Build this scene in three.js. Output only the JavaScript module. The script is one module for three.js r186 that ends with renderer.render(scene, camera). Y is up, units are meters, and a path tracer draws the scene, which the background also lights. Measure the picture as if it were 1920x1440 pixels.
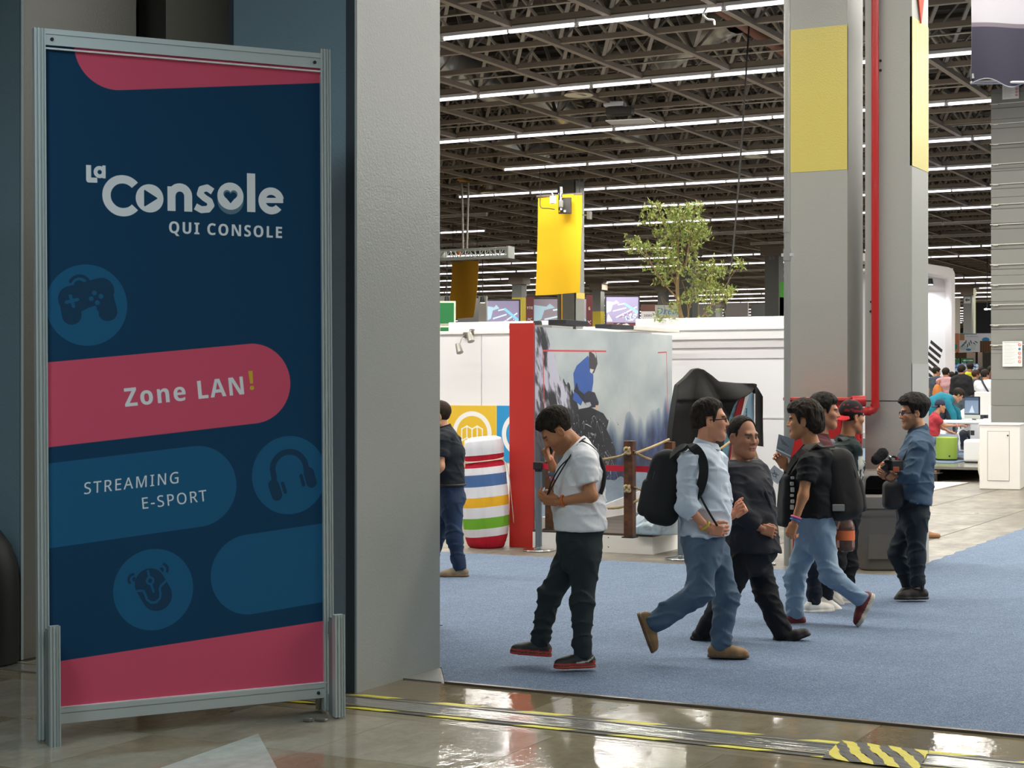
import * as THREE from 'three';
import { mergeGeometries } from 'three/addons/utils/BufferGeometryUtils.js';
import { RoundedBoxGeometry } from 'three/addons/geometries/RoundedBoxGeometry.js';
import { RectAreaLightUniformsLib } from 'three/addons/lights/RectAreaLightUniformsLib.js';

// ---------- camera, light, exposure ----------
const scene = new THREE.Scene();
const EYE = 1.8, YAW = Math.atan2(1710, 3235), FPX = 3235;      // eye height, turn against the hall's grid, focal length in pixels of a 1440-high picture
const camera = new THREE.PerspectiveCamera(2 * Math.atan(720 / FPX) * 180 / Math.PI, 1920 / 1440, 0.1, 400);
camera.position.set(0, EYE, 0);
camera.rotation.set(0, YAW, 0);
scene.background = new THREE.Color(0x000000);
const renderer = new THREE.WebGLRenderer({ antialias: true });
renderer.toneMapping = THREE.LinearToneMapping;
renderer.toneMappingExposure = 1.1;
renderer.shadowMap.enabled = true;
RectAreaLightUniformsLib.init();
const TUBE_LIGHT = 270, TUBE_GLOW = 2.6;                         // light of the fluorescent rows, glow of a tube as seen
const ROOF = 7.2, ROW0 = -22.94, ROWSTEP = 4.9;                  // lower chord height, first light row in view, row spacing
const LOBBY_FILL = 21;  // strength of the added lobby panels

// ---------- helpers ----------
const rng = (s) => () => { s |= 0; s = s + 0x6D2B79F5 | 0; let t = Math.imul(s ^ s >>> 15, 1 | s); t = t + Math.imul(t ^ t >>> 7, 61 | t) ^ t; return ((t ^ t >>> 14) >>> 0) / 4294967296; };
const R1 = rng(7);
const V = (x, y, z) => new THREE.Vector3(x, y, z);
const CF = V(-Math.sin(YAW), 0, -Math.cos(YAW)), CR = V(Math.cos(YAW), 0, -Math.sin(YAW));   // directions away from and across the viewpoint, for measuring
const at = (px, py, d) => V(0, EYE, 0).addScaledVector(CF, d).addScaledVector(CR, d * (px - 960) / FPX).add(V(0, d * (720 - py) / FPX, 0));
const ground = (px, py, h = 0) => at(px, py, (EYE - h) * FPX / (py - 720));
const clamp = (x, a, b) => x < a ? a : x > b ? b : x;
const lerp = (a, b, t) => a + (b - a) * t;
const smooth = (a, b, x) => { const t = clamp((x - a) / (b - a), 0, 1); return t * t * (3 - 2 * t); };
const names = new Map();
function numbered(n) { const k = names.get(n) ?? 0; names.set(n, k + 1); return k ? `${n}_${String(k).padStart(3, '0')}` : n; }
function tag(o, label, category, group) { o.userData = { label, category }; if (group) o.userData.group = group; return o; }
function thing(name, label, category, pos = [0, 0, 0], turn = 0, group) {
  const o = new THREE.Group(); o.name = numbered(name); scene.add(o);
  if (pos.isVector3) o.position.copy(pos); else o.position.set(...pos);
  o.rotation.y = turn; return tag(o, label, category, group);
}
function struct(name, pos = [0, 0, 0]) { const o = new THREE.Group(); o.name = numbered(name); scene.add(o); o.position.set(...pos); o.userData = { kind: 'structure' }; return o; }
const pn = new Map();
function partName(n) { const k = pn.get(n) ?? 0; pn.set(n, k + 1); return k ? `${n}_${String(k).padStart(3, '0')}` : n; }
function mg(list) {
  list = list.filter(Boolean).map((g) => { g = g.index ? g.toNonIndexed() : g; for (const k of Object.keys(g.attributes)) if (!['position', 'normal', 'uv', 'color'].includes(k)) g.deleteAttribute(k); return g; });
  const hasUV = list.some((g) => g.attributes.uv), hasC = list.some((g) => g.attributes.color);
  for (const g of list) {
    const n = g.attributes.position.count;
    if (hasUV && !g.attributes.uv) g.setAttribute('uv', new THREE.BufferAttribute(new Float32Array(n * 2), 2));
    if (hasC && !g.attributes.color) g.setAttribute('color', new THREE.BufferAttribute(new Float32Array(n * 3).fill(1), 3));
  }
  return list.length === 1 ? list[0] : mergeGeometries(list);
}
function part(name, geo, mat, parent) {
  const m = new THREE.Mesh(Array.isArray(geo) ? mg(geo) : geo, mat); m.name = partName(name); m.castShadow = m.receiveShadow = true; parent.add(m); return m;
}
function solo(name, geo, mat, label, category, group) {           // a thing of one mesh, its origin moved to its base
  geo = Array.isArray(geo) ? mg(geo) : geo; geo.computeBoundingBox(); const b = geo.boundingBox, c = V((b.min.x + b.max.x) / 2, b.min.y, (b.min.z + b.max.z) / 2);
  geo.translate(-c.x, -c.y, -c.z);
  const m = new THREE.Mesh(geo, mat); m.name = numbered(name); m.position.copy(c); m.castShadow = m.receiveShadow = true; scene.add(m); return tag(m, label, category, group);
}
const mats = new Map();
function mat(color, rough = 0.7, metal = 0, extra = {}) {
  const k = JSON.stringify([color, rough, metal, Object.keys(extra).map((e) => extra[e]?.uuid ?? extra[e])]);
  if (!mats.has(k)) mats.set(k, new THREE.MeshPhysicalMaterial({ color, roughness: rough, metalness: metal, ...extra }));
  return mats.get(k);
}
const bx = (w, h, d, x = 0, y = 0, z = 0, r = 0) => { const g = r ? new RoundedBoxGeometry(w, h, d, 2, r) : new THREE.BoxGeometry(w, h, d); g.translate(x, y, z); return g; };
const span = (x0, x1, y0, y1, z0, z1, r = 0) => bx(Math.abs(x1 - x0), Math.abs(y1 - y0), Math.abs(z1 - z0), (x0 + x1) / 2, (y0 + y1) / 2, (z0 + z1) / 2, r);
const cyl = (r0, r1, h, x = 0, y = 0, z = 0, n = 24) => { const g = new THREE.CylinderGeometry(r0, r1, h, n); g.translate(x, y, z); return g; };
const tube = (pts, r, seg = 24, n = 8, closed = false) => new THREE.TubeGeometry(new THREE.CatmullRomCurve3(pts, closed, 'centripetal'), seg, r, n, closed);
const rod = (a, b, r0, r1 = r0, n = 10) => { const d = b.clone().sub(a), g = new THREE.CylinderGeometry(r1, r0, d.length(), n); g.applyQuaternion(new THREE.Quaternion().setFromUnitVectors(V(0, 1, 0), d.clone().normalize())); g.translate(...a.clone().add(b).multiplyScalar(.5)); return g; };
const lathe = (prof, n = 32) => new THREE.LatheGeometry(prof.map(([r, y]) => new THREE.Vector2(r, y)), n);
function metricUV(g) {                                            // uv in metres by the face's main direction
  g = g.index ? g.toNonIndexed() : g; g.computeVertexNormals(); const p = g.attributes.position, n = g.attributes.normal, uv = new Float32Array(p.count * 2);
  for (let i = 0; i < p.count; i++) {
    const ax = Math.abs(n.getX(i)), ay = Math.abs(n.getY(i)), az = Math.abs(n.getZ(i)), x = p.getX(i), y = p.getY(i), z = p.getZ(i);
    if (ay >= ax && ay >= az) { uv[2 * i] = x; uv[2 * i + 1] = z; } else if (ax >= az) { uv[2 * i] = z; uv[2 * i + 1] = y; } else { uv[2 * i] = x; uv[2 * i + 1] = y; }
  }
  g.setAttribute('uv', new THREE.BufferAttribute(uv, 2)); return g;
}
function bars(list) {                                             // straight bars [from, to, width, height] as boxes in one geometry
  const pos = [], Y = V(0, 1, 0), X = V(1, 0, 0);
  const F = [[0, 2, 3, 1], [4, 5, 7, 6], [0, 1, 5, 4], [2, 6, 7, 3], [0, 4, 6, 2], [1, 3, 7, 5]];
  for (const [a, b, w, h] of list) {
    const t = b.clone().sub(a).normalize(), s = t.clone().cross(Math.abs(t.y) > .95 ? X : Y).normalize(), u = s.clone().cross(t), c = [];
    for (const e of [a, b]) for (const i of [-1, 1]) for (const j of [-1, 1]) c.push(e.clone().addScaledVector(s, i * w / 2).addScaledVector(u, j * h / 2));
    for (const q of F) for (const k of [0, 1, 2, 0, 2, 3]) pos.push(c[q[k]].x, c[q[k]].y, c[q[k]].z);
  }
  const g = new THREE.BufferGeometry(); g.setAttribute('position', new THREE.BufferAttribute(new Float32Array(pos), 3)); g.computeVertexNormals(); return g;
}
// value noise
const hash3 = (x, y, z) => { let h = Math.imul(x, 374761393) ^ Math.imul(y, 668265263) ^ Math.imul(z, 2147483647 - 1274126177); h = Math.imul(h ^ h >>> 13, 1274126177); return ((h ^ h >>> 16) >>> 0) / 4294967296; };
function noise3(x, y, z) {
  const X = Math.floor(x), Y = Math.floor(y), Z = Math.floor(z); x -= X; y -= Y; z -= Z; x = x * x * (3 - 2 * x); y = y * y * (3 - 2 * y); z = z * z * (3 - 2 * z);
  const m = (i) => { const a = hash3(X, Y, Z + i), b = hash3(X + 1, Y, Z + i), c = hash3(X, Y + 1, Z + i), d = hash3(X + 1, Y + 1, Z + i); return a + (b - a) * x + (c - a) * y + (a - b - c + d) * x * y; };
  const p = m(0); return (p + (m(1) - p) * z) * 2 - 1;
}
const fbm = (x, y, z, o = 4) => { let s = 0, a = .5; for (let i = 0; i < o; i++) { s += a * noise3(x, y, z); x *= 2.03; y *= 2.03; z *= 2.03; a *= .5; } return s; };
// textures
function dataTex(n, fn, srgb = true, m = n) {                     // fn(u, v) -> [r, g, b] 0..1
  const d = new Uint8Array(n * m * 4);
  for (let y = 0; y < m; y++) for (let x = 0; x < n; x++) { const c = fn(x / n, y / m, x, y), o = (y * n + x) * 4; d[o] = clamp(c[0], 0, 1) * 255; d[o + 1] = clamp(c[1] ?? c[0], 0, 1) * 255; d[o + 2] = clamp(c[2] ?? c[0], 0, 1) * 255; d[o + 3] = 255; }
  const t = new THREE.DataTexture(d, n, m); t.wrapS = t.wrapT = THREE.RepeatWrapping; t.magFilter = THREE.LinearFilter; if (srgb) t.colorSpace = THREE.SRGBColorSpace; t.needsUpdate = true; return t;
}
const rep = (t, x, y = x) => { t = t.clone(); t.repeat.set(x, y); t.needsUpdate = true; return t; };
const wrapN = (u, v, f, s = 0) => noise3(Math.cos(u * 6.2832) * f, Math.sin(u * 6.2832) * f + s, Math.cos(v * 6.2832) * f) * .6 + noise3(Math.sin(v * 6.2832) * f + s, Math.cos(u * 6.2832 + 1) * f, Math.sin(u * 6.2832) * f * .7) * .4;   // tiles
function canvasTex(w, h, draw) {
  const c = document.createElement('canvas'); c.width = w; c.height = h; const g = c.getContext('2d'); draw(g, w, h);
  const t = new THREE.CanvasTexture(c); t.colorSpace = THREE.SRGBColorSpace; t.magFilter = THREE.LinearFilter; return t;
}
const print = (w, h, draw, rough = .6) => new THREE.MeshStandardMaterial({ map: canvasTex(w, h, draw), roughness: rough });
function sheet(w, h, t = .004) {                                   // a thin board whose front face carries a print, the rest its edge
  const g = new THREE.BoxGeometry(w, h, t); const uv = g.attributes.uv; for (let i = 0; i < uv.count; i++) if (i < 16 || i > 19) uv.setXY(i, .002, .002); return g;
}
// signed distance shapes meshed by surface nets
function nets(sdf, lo, hi, cell, colorFn) {
  const nx = Math.ceil((hi[0] - lo[0]) / cell) + 1, ny = Math.ceil((hi[1] - lo[1]) / cell) + 1, nz = Math.ceil((hi[2] - lo[2]) / cell) + 1;
  const f = new Float32Array(nx * ny * nz).fill(9), B = 6, half = B * cell * .87;
  for (let bz = 0; bz < nz; bz += B) for (let by = 0; by < ny; by += B) for (let bxx = 0; bxx < nx; bxx += B) {
    const d = sdf(lo[0] + (bxx + B / 2) * cell, lo[1] + (by + B / 2) * cell, lo[2] + (bz + B / 2) * cell), skip = Math.abs(d) > half * 1.7 + .012;
    for (let z = bz; z < Math.min(bz + B, nz); z++) for (let y = by; y < Math.min(by + B, ny); y++) for (let x = bxx; x < Math.min(bxx + B, nx); x++)
      f[(z * ny + y) * nx + x] = skip ? d : sdf(lo[0] + x * cell, lo[1] + y * cell, lo[2] + z * cell);
  }
  const id = new Int32Array(nx * ny * nz).fill(-1), pos = [], idx = [], off = [0, 1, nx, nx + 1, nx * ny, nx * ny + 1, nx * ny + nx, nx * ny + nx + 1];
  const E = [[0, 1], [2, 3], [4, 5], [6, 7], [0, 2], [1, 3], [4, 6], [5, 7], [0, 4], [1, 5], [2, 6], [3, 7]];
  for (let z = 0; z < nz - 1; z++) for (let y = 0; y < ny - 1; y++) for (let x = 0; x < nx - 1; x++) {
    const o = (z * ny + y) * nx + x; let m = 0; for (let i = 0; i < 8; i++) if (f[o + off[i]] < 0) m |= 1 << i;
    if (m === 0 || m === 255) continue;
    let sx = 0, sy = 0, sz = 0, n = 0;
    for (const [a, b] of E) { const fa = f[o + off[a]], fb = f[o + off[b]]; if ((fa < 0) === (fb < 0)) continue; const t = fa / (fa - fb); sx += (a & 1) + t * ((b & 1) - (a & 1)); sy += (a >> 1 & 1) + t * ((b >> 1 & 1) - (a >> 1 & 1)); sz += (a >> 2) + t * ((b >> 2) - (a >> 2)); n++; }
    id[o] = pos.length / 3; pos.push(lo[0] + (x + sx / n) * cell, lo[1] + (y + sy / n) * cell, lo[2] + (z + sz / n) * cell);
  }
  const quad = (a, b, c, d, flip) => { if (a < 0 || b < 0 || c < 0 || d < 0) return; flip ? idx.push(a, c, b, a, d, c) : idx.push(a, b, c, a, c, d); };
  for (let z = 1; z < nz - 1; z++) for (let y = 1; y < ny - 1; y++) for (let x = 1; x < nx - 1; x++) {
    const o = (z * ny + y) * nx + x, s = f[o] < 0, X = 1, Y = nx, Z = nx * ny;
    if (s !== f[o + X] < 0) quad(id[o], id[o - Y], id[o - Y - Z], id[o - Z], s);
    if (s !== f[o + Y] < 0) quad(id[o], id[o - Z], id[o - Z - X], id[o - X], s);
    if (s !== f[o + Z] < 0) quad(id[o], id[o - X], id[o - X - Y], id[o - Y], s);
  }
  const g = new THREE.BufferGeometry(); g.setAttribute('position', new THREE.BufferAttribute(new Float32Array(pos), 3)); g.setIndex(idx); g.computeVertexNormals();
  if (colorFn) { const c = new Float32Array(pos.length), n = g.attributes.normal; for (let i = 0; i < pos.length; i += 3) { const k = colorFn(pos[i], pos[i + 1], pos[i + 2], n.array[i], n.array[i + 1], n.array[i + 2]); c[i] = k[0]; c[i + 1] = k[1]; c[i + 2] = k[2]; } g.setAttribute('color', new THREE.BufferAttribute(c, 3)); }
  return g;
}
const smin = (a, b, k) => { const h = Math.max(k - Math.abs(a - b), 0) / k; return Math.min(a, b) - h * h * k * .25; };
const lin = (hex) => { const c = new THREE.Color(hex); return [c.r, c.g, c.b]; };
const mix3 = (a, b, t) => [lerp(a[0], b[0], t), lerp(a[1], b[1], t), lerp(a[2], b[2], t)];
// ---------- measuring helpers: where a sight line meets a plane of the hall's grid ----------
const dir = (px) => { const a = (px - 960) / FPX; return [CF.x + CR.x * a, CF.z + CR.z * a]; };
const onZ = (px, py, Z) => at(px, py, Z / dir(px)[1]);
const onX = (px, py, X) => at(px, py, X / dir(px)[0]);
// ---------- textures of the setting ----------
const texStone = dataTex(512, (u, v) => { const a = wrapN(u, v, 2.2), b = wrapN(u, v, 9, 3), c = wrapN(u, v, 30, 7), s = (R1() - .5) * .05; const t = .5 + .16 * a + .1 * b + .08 * c + s; return [.625 + .2 * (t - .5) * 1.6, .59 + .2 * (t - .5) * 1.55, .515 + .19 * (t - .5) * 1.5]; });
const texStoneR = dataTex(256, (u, v) => { const a = wrapN(u, v, 3), c = wrapN(u, v, 14, 5); return [0, clamp(.075 + .035 * a + .03 * c + (R1() - .5) * .02, .03, .3), 0]; }, false);
const texStoneB = dataTex(512, (u, v) => [.5 + .3 * wrapN(u, v, 6) + .12 * wrapN(u, v, 26, 4)], false);
const texConc = dataTex(512, (u, v) => { const a = wrapN(u, v, 2), b = wrapN(u, v, 8, 2), c = wrapN(u, v, 24, 9), s = (R1() - .5) * .06; const t = .1 * a + .07 * b + .05 * c + s; return [.47 + t, .445 + t, .4 + t * .9]; });
const texConcR = dataTex(256, (u, v) => [0, clamp(.42 + .14 * wrapN(u, v, 3) + .1 * wrapN(u, v, 11, 5), .2, .8), 0], false);
const texCarpet = dataTex(512, (u, v) => { const s = (R1() + R1() - 1) * .2, a = wrapN(u, v, 3) * .018, b = wrapN(u, v, 12, 3) * .02; return [.39 + s + a + b, .452 + s + a + b, .54 + s + a + b]; });
const texCarpetB = dataTex(256, () => [R1()], false);
const texPeel = dataTex(512, (u, v) => [.5 + .4 * noise3(u * 70, v * 70, 3) + .2 * noise3(u * 130, v * 130, 9) + .15 * noise3(u * 12, v * 12, 5)], false); texPeel.wrapS = texPeel.wrapT = THREE.MirroredRepeatWrapping;
const paint = (c, r = .36, b = .0016) => new THREE.MeshPhysicalMaterial({ color: c, roughness: r, bumpMap: rep(texPeel, 1.7), bumpScale: b });
const M = {
  pillar: paint('#a6a8a2', .25, .0007), pillarShaded: paint('#6f6d64', .3, .0008), slate: paint('#94aeb8', .5, .001), column: paint('#a3a29b', .4, .0006), columnLight: paint('#b3b2ab', .42, .0006), yellow: paint('#cfbf66', .35, .001), yellowDark: paint('#b8a233', .5, .001),
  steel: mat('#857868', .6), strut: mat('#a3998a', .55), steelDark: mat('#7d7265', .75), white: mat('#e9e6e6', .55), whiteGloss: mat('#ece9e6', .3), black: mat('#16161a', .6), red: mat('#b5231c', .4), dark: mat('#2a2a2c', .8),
  alu: mat('#c6ccc8', .42, .35), chrome: mat('#d8d8d8', .16, 1), tubeGlow: new THREE.MeshStandardMaterial({ color: '#ffffff', emissive: '#f6f0ff', emissiveIntensity: TUBE_GLOW }),
};
// ---------- floor ----------
{
  const f = struct('floor');
  const conc = new THREE.MeshPhysicalMaterial({ map: rep(texConc, .3), roughnessMap: rep(texConcR, .17), roughness: 1, bumpMap: rep(texStoneB, .25), bumpScale: .0003 });
  part('concrete_slab', metricUV(span(-135, 28, -.3, 0, -172, -8.97)), conc, f);
  part('lobby_bed', span(-16, 28, -.3, -.006, -8.97, 10), mat('#4a4336', .8), f);
  // joints cut across the concrete: dark strips let into it
  for (const [x0, x1, z0, z1] of [[-5.05, -5.03, -60, -16.1], [-6.42, -6.40, -60, -18.4], [-16, 28, -24.02, -24.0]]) part('floor_joint', span(x0, x1, -.002, .0012, z0, z1), mat('#5c5348', .8), f);
  // polished stone tiles of the lobby, each with its own edges
  const tone = [['#ffffff', 0], ['#efeade', .3], ['#e2dccb', .6], ['#f7f1e6', .15]].map(([c, o]) => { const m = rep(texStone, .55); m.offset.set(o, o * 1.7); return new THREE.MeshPhysicalMaterial({ color: c, map: m, roughnessMap: rep(texStoneR, .4), roughness: 1, bumpMap: rep(texStoneB, .5), bumpScale: .0016, ior: 1.55 }); });
  const pave = tone[3].clone(); pave.color.set('#cfc4ad');
  const tile = (x0, x1, z0, z1, m) => part('tile', metricUV(span(x0 + .002, x1 - .002, -.03, 0, z0 + .002, z1 - .002, 0)), m, f);
  for (let i = -11; i <= 4; i++) for (let j = 0; j < 9; j++) {
    if (i * .92 - .25 + j * .05 < -11 || j > 4 && (i > 1)) continue;
    const x0 = i * .92 - .25, z1 = -7.9 + (j + 1) * .92;
    if (i === -6 && j === 0) continue;
    tile(x0, x0 + .92, z1 - .92, z1, tone[(i * 7 + j * 5 + 77) % 3]);
  }
  // one square split by a white triangle
  const tri = (pts, m) => { const s = new THREE.Shape(pts.map(([x, z]) => new THREE.Vector2(x, -z))), g = new THREE.ExtrudeGeometry(s, { depth: .03, bevelEnabled: false }); g.rotateX(-Math.PI / 2); g.translate(0, -.03, 0); part('tile', metricUV(g), m, f); };
  const q = [[-5.768, -7.898], [-4.852, -7.898], [-4.852, -6.982], [-5.768, -6.982]];
  tri(q, tone[0]);
  const wm = new THREE.MeshPhysicalMaterial({ color: '#e9ebe6', map: rep(texStone, 1.1), roughness: .16, ior: 1.55 }); wm.map = dataTex(256, (u, v) => { const t = .82 + .06 * wrapN(u, v, 4) + .03 * wrapN(u, v, 17, 3); return [t * .97, t, t * .97]; }); wm.map.repeat.set(.8, .8);
  const T = [ground(484, 1376), ground(296, 1442), ground(520, 1442)]; const tp = T.map((p) => [p.x, p.z]); tp[1] = [lerp(tp[0][0], tp[1][0], 1.5), lerp(tp[0][1], tp[1][1], 1.5)]; tp[2] = [lerp(tp[0][0], tp[2][0], 1.5), lerp(tp[0][1], tp[2][1], 1.5)];
  { const s = new THREE.Shape(tp.map(([x, z]) => new THREE.Vector2(x, -z))), g = new THREE.ExtrudeGeometry(s, { depth: .0016, bevelEnabled: false }); g.rotateX(-Math.PI / 2); part('inlay_tile', metricUV(g), wm, f); }
  // border stones between the channel and the carpet
  for (let i = 0; i < 12; i++) tile(-8.2 + i * 1.83 + .18, -8.2 + (i + 1) * 1.83 + .18, -8.97, -8.42, i % 2 ? pave : tone[1]);
  // metal threshold channel
  const th = struct('trim_1');
  const metal = new THREE.MeshPhysicalMaterial({ color: '#a7a39b', roughness: .16, metalness: .35, clearcoat: .6, clearcoatRoughness: .12, bumpMap: dataTex(256, (u, v) => [.5 + .5 * noise3(u * 5, v * 60, 3)], false), bumpScale: .006 });
  part('channel_plate', metricUV(span(-8.2, 20, -.02, .003, -8.34, -8.13)), metal, th);
  part('channel_edge', [span(-8.2, 20, -.02, .006, -8.365, -8.34), span(-8.2, 20, -.02, .006, -8.13, -8.105)], mat('#8f8674', .35, .3), th);
  part('bed_strip', [span(-8.2, 20, -.03, 0, -8.42, -8.365), span(-8.2, 20, -.03, 0, -8.105, -7.9)], tone[1], th);
  const ct = struct('trim_2'); part('carpet_edge_strip', span(-5.2, 20, 0, .014, -9.0, -8.965), mat('#6d6258', .4, .5), ct);
}
// hazard tape: short yellow and black lengths along both sides of the channel and the carpet edge
{
  const ty = mat('#d9cf3a', .55), tb = mat('#3a3630', .6);
  const tape = (label, x0, x1, z, w, step, keep) => {
    const t = thing('hazard_tape', label, 'tape', [(x0 + x1) / 2, 0, z], 0);
    for (let x = x0, i = 0; x < x1; x += step, i++) {
      const k = keep(i, x); if (!k) continue; const e = Math.min(x + step, x1) - .004, sl = .09;
      const s = new THREE.Shape([[x - (x0 + x1) / 2, -w / 2], [e - (x0 + x1) / 2, -w / 2], [e - (x0 + x1) / 2 + sl, w / 2], [x - (x0 + x1) / 2 + sl, w / 2]].map((p) => new THREE.Vector2(...p)));
      const g = new THREE.ExtrudeGeometry(s, { depth: .0015, bevelEnabled: false }); g.rotateX(-Math.PI / 2); g.translate(0, .003, 0);
      part(k === 1 ? 'yellow_stripe' : 'black_stripe', g, k === 1 ? ty : tb, t);
    }
  };
  tape('yellow and black hazard tape along the hall side of the floor channel', -5.5, 3, -8.40, .05, .27, (i) => i % 2 ? 2 : 1);
  tape('yellow and black hazard tape along the lobby side of the floor channel', -6.4, 3, -8.06, .05, .27, (i) => i % 2 ? 2 : 1);
  tape('worn hazard tape along the near edge of the blue carpet', -5.0, -1.2, -9.005, .05, .2, (i, x) => (x < -3.6 || x > -2.62 && x < -2.1) ? (i % 2 ? 0 : 1) : 0);
  // wide patch of striped tape laid over the channel
  const p = thing('hazard_patch', 'wide patch of striped hazard tape laid across the floor channel', 'tape', [-2.2, 0, -8.24]);
  const c = [ground(1578, 1391), ground(1742, 1411), ground(1722, 1447), ground(1540, 1424)].map((v) => V(v.x + 2.2, .009, v.z + 8.24));
  const L = (u, v) => c[0].clone().lerp(c[1], u).lerp(c[3].clone().lerp(c[2], u), v);
  const n = 9;
  for (let i = -4; i < n; i++) {                                    // slanting stripes clipped to the patch
    const pos = []; const K = 10;
    for (let k = 0; k < K; k++) for (const [da, db] of [[0, 0]]) {
      const v0 = k / K, v1 = (k + 1) / K, e = (v, o) => clamp((i + o) / n * 1.25 + v * .42 + .02 * Math.sin(v * 9 + i), 0, 1);
      const a0 = e(v0, 0), b0 = e(v0, 1), a1 = e(v1, 0), b1 = e(v1, 1); if (b0 - a0 < .001 && b1 - a1 < .001) continue;
      const q = [L(a0, v0), L(b0, v0), L(b1, v1), L(a1, v1)].map((w) => w.add(V(0, .003 * Math.sin(w.x * 40 + w.z * 31), 0))); for (const j of [0, 3, 2, 0, 2, 1]) pos.push(q[j].x, q[j].y, q[j].z);
    }
    if (!pos.length) continue; const g = new THREE.BufferGeometry(); g.setAttribute('position', new THREE.BufferAttribute(new Float32Array(pos), 3)); g.computeVertexNormals();
    part(i & 1 ? 'black_stripe' : 'yellow_stripe', g, i & 1 ? mat('#2b2820', .5) : mat('#dbc92c', .5), p);
  }
}
// carpet
{
  const s = new THREE.Shape(); const pts = [[-5.22, 9.005], [20, 9.005], [20, 75], [-4.42, 75]];
  for (let z = 75, i = 0; z > 16.1; z -= .25, i++) { pts.push([-4.42 + (i % 2 ? .035 : 0), z]); }
  pts.push([-4.42, 15.95], [-14, 15.95], [-14, 11.1], [-6.44, 11.1], [-6.44, 9.44], [-5.494, 9.44]); pts.forEach(([x, y], i) => i ? s.lineTo(x, y) : s.moveTo(x, y));
  const g = new THREE.ExtrudeGeometry(s, { depth: .008, bevelEnabled: false }); g.rotateX(-Math.PI / 2);
  const cm = new THREE.MeshPhysicalMaterial({ map: rep(texCarpet, .42), roughness: .95, bumpMap: rep(texCarpetB, .9), bumpScale: .003, sheen: .25, sheenRoughness: .6, sheenColor: '#8fa6c8' });
  const c = solo('carpet', metricUV(g), cm, 'wide blue speckled carpet covering the hall floor', 'carpet');
}
// ---------- shell ----------
{
  const deck = struct('ceiling'); part('roof_deck', span(-135, 28, 8.75, 9.0, -172, -8.3), mat('#3a352f', .9), deck);
  const ribs = []; for (let z = -12; z > -120; z -= .82) ribs.push([V(-70, 8.7, z), V(14, 8.7, z), .12, .1]); part('deck_rib', bars(ribs), mat('#48423a', .9), deck).userData = { kind: 'stuff' };
  part('lobby_ceiling', span(-16, 28, 5.4, 5.6, -8.6, 10), mat('#8b8a86', .8), deck);
  const w = (n, g, m = mat('#77746e', .8)) => { const s = struct(n); part('wall_panel', g, m, s); };
  w('wall_back', span(-135, 28, 0, 9, -172, -171.5), mat('#3c3b3d', .8)); w('wall_left', span(-135, -134.5, 0, 9, -172, -8.3)); w('wall_right', span(27.5, 28, 0, 9, -172, 10));
  w('wall_lobby_left', span(-16, -15.7, 0, 5.6, -9, 10)); w('wall_lobby_rear', span(-16, 28, 0, 5.6, 9.7, 10));
  w('wall_header', span(-16, 28, 5.0, 9, -8.75, -8.45), mat('#83817b', .6));
  w('wall_facade_left', span(-134.5, -9.2, 0, 9, -11.0, -10.7));
}
// pillars of the doorway
{
  const p = struct('pillar_near');
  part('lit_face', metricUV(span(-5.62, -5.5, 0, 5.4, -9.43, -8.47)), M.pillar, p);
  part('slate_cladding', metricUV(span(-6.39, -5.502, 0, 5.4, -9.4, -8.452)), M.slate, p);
  part('cladding_edge', [span(-5.56, -5.5, 0, 5.4, -8.462, -8.446), span(-6.4, -6.375, 0, 5.4, -8.462, -8.44)], mat('#475359', .5), p);
  { const sh = new THREE.Shape([[-5.5, 8.985], [-5.23, 8.985], [-5.497, 9.43]].map(([x, y]) => new THREE.Vector2(x, y))), g = new THREE.ExtrudeGeometry(sh, { depth: .007, bevelEnabled: false }); g.rotateX(-Math.PI / 2); part('foot_plate', g, mat('#83847f', .6), p); }
  const q = struct('pillar_far_left');
  part('slate_cladding', metricUV(span(-9.2, -8.1, 0, 5.4, -9.59, -8.45)), M.slate, q);
  part('side_face', metricUV(span(-8.3, -8.09, 0, 5.4, -9.59, -8.455)), M.pillarShaded, q);  // same grey paint as the near pillar, darkened to paint in its shade
  part('second_face', metricUV(span(-8.3, -8.05, 0, 5.4, -10.9, -9.87)), M.pillarShaded, q);
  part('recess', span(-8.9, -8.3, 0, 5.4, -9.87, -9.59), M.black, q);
  part('recess_end', metricUV(span(-9.2, -6.45, 0, 9, -11.0, -10.9)), M.pillarShaded, q);
  part('clad_seam', span(-8.092, -8.085, 0, 5.4, -8.47, -8.448), mat('#9fb0b4', .5), q);
}
// columns in the middle of the hall
{
  const band = (n, X0, X1, Z0, Z1, y0, y1, light) => {
    const c = struct(n); part('shaft', metricUV(span(X0, X1, 0, 7.3, Z1, Z0)), M.column, c); part('yellow_band', metricUV(light ? span(X1 - .02, X1 + .004, y0, y1, Z1, Z0) : span(X0, X1, y0, y1, Z0 - .02, Z0 + .003)), M.yellow, c); return c;
  };
  const a = band('column_front', -5.713, -5.107, -16.85, -17.39, 3.95, 5.4);
  part('base_block', metricUV(span(-5.72, -5.1, 0, .3, -17.395, -16.84)), M.columnLight, a);
  const b = band('column_rear', -4.926, -4.455, -16.85, -17.48, 3.95, 5.42, true);
  part('base_block', metricUV(span(-4.46, -4.449, 0, 2.0, -17.48, -16.85)), M.columnLight, b);
  part('sheet_seam', span(-4.92, -4.46, 1.63, 1.636, -16.855, -16.846), M.dark, b);
  for (const [px, py] of [[1651, 114], [1651, 132], [1634, 566], [1633, 584], [1640, 330]]) { const q = onZ(px, py, -16.85), g = cyl(.013, .013, .012); g.rotateX(Math.PI / 2); g.translate(q.x, q.y, -16.846); part('bolt', g, M.dark, b); }
}
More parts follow.
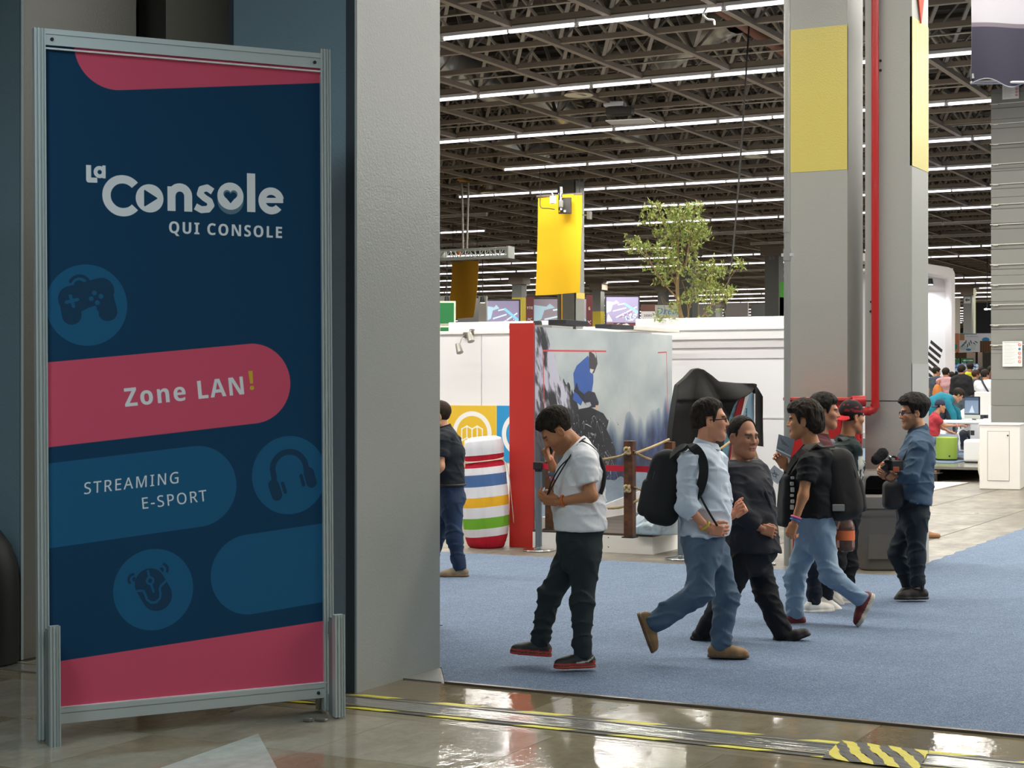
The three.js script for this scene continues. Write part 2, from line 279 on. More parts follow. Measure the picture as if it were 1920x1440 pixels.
// ---------- space frame under the roof ----------
{
  const frame = struct('ceiling_space_frame');
  const X0 = -12.15, Z0 = -24.57, S = 1.633, ctr = (x, y, z) => { const d = x * CF.x + z * CF.z, s = x * CR.x + z * CR.z; return [960 + FPX * s / d, 720 - FPX * (y - EYE) / d, d]; };
  const inView = (x, z, m) => { const [px, py, d] = ctr(x, ROOF, z); return d > 8 && px > 790 - m && px < 1900 + m && py > -700; };
  for (let k = -8; k < 88; k++) { const z = Z0 - k * S; let a = null, b = null; for (let x = -110; x < 14; x += S) if (inView(x, z, 420)) { a ??= x; b = x; } if (a !== null) part('chord', bars([[V(a - S, ROOF + .04, z), V(b + S, ROOF + .04, z), .1, .085]]), M.steel, frame); }
  for (let k = -60; k < 12; k++) { const x = X0 + k * S; let a = null, b = null; for (let z = -12; z > -168; z -= S) if (inView(x, z, 420)) { a ??= z; b = z; } if (a !== null) part('chord', bars([[V(x, ROOF, a + S), V(x, ROOF, b - S), .1, .085]]), M.steel, frame); }
  const near = [], far = [];
  for (let i = -60; i < 12; i++) for (let k = -8; k < 88; k++) {
    const x = X0 + i * S, z = Z0 - k * S; if (!inView(x, z, 160)) continue;
    const d = Math.hypot(x, z);
    for (const [sx, sz] of [[-1, -1], [-1, 1], [1, -1], [1, 1]]) (d < 62 ? near : far).push([V(x + sx * .05, ROOF + .08, z + sz * .05), V(x + sx * S * .5, ROOF + 1.3, z + sz * S * .5), .065, .03, d, x, z]);
    far.push([V(x + S / 2, ROOF + 1.3, z - S / 2), V(x + S / 2, ROOF + 1.3, z + S / 2), .09, .09], [V(x - S / 2, ROOF + 1.3, z + S / 2), V(x + S / 2, ROOF + 1.3, z + S / 2), .09, .09]);
  }
  near.sort((p, q) => p[4] - q[4]);
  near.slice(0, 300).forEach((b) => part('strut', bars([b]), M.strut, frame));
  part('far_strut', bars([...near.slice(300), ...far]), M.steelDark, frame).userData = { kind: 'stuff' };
  // gusset plates at the near nodes
}
// ---------- fluorescent rows ----------
{
  const L = 2.3, hous = bars([[V(-L / 2 + .01, .05, 0), V(L / 2 - .01, .05, 0), .11, .05]]);
  const tubeG = new THREE.CylinderGeometry(.026, .026, L / 2 - .05, 8); tubeG.rotateZ(Math.PI / 2);
  const hold = mg([bx(.035, .06, .05, -L / 2 + .02, 0, 0), bx(.03, .05, .05, 0, .01, 0), bx(.035, .06, .05, L / 2 - .02, 0, 0)]);
  const lampWhite = mat('#dcd8d4', .5), off = mat('#b9b4ad', .4), tinted = M.tubeGlow;
  let n = 0; const ONES = 'zeroth first second third fourth fifth sixth seventh eighth ninth tenth eleventh twelfth thirteenth fourteenth fifteenth sixteenth seventeenth eighteenth nineteenth twentieth'.split(' '), ordinal = (i) => i <= 20 ? ONES[i] : i === 30 ? 'thirtieth' : (i < 30 ? 'twenty-' : 'thirty-') + ONES[i % 10];
  const make = (lit) => { const o = new THREE.Group(); part('housing', hous, lampWhite, o); for (const s of [-1, 1]) { const t = part('tube', tubeG, lit ? tinted : off, o); t.position.set(s * L / 4, 0, 0); t.castShadow = false; } part('lamp_holder', hold, lampWhite, o).userData = { kind: 'stuff' }; return o; };
  const protoOn = make(true), protoOff = make(false);
  const y = ROOF - .1, r = rng(21);
  const rows = new Map([[4, [[-24.2, 10, 1], [-28.5, -25.9, 0]]], [5, [[-24.1, 10, 1], [-31, -26.6, 0]]], [6, [[-25, 8, 1], [-31, -28.6, 1], [-38, -33, 1]]], [7, [[-25.6, 8, 0], [-40, -29, 0]]]]);
  const farBoxes = [], farTubes = [];
  for (let k = -3; k < 28; k++) {
    let seen = 0; const z = ROW0 - k * ROWSTEP, segs = rows.get(k) ?? [];
    const vis = (px) => { const a = (px - 960) / FPX, d = z / (CF.z + CR.z * a); return d * (CF.x + CR.x * a); };
    let lo = k < 4 ? -22 : vis(780), hi = k < 4 ? 12 : Math.min(10, vis(1960));
    if (!segs.length) { if (k < 4) segs.push([lo, hi, 1]); else { let x = lo - r() * 3; while (x < hi) { const len = L * (3 + Math.floor(r() * 7)); segs.push([x, x + len - .1, r() < .72 ? 1 : 0]); x += len + (r() < .5 ? L * (1 + Math.floor(r() * 2)) : .02); } } }
    for (const [a, b, lit] of segs) {
      const cnt = Math.max(1, Math.round((Math.min(b, k < 4 ? 12 : hi + 2) - Math.max(a, lo - 2)) / L)), s0 = Math.max(a, lo - 2); const x00 = k < 4 ? -11.04 + Math.ceil((lo + 11.04) / L) * L + (k === 1 ? .23 : k * .37 % 1) : s0;
      for (let i = 0; i < cnt; i++) {
        const x = x00 + L * (i + .5) + .001 * i;
        if (z < -112) { farBoxes.push([V(x - L / 2, y + .05, z), V(x + L / 2, y + .05, z), .11, .05]); if (lit) farTubes.push([V(x - L / 2 + .03, y, z), V(x + L / 2 - .03, y, z), .04, .04]); continue; }
        const sx = 960 + FPX * (x * CR.x + z * CR.z) / (x * CF.x + z * CF.z), shown = k >= 0 && sx > 812 && sx < 1930; if (shown) seen++; const o = (lit ? protoOn : protoOff).clone(); o.name = numbered('strip_light'); o.position.set(x, y, z); scene.add(o); n++;
        tag(o, !shown ? 'fluorescent strip light of a roof row outside the view' : `${ordinal(seen)} strip light from the near pillar in the ${ordinal(k + 1)} roof row, ${lit ? 'glowing' : 'unlit'}`, 'light', shown ? `strip lights of roof row ${k + 1}` : 'strip lights outside the view');
      }
      if (lit) { const len = cnt * L, l = new THREE.RectAreaLight('#fffcf2', TUBE_LIGHT, len, .05); l.position.set(x00 + len / 2, y - .035, z); l.rotation.x = -Math.PI / 2; l.castShadow = true; scene.add(l); }
    }
  }
  const fs = struct('ceiling_far_lights'); part('far_housing', bars(farBoxes), lampWhite, fs).userData = { kind: 'stuff' }; part('far_tube', bars(farTubes), M.tubeGlow, fs).userData = { kind: 'stuff' };
  console.log('strip lights', n);
}
// square panel lights added out of view in the lobby ceiling to light the foreground
{
  const g = new THREE.MeshStandardMaterial({ color: '#fff', emissive: '#dfeeff', emissiveIntensity: 3 });
  for (const [x, z, nm] of [[-5.5, -3.5, 'over the sign'], [-1, -3.5, 'over the viewer'], [-5.5, 2, 'at the rear beside the left wall'], [3.5, -3.5, 'on the side away from the sign']]) {
    const t = thing('added_panel_light', `added unseen square lobby ceiling panel light ${nm}`, 'light', [x, 5.32, z]);
    part('frame', [bx(1.3, .08, .06, 0, .04, .62), bx(1.3, .08, .06, 0, .04, -.62), bx(.06, .08, 1.3, .62, .04, 0), bx(.06, .08, 1.3, -.62, .04, 0)], M.alu, t);
    part('diffuser', bx(1.2, .03, 1.2, 0, .05, 0), g, t);
    const l = new THREE.RectAreaLight('#cfe6f2', LOBBY_FILL, 1.18, 1.18); l.position.set(x, 5.3, z); l.rotation.x = -Math.PI / 2; scene.add(l);
  }
}
// ---------- sign stand in the lobby ----------
{
  const K = 600, sx = (s) => (s - .03) * K, sy = (h) => (3.5 - h) * K;
  const NAVY = '#183f5d', TEAL = '#225d82', PINK = '#d5556d', INK = '#1f3f5a', PALE = '#e6e6e6';
  const tex = canvasTex(888, 2004, (g, W, H) => {
    g.fillStyle = NAVY; g.fillRect(0, 0, W, H);
    const dot = (s, h, r, c) => { g.fillStyle = c; g.beginPath(); g.arc(sx(s), sy(h), r * K, 0, 7); g.fill(); };
    const line = (pts, w, c, cap = 'round') => { g.strokeStyle = c; g.lineWidth = w * K; g.lineCap = cap; g.lineJoin = 'round'; g.beginPath(); pts.forEach(([s, h], i) => i ? g.lineTo(sx(s), sy(h)) : g.moveTo(sx(s), sy(h))); g.stroke(); };
    const arc = (s, h, r, a, b, w, c, cap = 'butt') => { g.strokeStyle = c; g.lineWidth = w * K; g.lineCap = cap; g.beginPath(); g.arc(sx(s), sy(h), r * K, -b * Math.PI / 180, -a * Math.PI / 180); g.stroke(); };
    const poly = (pts, c) => { g.fillStyle = c; g.beginPath(); pts.forEach(([s, h], i) => i ? g.lineTo(sx(s), sy(h)) : g.moveTo(sx(s), sy(h))); g.closePath(); g.fill(); };
    const a = 5.3 * Math.PI / 180, pill = (s, h, ds, c, t = a) => line([[s, h], [s + ds, h + ds * Math.tan(t)]], .424, c);
    pill(.396, 3.512, 2, PINK, .11); pill(1.114, 1.797, -2, PINK); pill(.81, 1.262, -2, TEAL); pill(1.091, .786, 2, TEAL);
    poly([[-.1, .395], [1.7, .523], [1.7, 0], [-.1, 0]], PINK);
    dot(.24, 2.2, .206, TEAL); dot(1.318, 1.305, .21, TEAL); dot(.574, .738, .21, TEAL);
    // letters placed one by one to a given width
    const text = (str, s0, s1, h, cap, weight, c, tilt = 0, slant = 0) => {
      g.save(); g.translate(sx(s0), sy(h)); g.rotate(-tilt); g.transform(1, 0, -slant, 1, 0, 0); g.fillStyle = c; g.font = `${weight} ${cap * K / .714}px sans-serif`; g.textBaseline = 'alphabetic';
      const w = [...str].map((ch) => g.measureText(ch).width), total = w.reduce((p, q) => p + q, 0), want = (s1 - s0) * K / Math.cos(tilt), gap = (want - total) / (str.length - 1);
      let x = 0; [...str].forEach((ch, i) => { g.fillText(ch, x, 0); x += w[i] + gap; }); g.restore();
    };
    // logo drawn with round strokes
    arc(.427, 2.762, .084, 42, 318, .043, PALE);
    dot(.566, 2.755, .073, PALE); poly([[.541, 2.793], [.602, 2.757], [.541, 2.717]], NAVY); line([[.541, 2.793], [.602, 2.757], [.541, 2.717], [.541, 2.793]], .008, NAVY);
    line([[.681, 2.695], [.681, 2.822]], .043, PALE, 'butt'); arc(.726, 2.775, .044, 0, 180, .043, PALE); line([[.77, 2.776], [.77, 2.695]], .043, PALE, 'butt');
    line([[.902, 2.806], [.872, 2.824], [.842, 2.815], [.834, 2.79], [.858, 2.77], [.884, 2.755], [.893, 2.733], [.876, 2.712], [.84, 2.708], [.808, 2.724]], .036, PALE, 'butt');
    dot(.999, 2.762, .072, '#5f7c8c'); dot(.999, 2.786, .072, PALE);
    const heart = (cx, cy, r, c) => { dot(cx - r * .5, cy + r * .25, r * .55, c); dot(cx + r * .5, cy + r * .25, r * .55, c); poly([[cx - r * 1.02, cy + r * .12], [cx + r * 1.02, cy + r * .12], [cx, cy - r * 1.05]], c); };
    heart(.999, 2.788, .037, '#5f7c8c'); heart(.999, 2.782, .032, NAVY);
    line([[1.113, 2.707], [1.113, 2.912]], .046, PALE, 'butt');
    arc(1.225, 2.771, .052, 12, 322, .04, PALE); line([[1.18, 2.772], [1.292, 2.776]], .028, PALE, 'butt');
    line([[.253, 2.91], [.253, 2.834], [.297, 2.835]], .026, PALE, 'butt'); arc(.309, 2.877, .021, 0, 360, .02, PALE); line([[.331, 2.912], [.331, 2.846]], .017, PALE, 'butt');
    text('QUI CONSOLE', .662, 1.289, 2.581, .06, 'bold', PALE, -.01);
    text('Zone LAN', .43, 1.08, 1.682, .094, 'bold', PALE, a);
    text('!', 1.092, 1.13, 1.763, .1, 'bold', '#d9b23c', a);
    text('STREAMING', .216, .714, 1.242, .058, 'normal', PALE, a * .9, .1); text('E-SPORT', .512, .862, 1.155, .058, 'normal', PALE, a * .9);
    // game pad
    line([[.16, 2.23], [.315, 2.275]], .13, INK); line([[.152, 2.222], [.163, 2.15]], .1, INK); line([[.318, 2.272], [.345, 2.17]], .1, INK); poly([[.12, 2.16], [.2, 2.16], [.29, 2.21], [.36, 2.2], [.34, 2.3], [.15, 2.26]], INK); poly([[.2, 2.1], [.265, 2.185], [.3, 2.17], [.3, 2.13]], TEAL);
    line([[.137, 2.213], [.193, 2.228]], .017, TEAL); line([[.157, 2.245], [.173, 2.193]], .017, TEAL); for (const [s, h] of [[.278, 2.262], [.311, 2.246], [.262, 2.233], [.293, 2.213]]) dot(s, h, .0125, TEAL);
    arc(.205, 2.295, .052, 35, 155, .016, INK, 'round'); arc(.202, 2.298, .02, 30, 155, .014, INK, 'round');
    // headphones
    const q = -.08; arc(1.318, 1.335, .095, 0, 180, .032, INK); line([[1.223, 1.34], [1.232, 1.29]], .032, INK); line([[1.413, 1.34], [1.418, 1.31]], .032, INK);
    line([[1.228, 1.255], [1.247, 1.2]], .06, INK); line([[1.428, 1.315], [1.444, 1.262]], .06, INK); line([[1.279, 1.262], [1.294, 1.215]], .02, INK); line([[1.384, 1.3], [1.398, 1.25]], .02, INK);
    // computer mouse
    line([[.555, .77], [.592, .705]], .158, INK); line([[.545, .835], [.552, .805]], .012, TEAL); line([[.562, .765], [.573, .728]], .012, TEAL); arc(.556, .785, .017, 0, 360, .011, TEAL);
    line([[.49, .737], [.52, .735], [.531, .715], [.538, .69], [.56, .672], [.586, .672], [.607, .69], [.61, .715], [.606, .74], [.612, .755], [.637, .777]], .012, TEAL);
    arc(.47, .797, .026, 95, 220, .014, INK, 'round'); arc(.475, .797, .006, 95, 250, .013, INK, 'round'); arc(.618, .838, .03, -20, 70, .014, INK, 'round'); arc(.614, .836, .008, -20, 90, .013, INK, 'round');
  });
  const t = thing('sign_stand', 'tall aluminium framed sign stand with navy and pink event print', 'sign', [-6.12, 0, -6.55], .98098);
  t.rotation.order = 'YXZ'; t.rotation.z = .0064;
  const board = part('printed_panel', sheet(1.49, 3.345, .012), new THREE.MeshPhysicalMaterial({ map: tex, roughness: .8, specularIntensity: .25 }), t); board.position.set(.765, 1.828, 0);
  { const uv = board.geometry.attributes.uv; for (let i = 16; i < 20; i++) uv.setXY(i, uv.getX(i), uv.getY(i)); }
  part('panel_lip', bx(1.48, .008, .02, .765, 3.482, .012), mat('#e6e4e2', .4), t); part('panel_lip', bx(1.46, .008, .02, .79, .172, .012), mat('#e6e4e2', .4), t);
  const prof = (w, d, h, y0) => {                                   // grooved upright
    const s = new THREE.Shape(), a = w / 2, b = d / 2, gw = .005, gd = .011, P = [[-a, -b], [-a, b]];
    for (const x of [-.55, .1, .62]) P.push([x * a - gw, b], [x * a - gw, b - gd], [x * a + gw, b - gd], [x * a + gw, b]);
    P.push([a, b]); for (const z of [.4, -.4]) P.push([a, z * b + gw], [a - gd, z * b + gw], [a - gd, z * b - gw], [a, z * b - gw]); P.push([a, -b]);
    P.forEach(([x, y], i) => i ? s.lineTo(x, y) : s.moveTo(x, y)); const g = new THREE.ExtrudeGeometry(s, { depth: h, bevelEnabled: false }); g.rotateX(-Math.PI / 2); g.scale(1, 1, -1); const ix = g.index; g.translate(0, y0, 0);
    const p = g.toNonIndexed ? (g.index ? g.toNonIndexed() : g) : g, ar = p.attributes.position; for (let i = 0; i < ar.count; i += 3) { const x = ar.getX(i), y = ar.getY(i), z = ar.getZ(i); ar.setXYZ(i, ar.getX(i + 1), ar.getY(i + 1), ar.getZ(i + 1)); ar.setXYZ(i + 1, x, y, z); } p.computeVertexNormals(); return p;
  };
  const up = (x, h) => { const m = part('upright', prof(.056, .05, h, .02), M.alu, t); m.position.x = x; return m; };
  up(0, 3.56); up(1.532, 3.585);
  const rail = (y, name) => { const m = part(name, [bx(1.476, .026, .036, .766, y + .031, .004), bx(1.476, .05, .03, .766, y - .012, .004), bx(1.476, .006, .024, .766, y + .016, .004)], M.alu, t); for (const x of [.06, 1.47]) { const g = cyl(.009, .009, .012, 0, 0, 0, 12); g.rotateX(Math.PI / 2); g.translate(x, y - .008, .02); part('screw', g, M.dark, m); } return m; };
  rail(3.536, 'top_rail').rotation.z = .0; rail(.128, 'bottom_rail');
  const foot = (x, y1, w) => {
    const f = part('foot', prof(w, .046, y1, 0), M.alu, t); f.position.set(x, 0, .115);
    part('foot_plate', [bx(.012, y1 - .02, .05, -.02, (y1 - .02) / 2, -.05), bx(.05, .07, .07, 0, y1 - .08, -.055), bx(.05, .1, .07, 0, .06, -.055)], mat('#8d918e', .45, .4), f);
    const b = part('foot', prof(w, .046, y1 * .92, 0), M.alu, t); b.position.set(x, 0, -.13); part('foot_plate', bx(.012, y1 * .9, .06, .01, y1 * .45, .055), mat('#8d918e', .45, .4), b);
  };
  foot(.03, .6, .05); foot(1.55, .55, .056);
  // scraps of metal lying under the sign
  solo('metal_clip', [bx(.05, .02, .03, -5.26, .012, -7.62, .006), bx(.07, .014, .03, -5.2, .012, -7.66, .005)], mat('#8d8a80', .4, .6), 'small loose metal clip lying on the floor under the sign', 'clip');
}
// dark domed solid filling the dark rounded patch at the frame's edge
{
  const g = lathe([[0, 0], [.24, 0], [.26, .02], [.262, .45], [.25, .62], [.21, .76], [.14, .86], [.06, .905], [0, .91]], 40);
  const p = at(-42, 1352, 11.1); g.translate(p.x, 0, p.z); solo('domed_shape', g, mat('#121314', .55), 'black dome topped shape cut off by the picture edge behind the sign', 'bin');
}
// ---------- exhibition booth ----------
const boothZ = -21.42;
{
  const white = mat('#eceaee', .6), edge = mat('#d9d7da', .5);
  const w = thing('booth_wall', 'long white booth wall with yellow and blue icon squares behind the striped cushion', 'wall', [-10.5, 0, boothZ]);
  const P = (px, py) => onZ(px, py, boothZ).sub(w.position);
  for (const [a, b] of [[-5, -2.55], [-2.54, -1.32], [-1.31, 1.55]]) part('panel', bx(b - a - .006, 2.5, .05, (a + b) / 2, 1.27, -.03), white, w);
  part('top_rail', bx(6.6, .05, .09, -1.75, 2.53, -.02, .012), mat('#f3f1f2', .4), w); part('skirting', bx(6.6, .04, .07, -1.75, .02, -.02), edge, w);
  const y = P(840, 760), y2 = P(932, 866), b2 = P(990, 866);
  const icon = (bg, map) => (g, W, H) => {
    g.fillStyle = bg; g.fillRect(0, 0, W, H); g.strokeStyle = '#f1eff0'; g.lineWidth = W * .085; g.beginPath(); g.arc(W * .5, H * .5, W * .355, 0, 7); g.stroke();
    if (map) { g.lineWidth = W * .024; g.lineJoin = 'miter'; g.strokeRect; g.beginPath(); const X = [.29, .43, .5, .57, .71]; const L = .29, s = .105; for (let i = 0; i < 4; i++) { const x = L + i * s, u = i % 2 ? -.05 : 0, v = i % 2 ? 0 : -.05; g.moveTo(x * W, (.4 + u + .02) * H); g.lineTo((x + s) * W, (.4 + v + .02) * H); g.lineTo((x + s) * W, (.63 + v) * H); g.lineTo(x * W, (.63 + u) * H); g.closePath(); } g.stroke(); }
  };
  const yw = y2.x - y.x, yh = y.y - y2.y;
  part('yellow_square', sheet(yw, yh, .012), print(256, 256, icon('#e6bd35', true)), w).position.set(y.x + yw / 2, y2.y + yh / 2, .003);
  part('blue_square', sheet(yw, yh, .012), print(256, 256, icon('#2a93d0', false)), w).position.set(y2.x + yw / 2, y2.y + yh / 2, .003);
  // small clip lamps on the top rail
  for (const [px, py, qx, qy, nm] of [[860, 652, 872, 628, 'grey clip spotlight hanging from the booth wall top on a bent arm'], [881, 631, 884, 622, 'short grey spotlight clamped to the top rail of the booth wall']]) {
    const a = onZ(px, py, boothZ + .3), b = onZ(qx, qy, boothZ + .04); const t = thing('clip_spotlight', nm, 'light', b);
    const h = a.clone().sub(b); part('arm', tube([V(0, 0, 0), h.clone().multiplyScalar(.5).add(V(0, .05, 0)), h], .008, 12, 6), mat('#8e8a84', .4, .6), t);
    const d = V(.1, -.22, .06).normalize(); part('lamp_head', rod(h.clone().addScaledVector(d, -.06), h.clone().addScaledVector(d, .08), .035, .05, 16), mat('#9a9690', .4, .5), t); part('clamp', bx(.06, .08, .06, 0, 0, -.02, .01), mat('#77736d', .5, .4), t);
  }
  // right part of the booth: white wall with a stepped fascia
  const r = thing('booth_wall', 'white booth wall with stepped fascia beside the cloth covered kiosk', 'wall', [-6.6, 0, boothZ + .1]);
  const Q = (px, py) => onZ(px, py, boothZ + .1).sub(r.position); const xl = Q(1225, 700).x, xr = Q(1484, 700).x, W = xr - xl, xc = (xl + xr) / 2;
  const yy = (py) => Q(1360, py).y;
  part('lower_panel', bx(W, yy(783), .05, xc, yy(783) / 2, -.03), white, r); part('upper_panel', bx(W, yy(672) - yy(782), .05, xc, (yy(672) + yy(782)) / 2, -.03), white, r);
  part('seam_rail', bx(W, .018, .06, xc, yy(782.5), -.025), edge, r); part('skirting', bx(W, .1, .07, xc, .05, -.02), mat('#c9c8c9', .5), r);
  part('fascia_board', bx(W, yy(652) - yy(672), .06, xc, (yy(652) + yy(672)) / 2, -.02), mat('#e3dfe2', .6), r); part('fascia_board', bx(W, yy(636) - yy(652), .08, xc, (yy(636) + yy(652)) / 2, -.01), mat('#d8d4d6', .6), r);  // greyer board colours paint in the shadows of the steps
  part('fascia_board', bx(W, yy(618) - yy(636), .1, xc, (yy(618) + yy(636)) / 2, 0), mat('#efedee', .6), r); part('fascia_cap', bx(W, .035, .14, xc, yy(617), 0, .01), white, r);
  // white caps of the walls behind
  const c1 = onZ(853, 613, -22.6), c2 = onZ(1037, 613, -22.6); solo('white_wall', span(c1.x, c2.x, 0, c1.y + .06, -22.85, -22.4, .01), white, 'white wall rising just behind the top of the icon wall', 'wall');
  const d1 = onZ(1104, 617, -22.0), d2 = onZ(1262, 617, -22.0); solo('white_wall', span(d1.x, d2.x, 0, d1.y + .025, -22.25, -21.8, .01), white, 'white wall whose top shows just behind the mountain mural', 'wall');
  const p1 = onZ(1208, 610, -23.6), p2 = onZ(1490, 610, -23.6); solo('planter_box', [span(p1.x, p2.x, 0, p1.y + .085, -23.33, -23.27, .01), span(p1.x, p2.x, 0, p1.y + .085, -24.33, -24.27, .01), bx(p2.x - p1.x, .04, 1, (p1.x + p2.x) / 2, p1.y - .2, -23.8)], mat('#f4f2f2', .5), 'long white planter box on top of the booth holding the tree', 'planter');
}
const MURAL = [
  [[[1.2, 2.07], [1.35, 2.13], [1.41, 2.04], [1.4, 1.96], [1.5, 1.91], [1.5, 1.82], [1.46, 1.71], [1.37, 1.7], [1.26, 1.69], [1.24, 1.64], [1.16, 1.55], [0.95, 1.62], [0.99, 1.75], [0.96, 1.92], [1.05, 2.01]], '#2f559d'],
  [[[1.25, 2.07], [1.35, 2.13], [1.4, 2.09], [1.37, 2.02]], '#2c5aa8'],
  [[[1.38, 2.17], [1.5, 2.2], [1.58, 2.16], [1.62, 2.04], [1.52, 1.93], [1.46, 1.92], [1.39, 1.97], [1.38, 2.08]], '#413b40'],
  [[[1.46, 2.19], [1.53, 2.19], [1.58, 2.15], [1.57, 2.1], [1.52, 2.15], [1.45, 2.17]], '#b9b7ba'],
  [[[1.41, 1.98], [1.52, 1.97], [1.46, 1.92], [1.41, 1.94]], '#c9c7c6'],
  [[[1.05, 1.82], [1.11, 1.73], [1.26, 1.68], [1.37, 1.63], [1.24, 1.59], [1.08, 1.68], [0.97, 1.72]], '#1f2230'],
  [[[1.26, 1.69], [1.37, 1.72], [1.54, 1.7], [1.65, 1.58], [1.63, 1.53], [1.37, 1.52], [1.24, 1.59]], '#2a2a3c'],
  [[[1.28, 1.58], [1.41, 1.59], [1.45, 1.55], [1.35, 1.52]], '#a6a6ae'],
  [[[0.91, 1.37], [1.12, 1.51], [1.41, 1.53], [1.78, 1.45], [1.93, 1.35], [1.87, 1.26], [2.01, 1.13], [2.13, 1.0], [2.13, 0.84], [1.97, 0.76], [1.56, 0.89], [1.27, 0.96], [0.95, 1.23]], '#1e2026'],
  [[[1.56, 1.5], [1.9, 1.37], [1.87, 1.29], [1.63, 1.39]], '#2c2f38'],
  [[[1.56, 1.55], [1.64, 1.55], [1.63, 1.49], [1.57, 1.5]], '#c9a287'],
], MURALLINES = [
  [[[0.23, 1.44], [0.19, 2.17], [1.86, 2.19]], 5, '#c9444c'], [[[3.43, 2.2], [3.71, 2.21], [3.76, 1.43]], 4, '#c0444f'], [[[0.24, 1.47], [0.3, 0.29]], 4, '#b93a48'],
];
// mural wall: a box seen along its printed side, its end painted red
{
  const X = -8.63, Z0 = -16.85, Z1 = -20.75, LEN = Z0 - Z1;
  const t = thing('mural_wall', 'freestanding booth wall with red end and printed snow mountain mural', 'wall', [X, 0, Z0]);
  part('core', bx(.24, 2.43, LEN - .02, -.13, 1.215, -LEN / 2 - .01), mat('#e8e6e6', .6), t);
  part('red_end', bx(.3, 2.47, .03, -.15, 1.235, .005, .004), mat('#c8312a', .5), t);
  const r = rng(5);
  const art = print(1024, 640, (g, W, H) => {
    const vx = (v) => v / LEN * W, hy = (h) => H - h / 2.43 * H;
    const im = g.createImageData(W, H);
    for (let y = 0; y < H; y++) for (let x = 0; x < W; x++) {
      const v = x / W * LEN, h = (1 - y / H) * 2.43; let n = fbm(v * .9 + 3, h * 1.4, 1.5, 5), m = fbm(v * 2.5, h * 3, 8, 4); let c = [150, 161, 165]; let k = .12 + n * .95 + m * .25; c = [lerp(c[0], 208, clamp(k + .2, -.5, 1)), lerp(c[1], 211, clamp(k + .2, -.5, 1)), lerp(c[2], 211, clamp(k + .2, -.5, 1))];
      const far = 1.06 + .16 * fbm(v * 4, 1, 4, 3) + (v > 3.1 ? (v - 3.1) * .4 : 0); if (h < far + .3) { const q = clamp((far + .3 + .12 * noise3(v * 9, h * 2, 4) - h) / .4, 0, 1), e = fbm(v * 11, h * 5, 2, 4); c = [lerp(c[0], 16 + e * 60, q), lerp(c[1], 38 + e * 70, q), lerp(c[2], 84 + e * 80, q)]; }
      // steep snowy mountain on the left
      const ridge = 2.75 - v * 1.12 + .22 * fbm(v * 3.2, 0, 2, 4) + .1 * fbm(v * 11, 0, 5, 3); if (h < ridge) { const a = fbm(v * 5 + h * 3, h * 2.4 - v * 2, 3, 5), b = fbm(v * 16 + h * 9, h * 7, 6, 4); let s = a * 1.3 + b * .9; s = clamp(s * 2.2 + .5, 0, 1); const dk = clamp((1.62 - h) * 2 - v * .4, 0, .75); const L = lerp(44, 186, s * (1 - dk)); c = [L * .98, L * .97, L * 1.06]; if (v > 2.2) c = mix3(c, [90, 110, 150], .35); }
      // snow field at the foot
      const sn = .62 + .14 * fbm(v * 1.5, 0, 9, 3) + (v > 2.4 ? .1 : 0); if (h < sn) { const e = fbm(v * 3, h * 9, 7, 4) * 26; c = [142 + e, 158 + e, 176 + e]; }
      const o = (y * W + x) * 4; im.data[o] = clamp(c[0], 0, 255); im.data[o + 1] = clamp(c[1], 0, 255); im.data[o + 2] = clamp(c[2], 0, 255); im.data[o + 3] = 255;
    }
    g.putImageData(im, 0, 0);
    const poly = (pts, c) => { g.fillStyle = c; g.beginPath(); pts.forEach(([v, h], i) => i ? g.lineTo(vx(v), hy(h)) : g.moveTo(vx(v), hy(h))); g.closePath(); g.fill(); };
    const line = (pts, w, c) => { g.strokeStyle = c; g.lineWidth = w; g.lineJoin = 'round'; g.lineCap = 'butt'; g.beginPath(); pts.forEach(([v, h], i) => i ? g.lineTo(vx(v), hy(h)) : g.moveTo(vx(v), hy(h))); g.stroke(); };
    MURAL.forEach(([pts, c]) => poly(pts, c));
    g.lineCap = 'round'; for (let i = 0; i < 60; i++) { const v = .98 + r() * 1.05, h = .8 + r() * .65; g.strokeStyle = ['#8d929c', '#c9ccd4', '#0f1014', '#565b66'][i % 4]; g.lineWidth = 1 + r() * 3; g.beginPath(); g.moveTo(vx(v), hy(h)); g.quadraticCurveTo(vx(v + (r() - .5) * .2), hy(h + r() * .1), vx(v + (r() - .3) * .3), hy(h - r() * .25)); g.stroke(); }
    for (let i = 0; i < 220; i++) { const v = .9 + r() * 1.3, h = .5 + r() * .9; g.fillStyle = ['#e6e8ee', '#20222a', '#7f8794'][i % 3]; g.fillRect(vx(v), hy(h), 1 + r() * 5, 1 + r() * 3); }
    MURALLINES.forEach(([pts, w, c]) => line(pts, w, c));
    g.fillStyle = 'rgba(150,150,140,.5)'; g.fillRect(vx(2.55), 0, 2, H);
  }, .45);
  const b = part('printed_mural', sheet(LEN, 2.43, .01), art, t); b.rotation.y = Math.PI / 2; b.position.set(.005, 1.215, -LEN / 2);
  // white sweep at the foot
  const s = new THREE.Shape([[0, .3], [1.2, .3], [1.9, .38], [2.8, .47], [LEN, .56], [LEN, .21], [0, .21]].map((p) => new THREE.Vector2(...p))), g = new THREE.ExtrudeGeometry(s, { depth: .02, bevelEnabled: false }); g.rotateY(Math.PI / 2); g.translate(.01, 0, 0); part('white_sweep', g, mat('#e6e2e0', .5), t);
  part('white_plinth', bx(.12, .34, .5, .08, .17, -.27, .006), mat('#e4e0dc', .5), t);
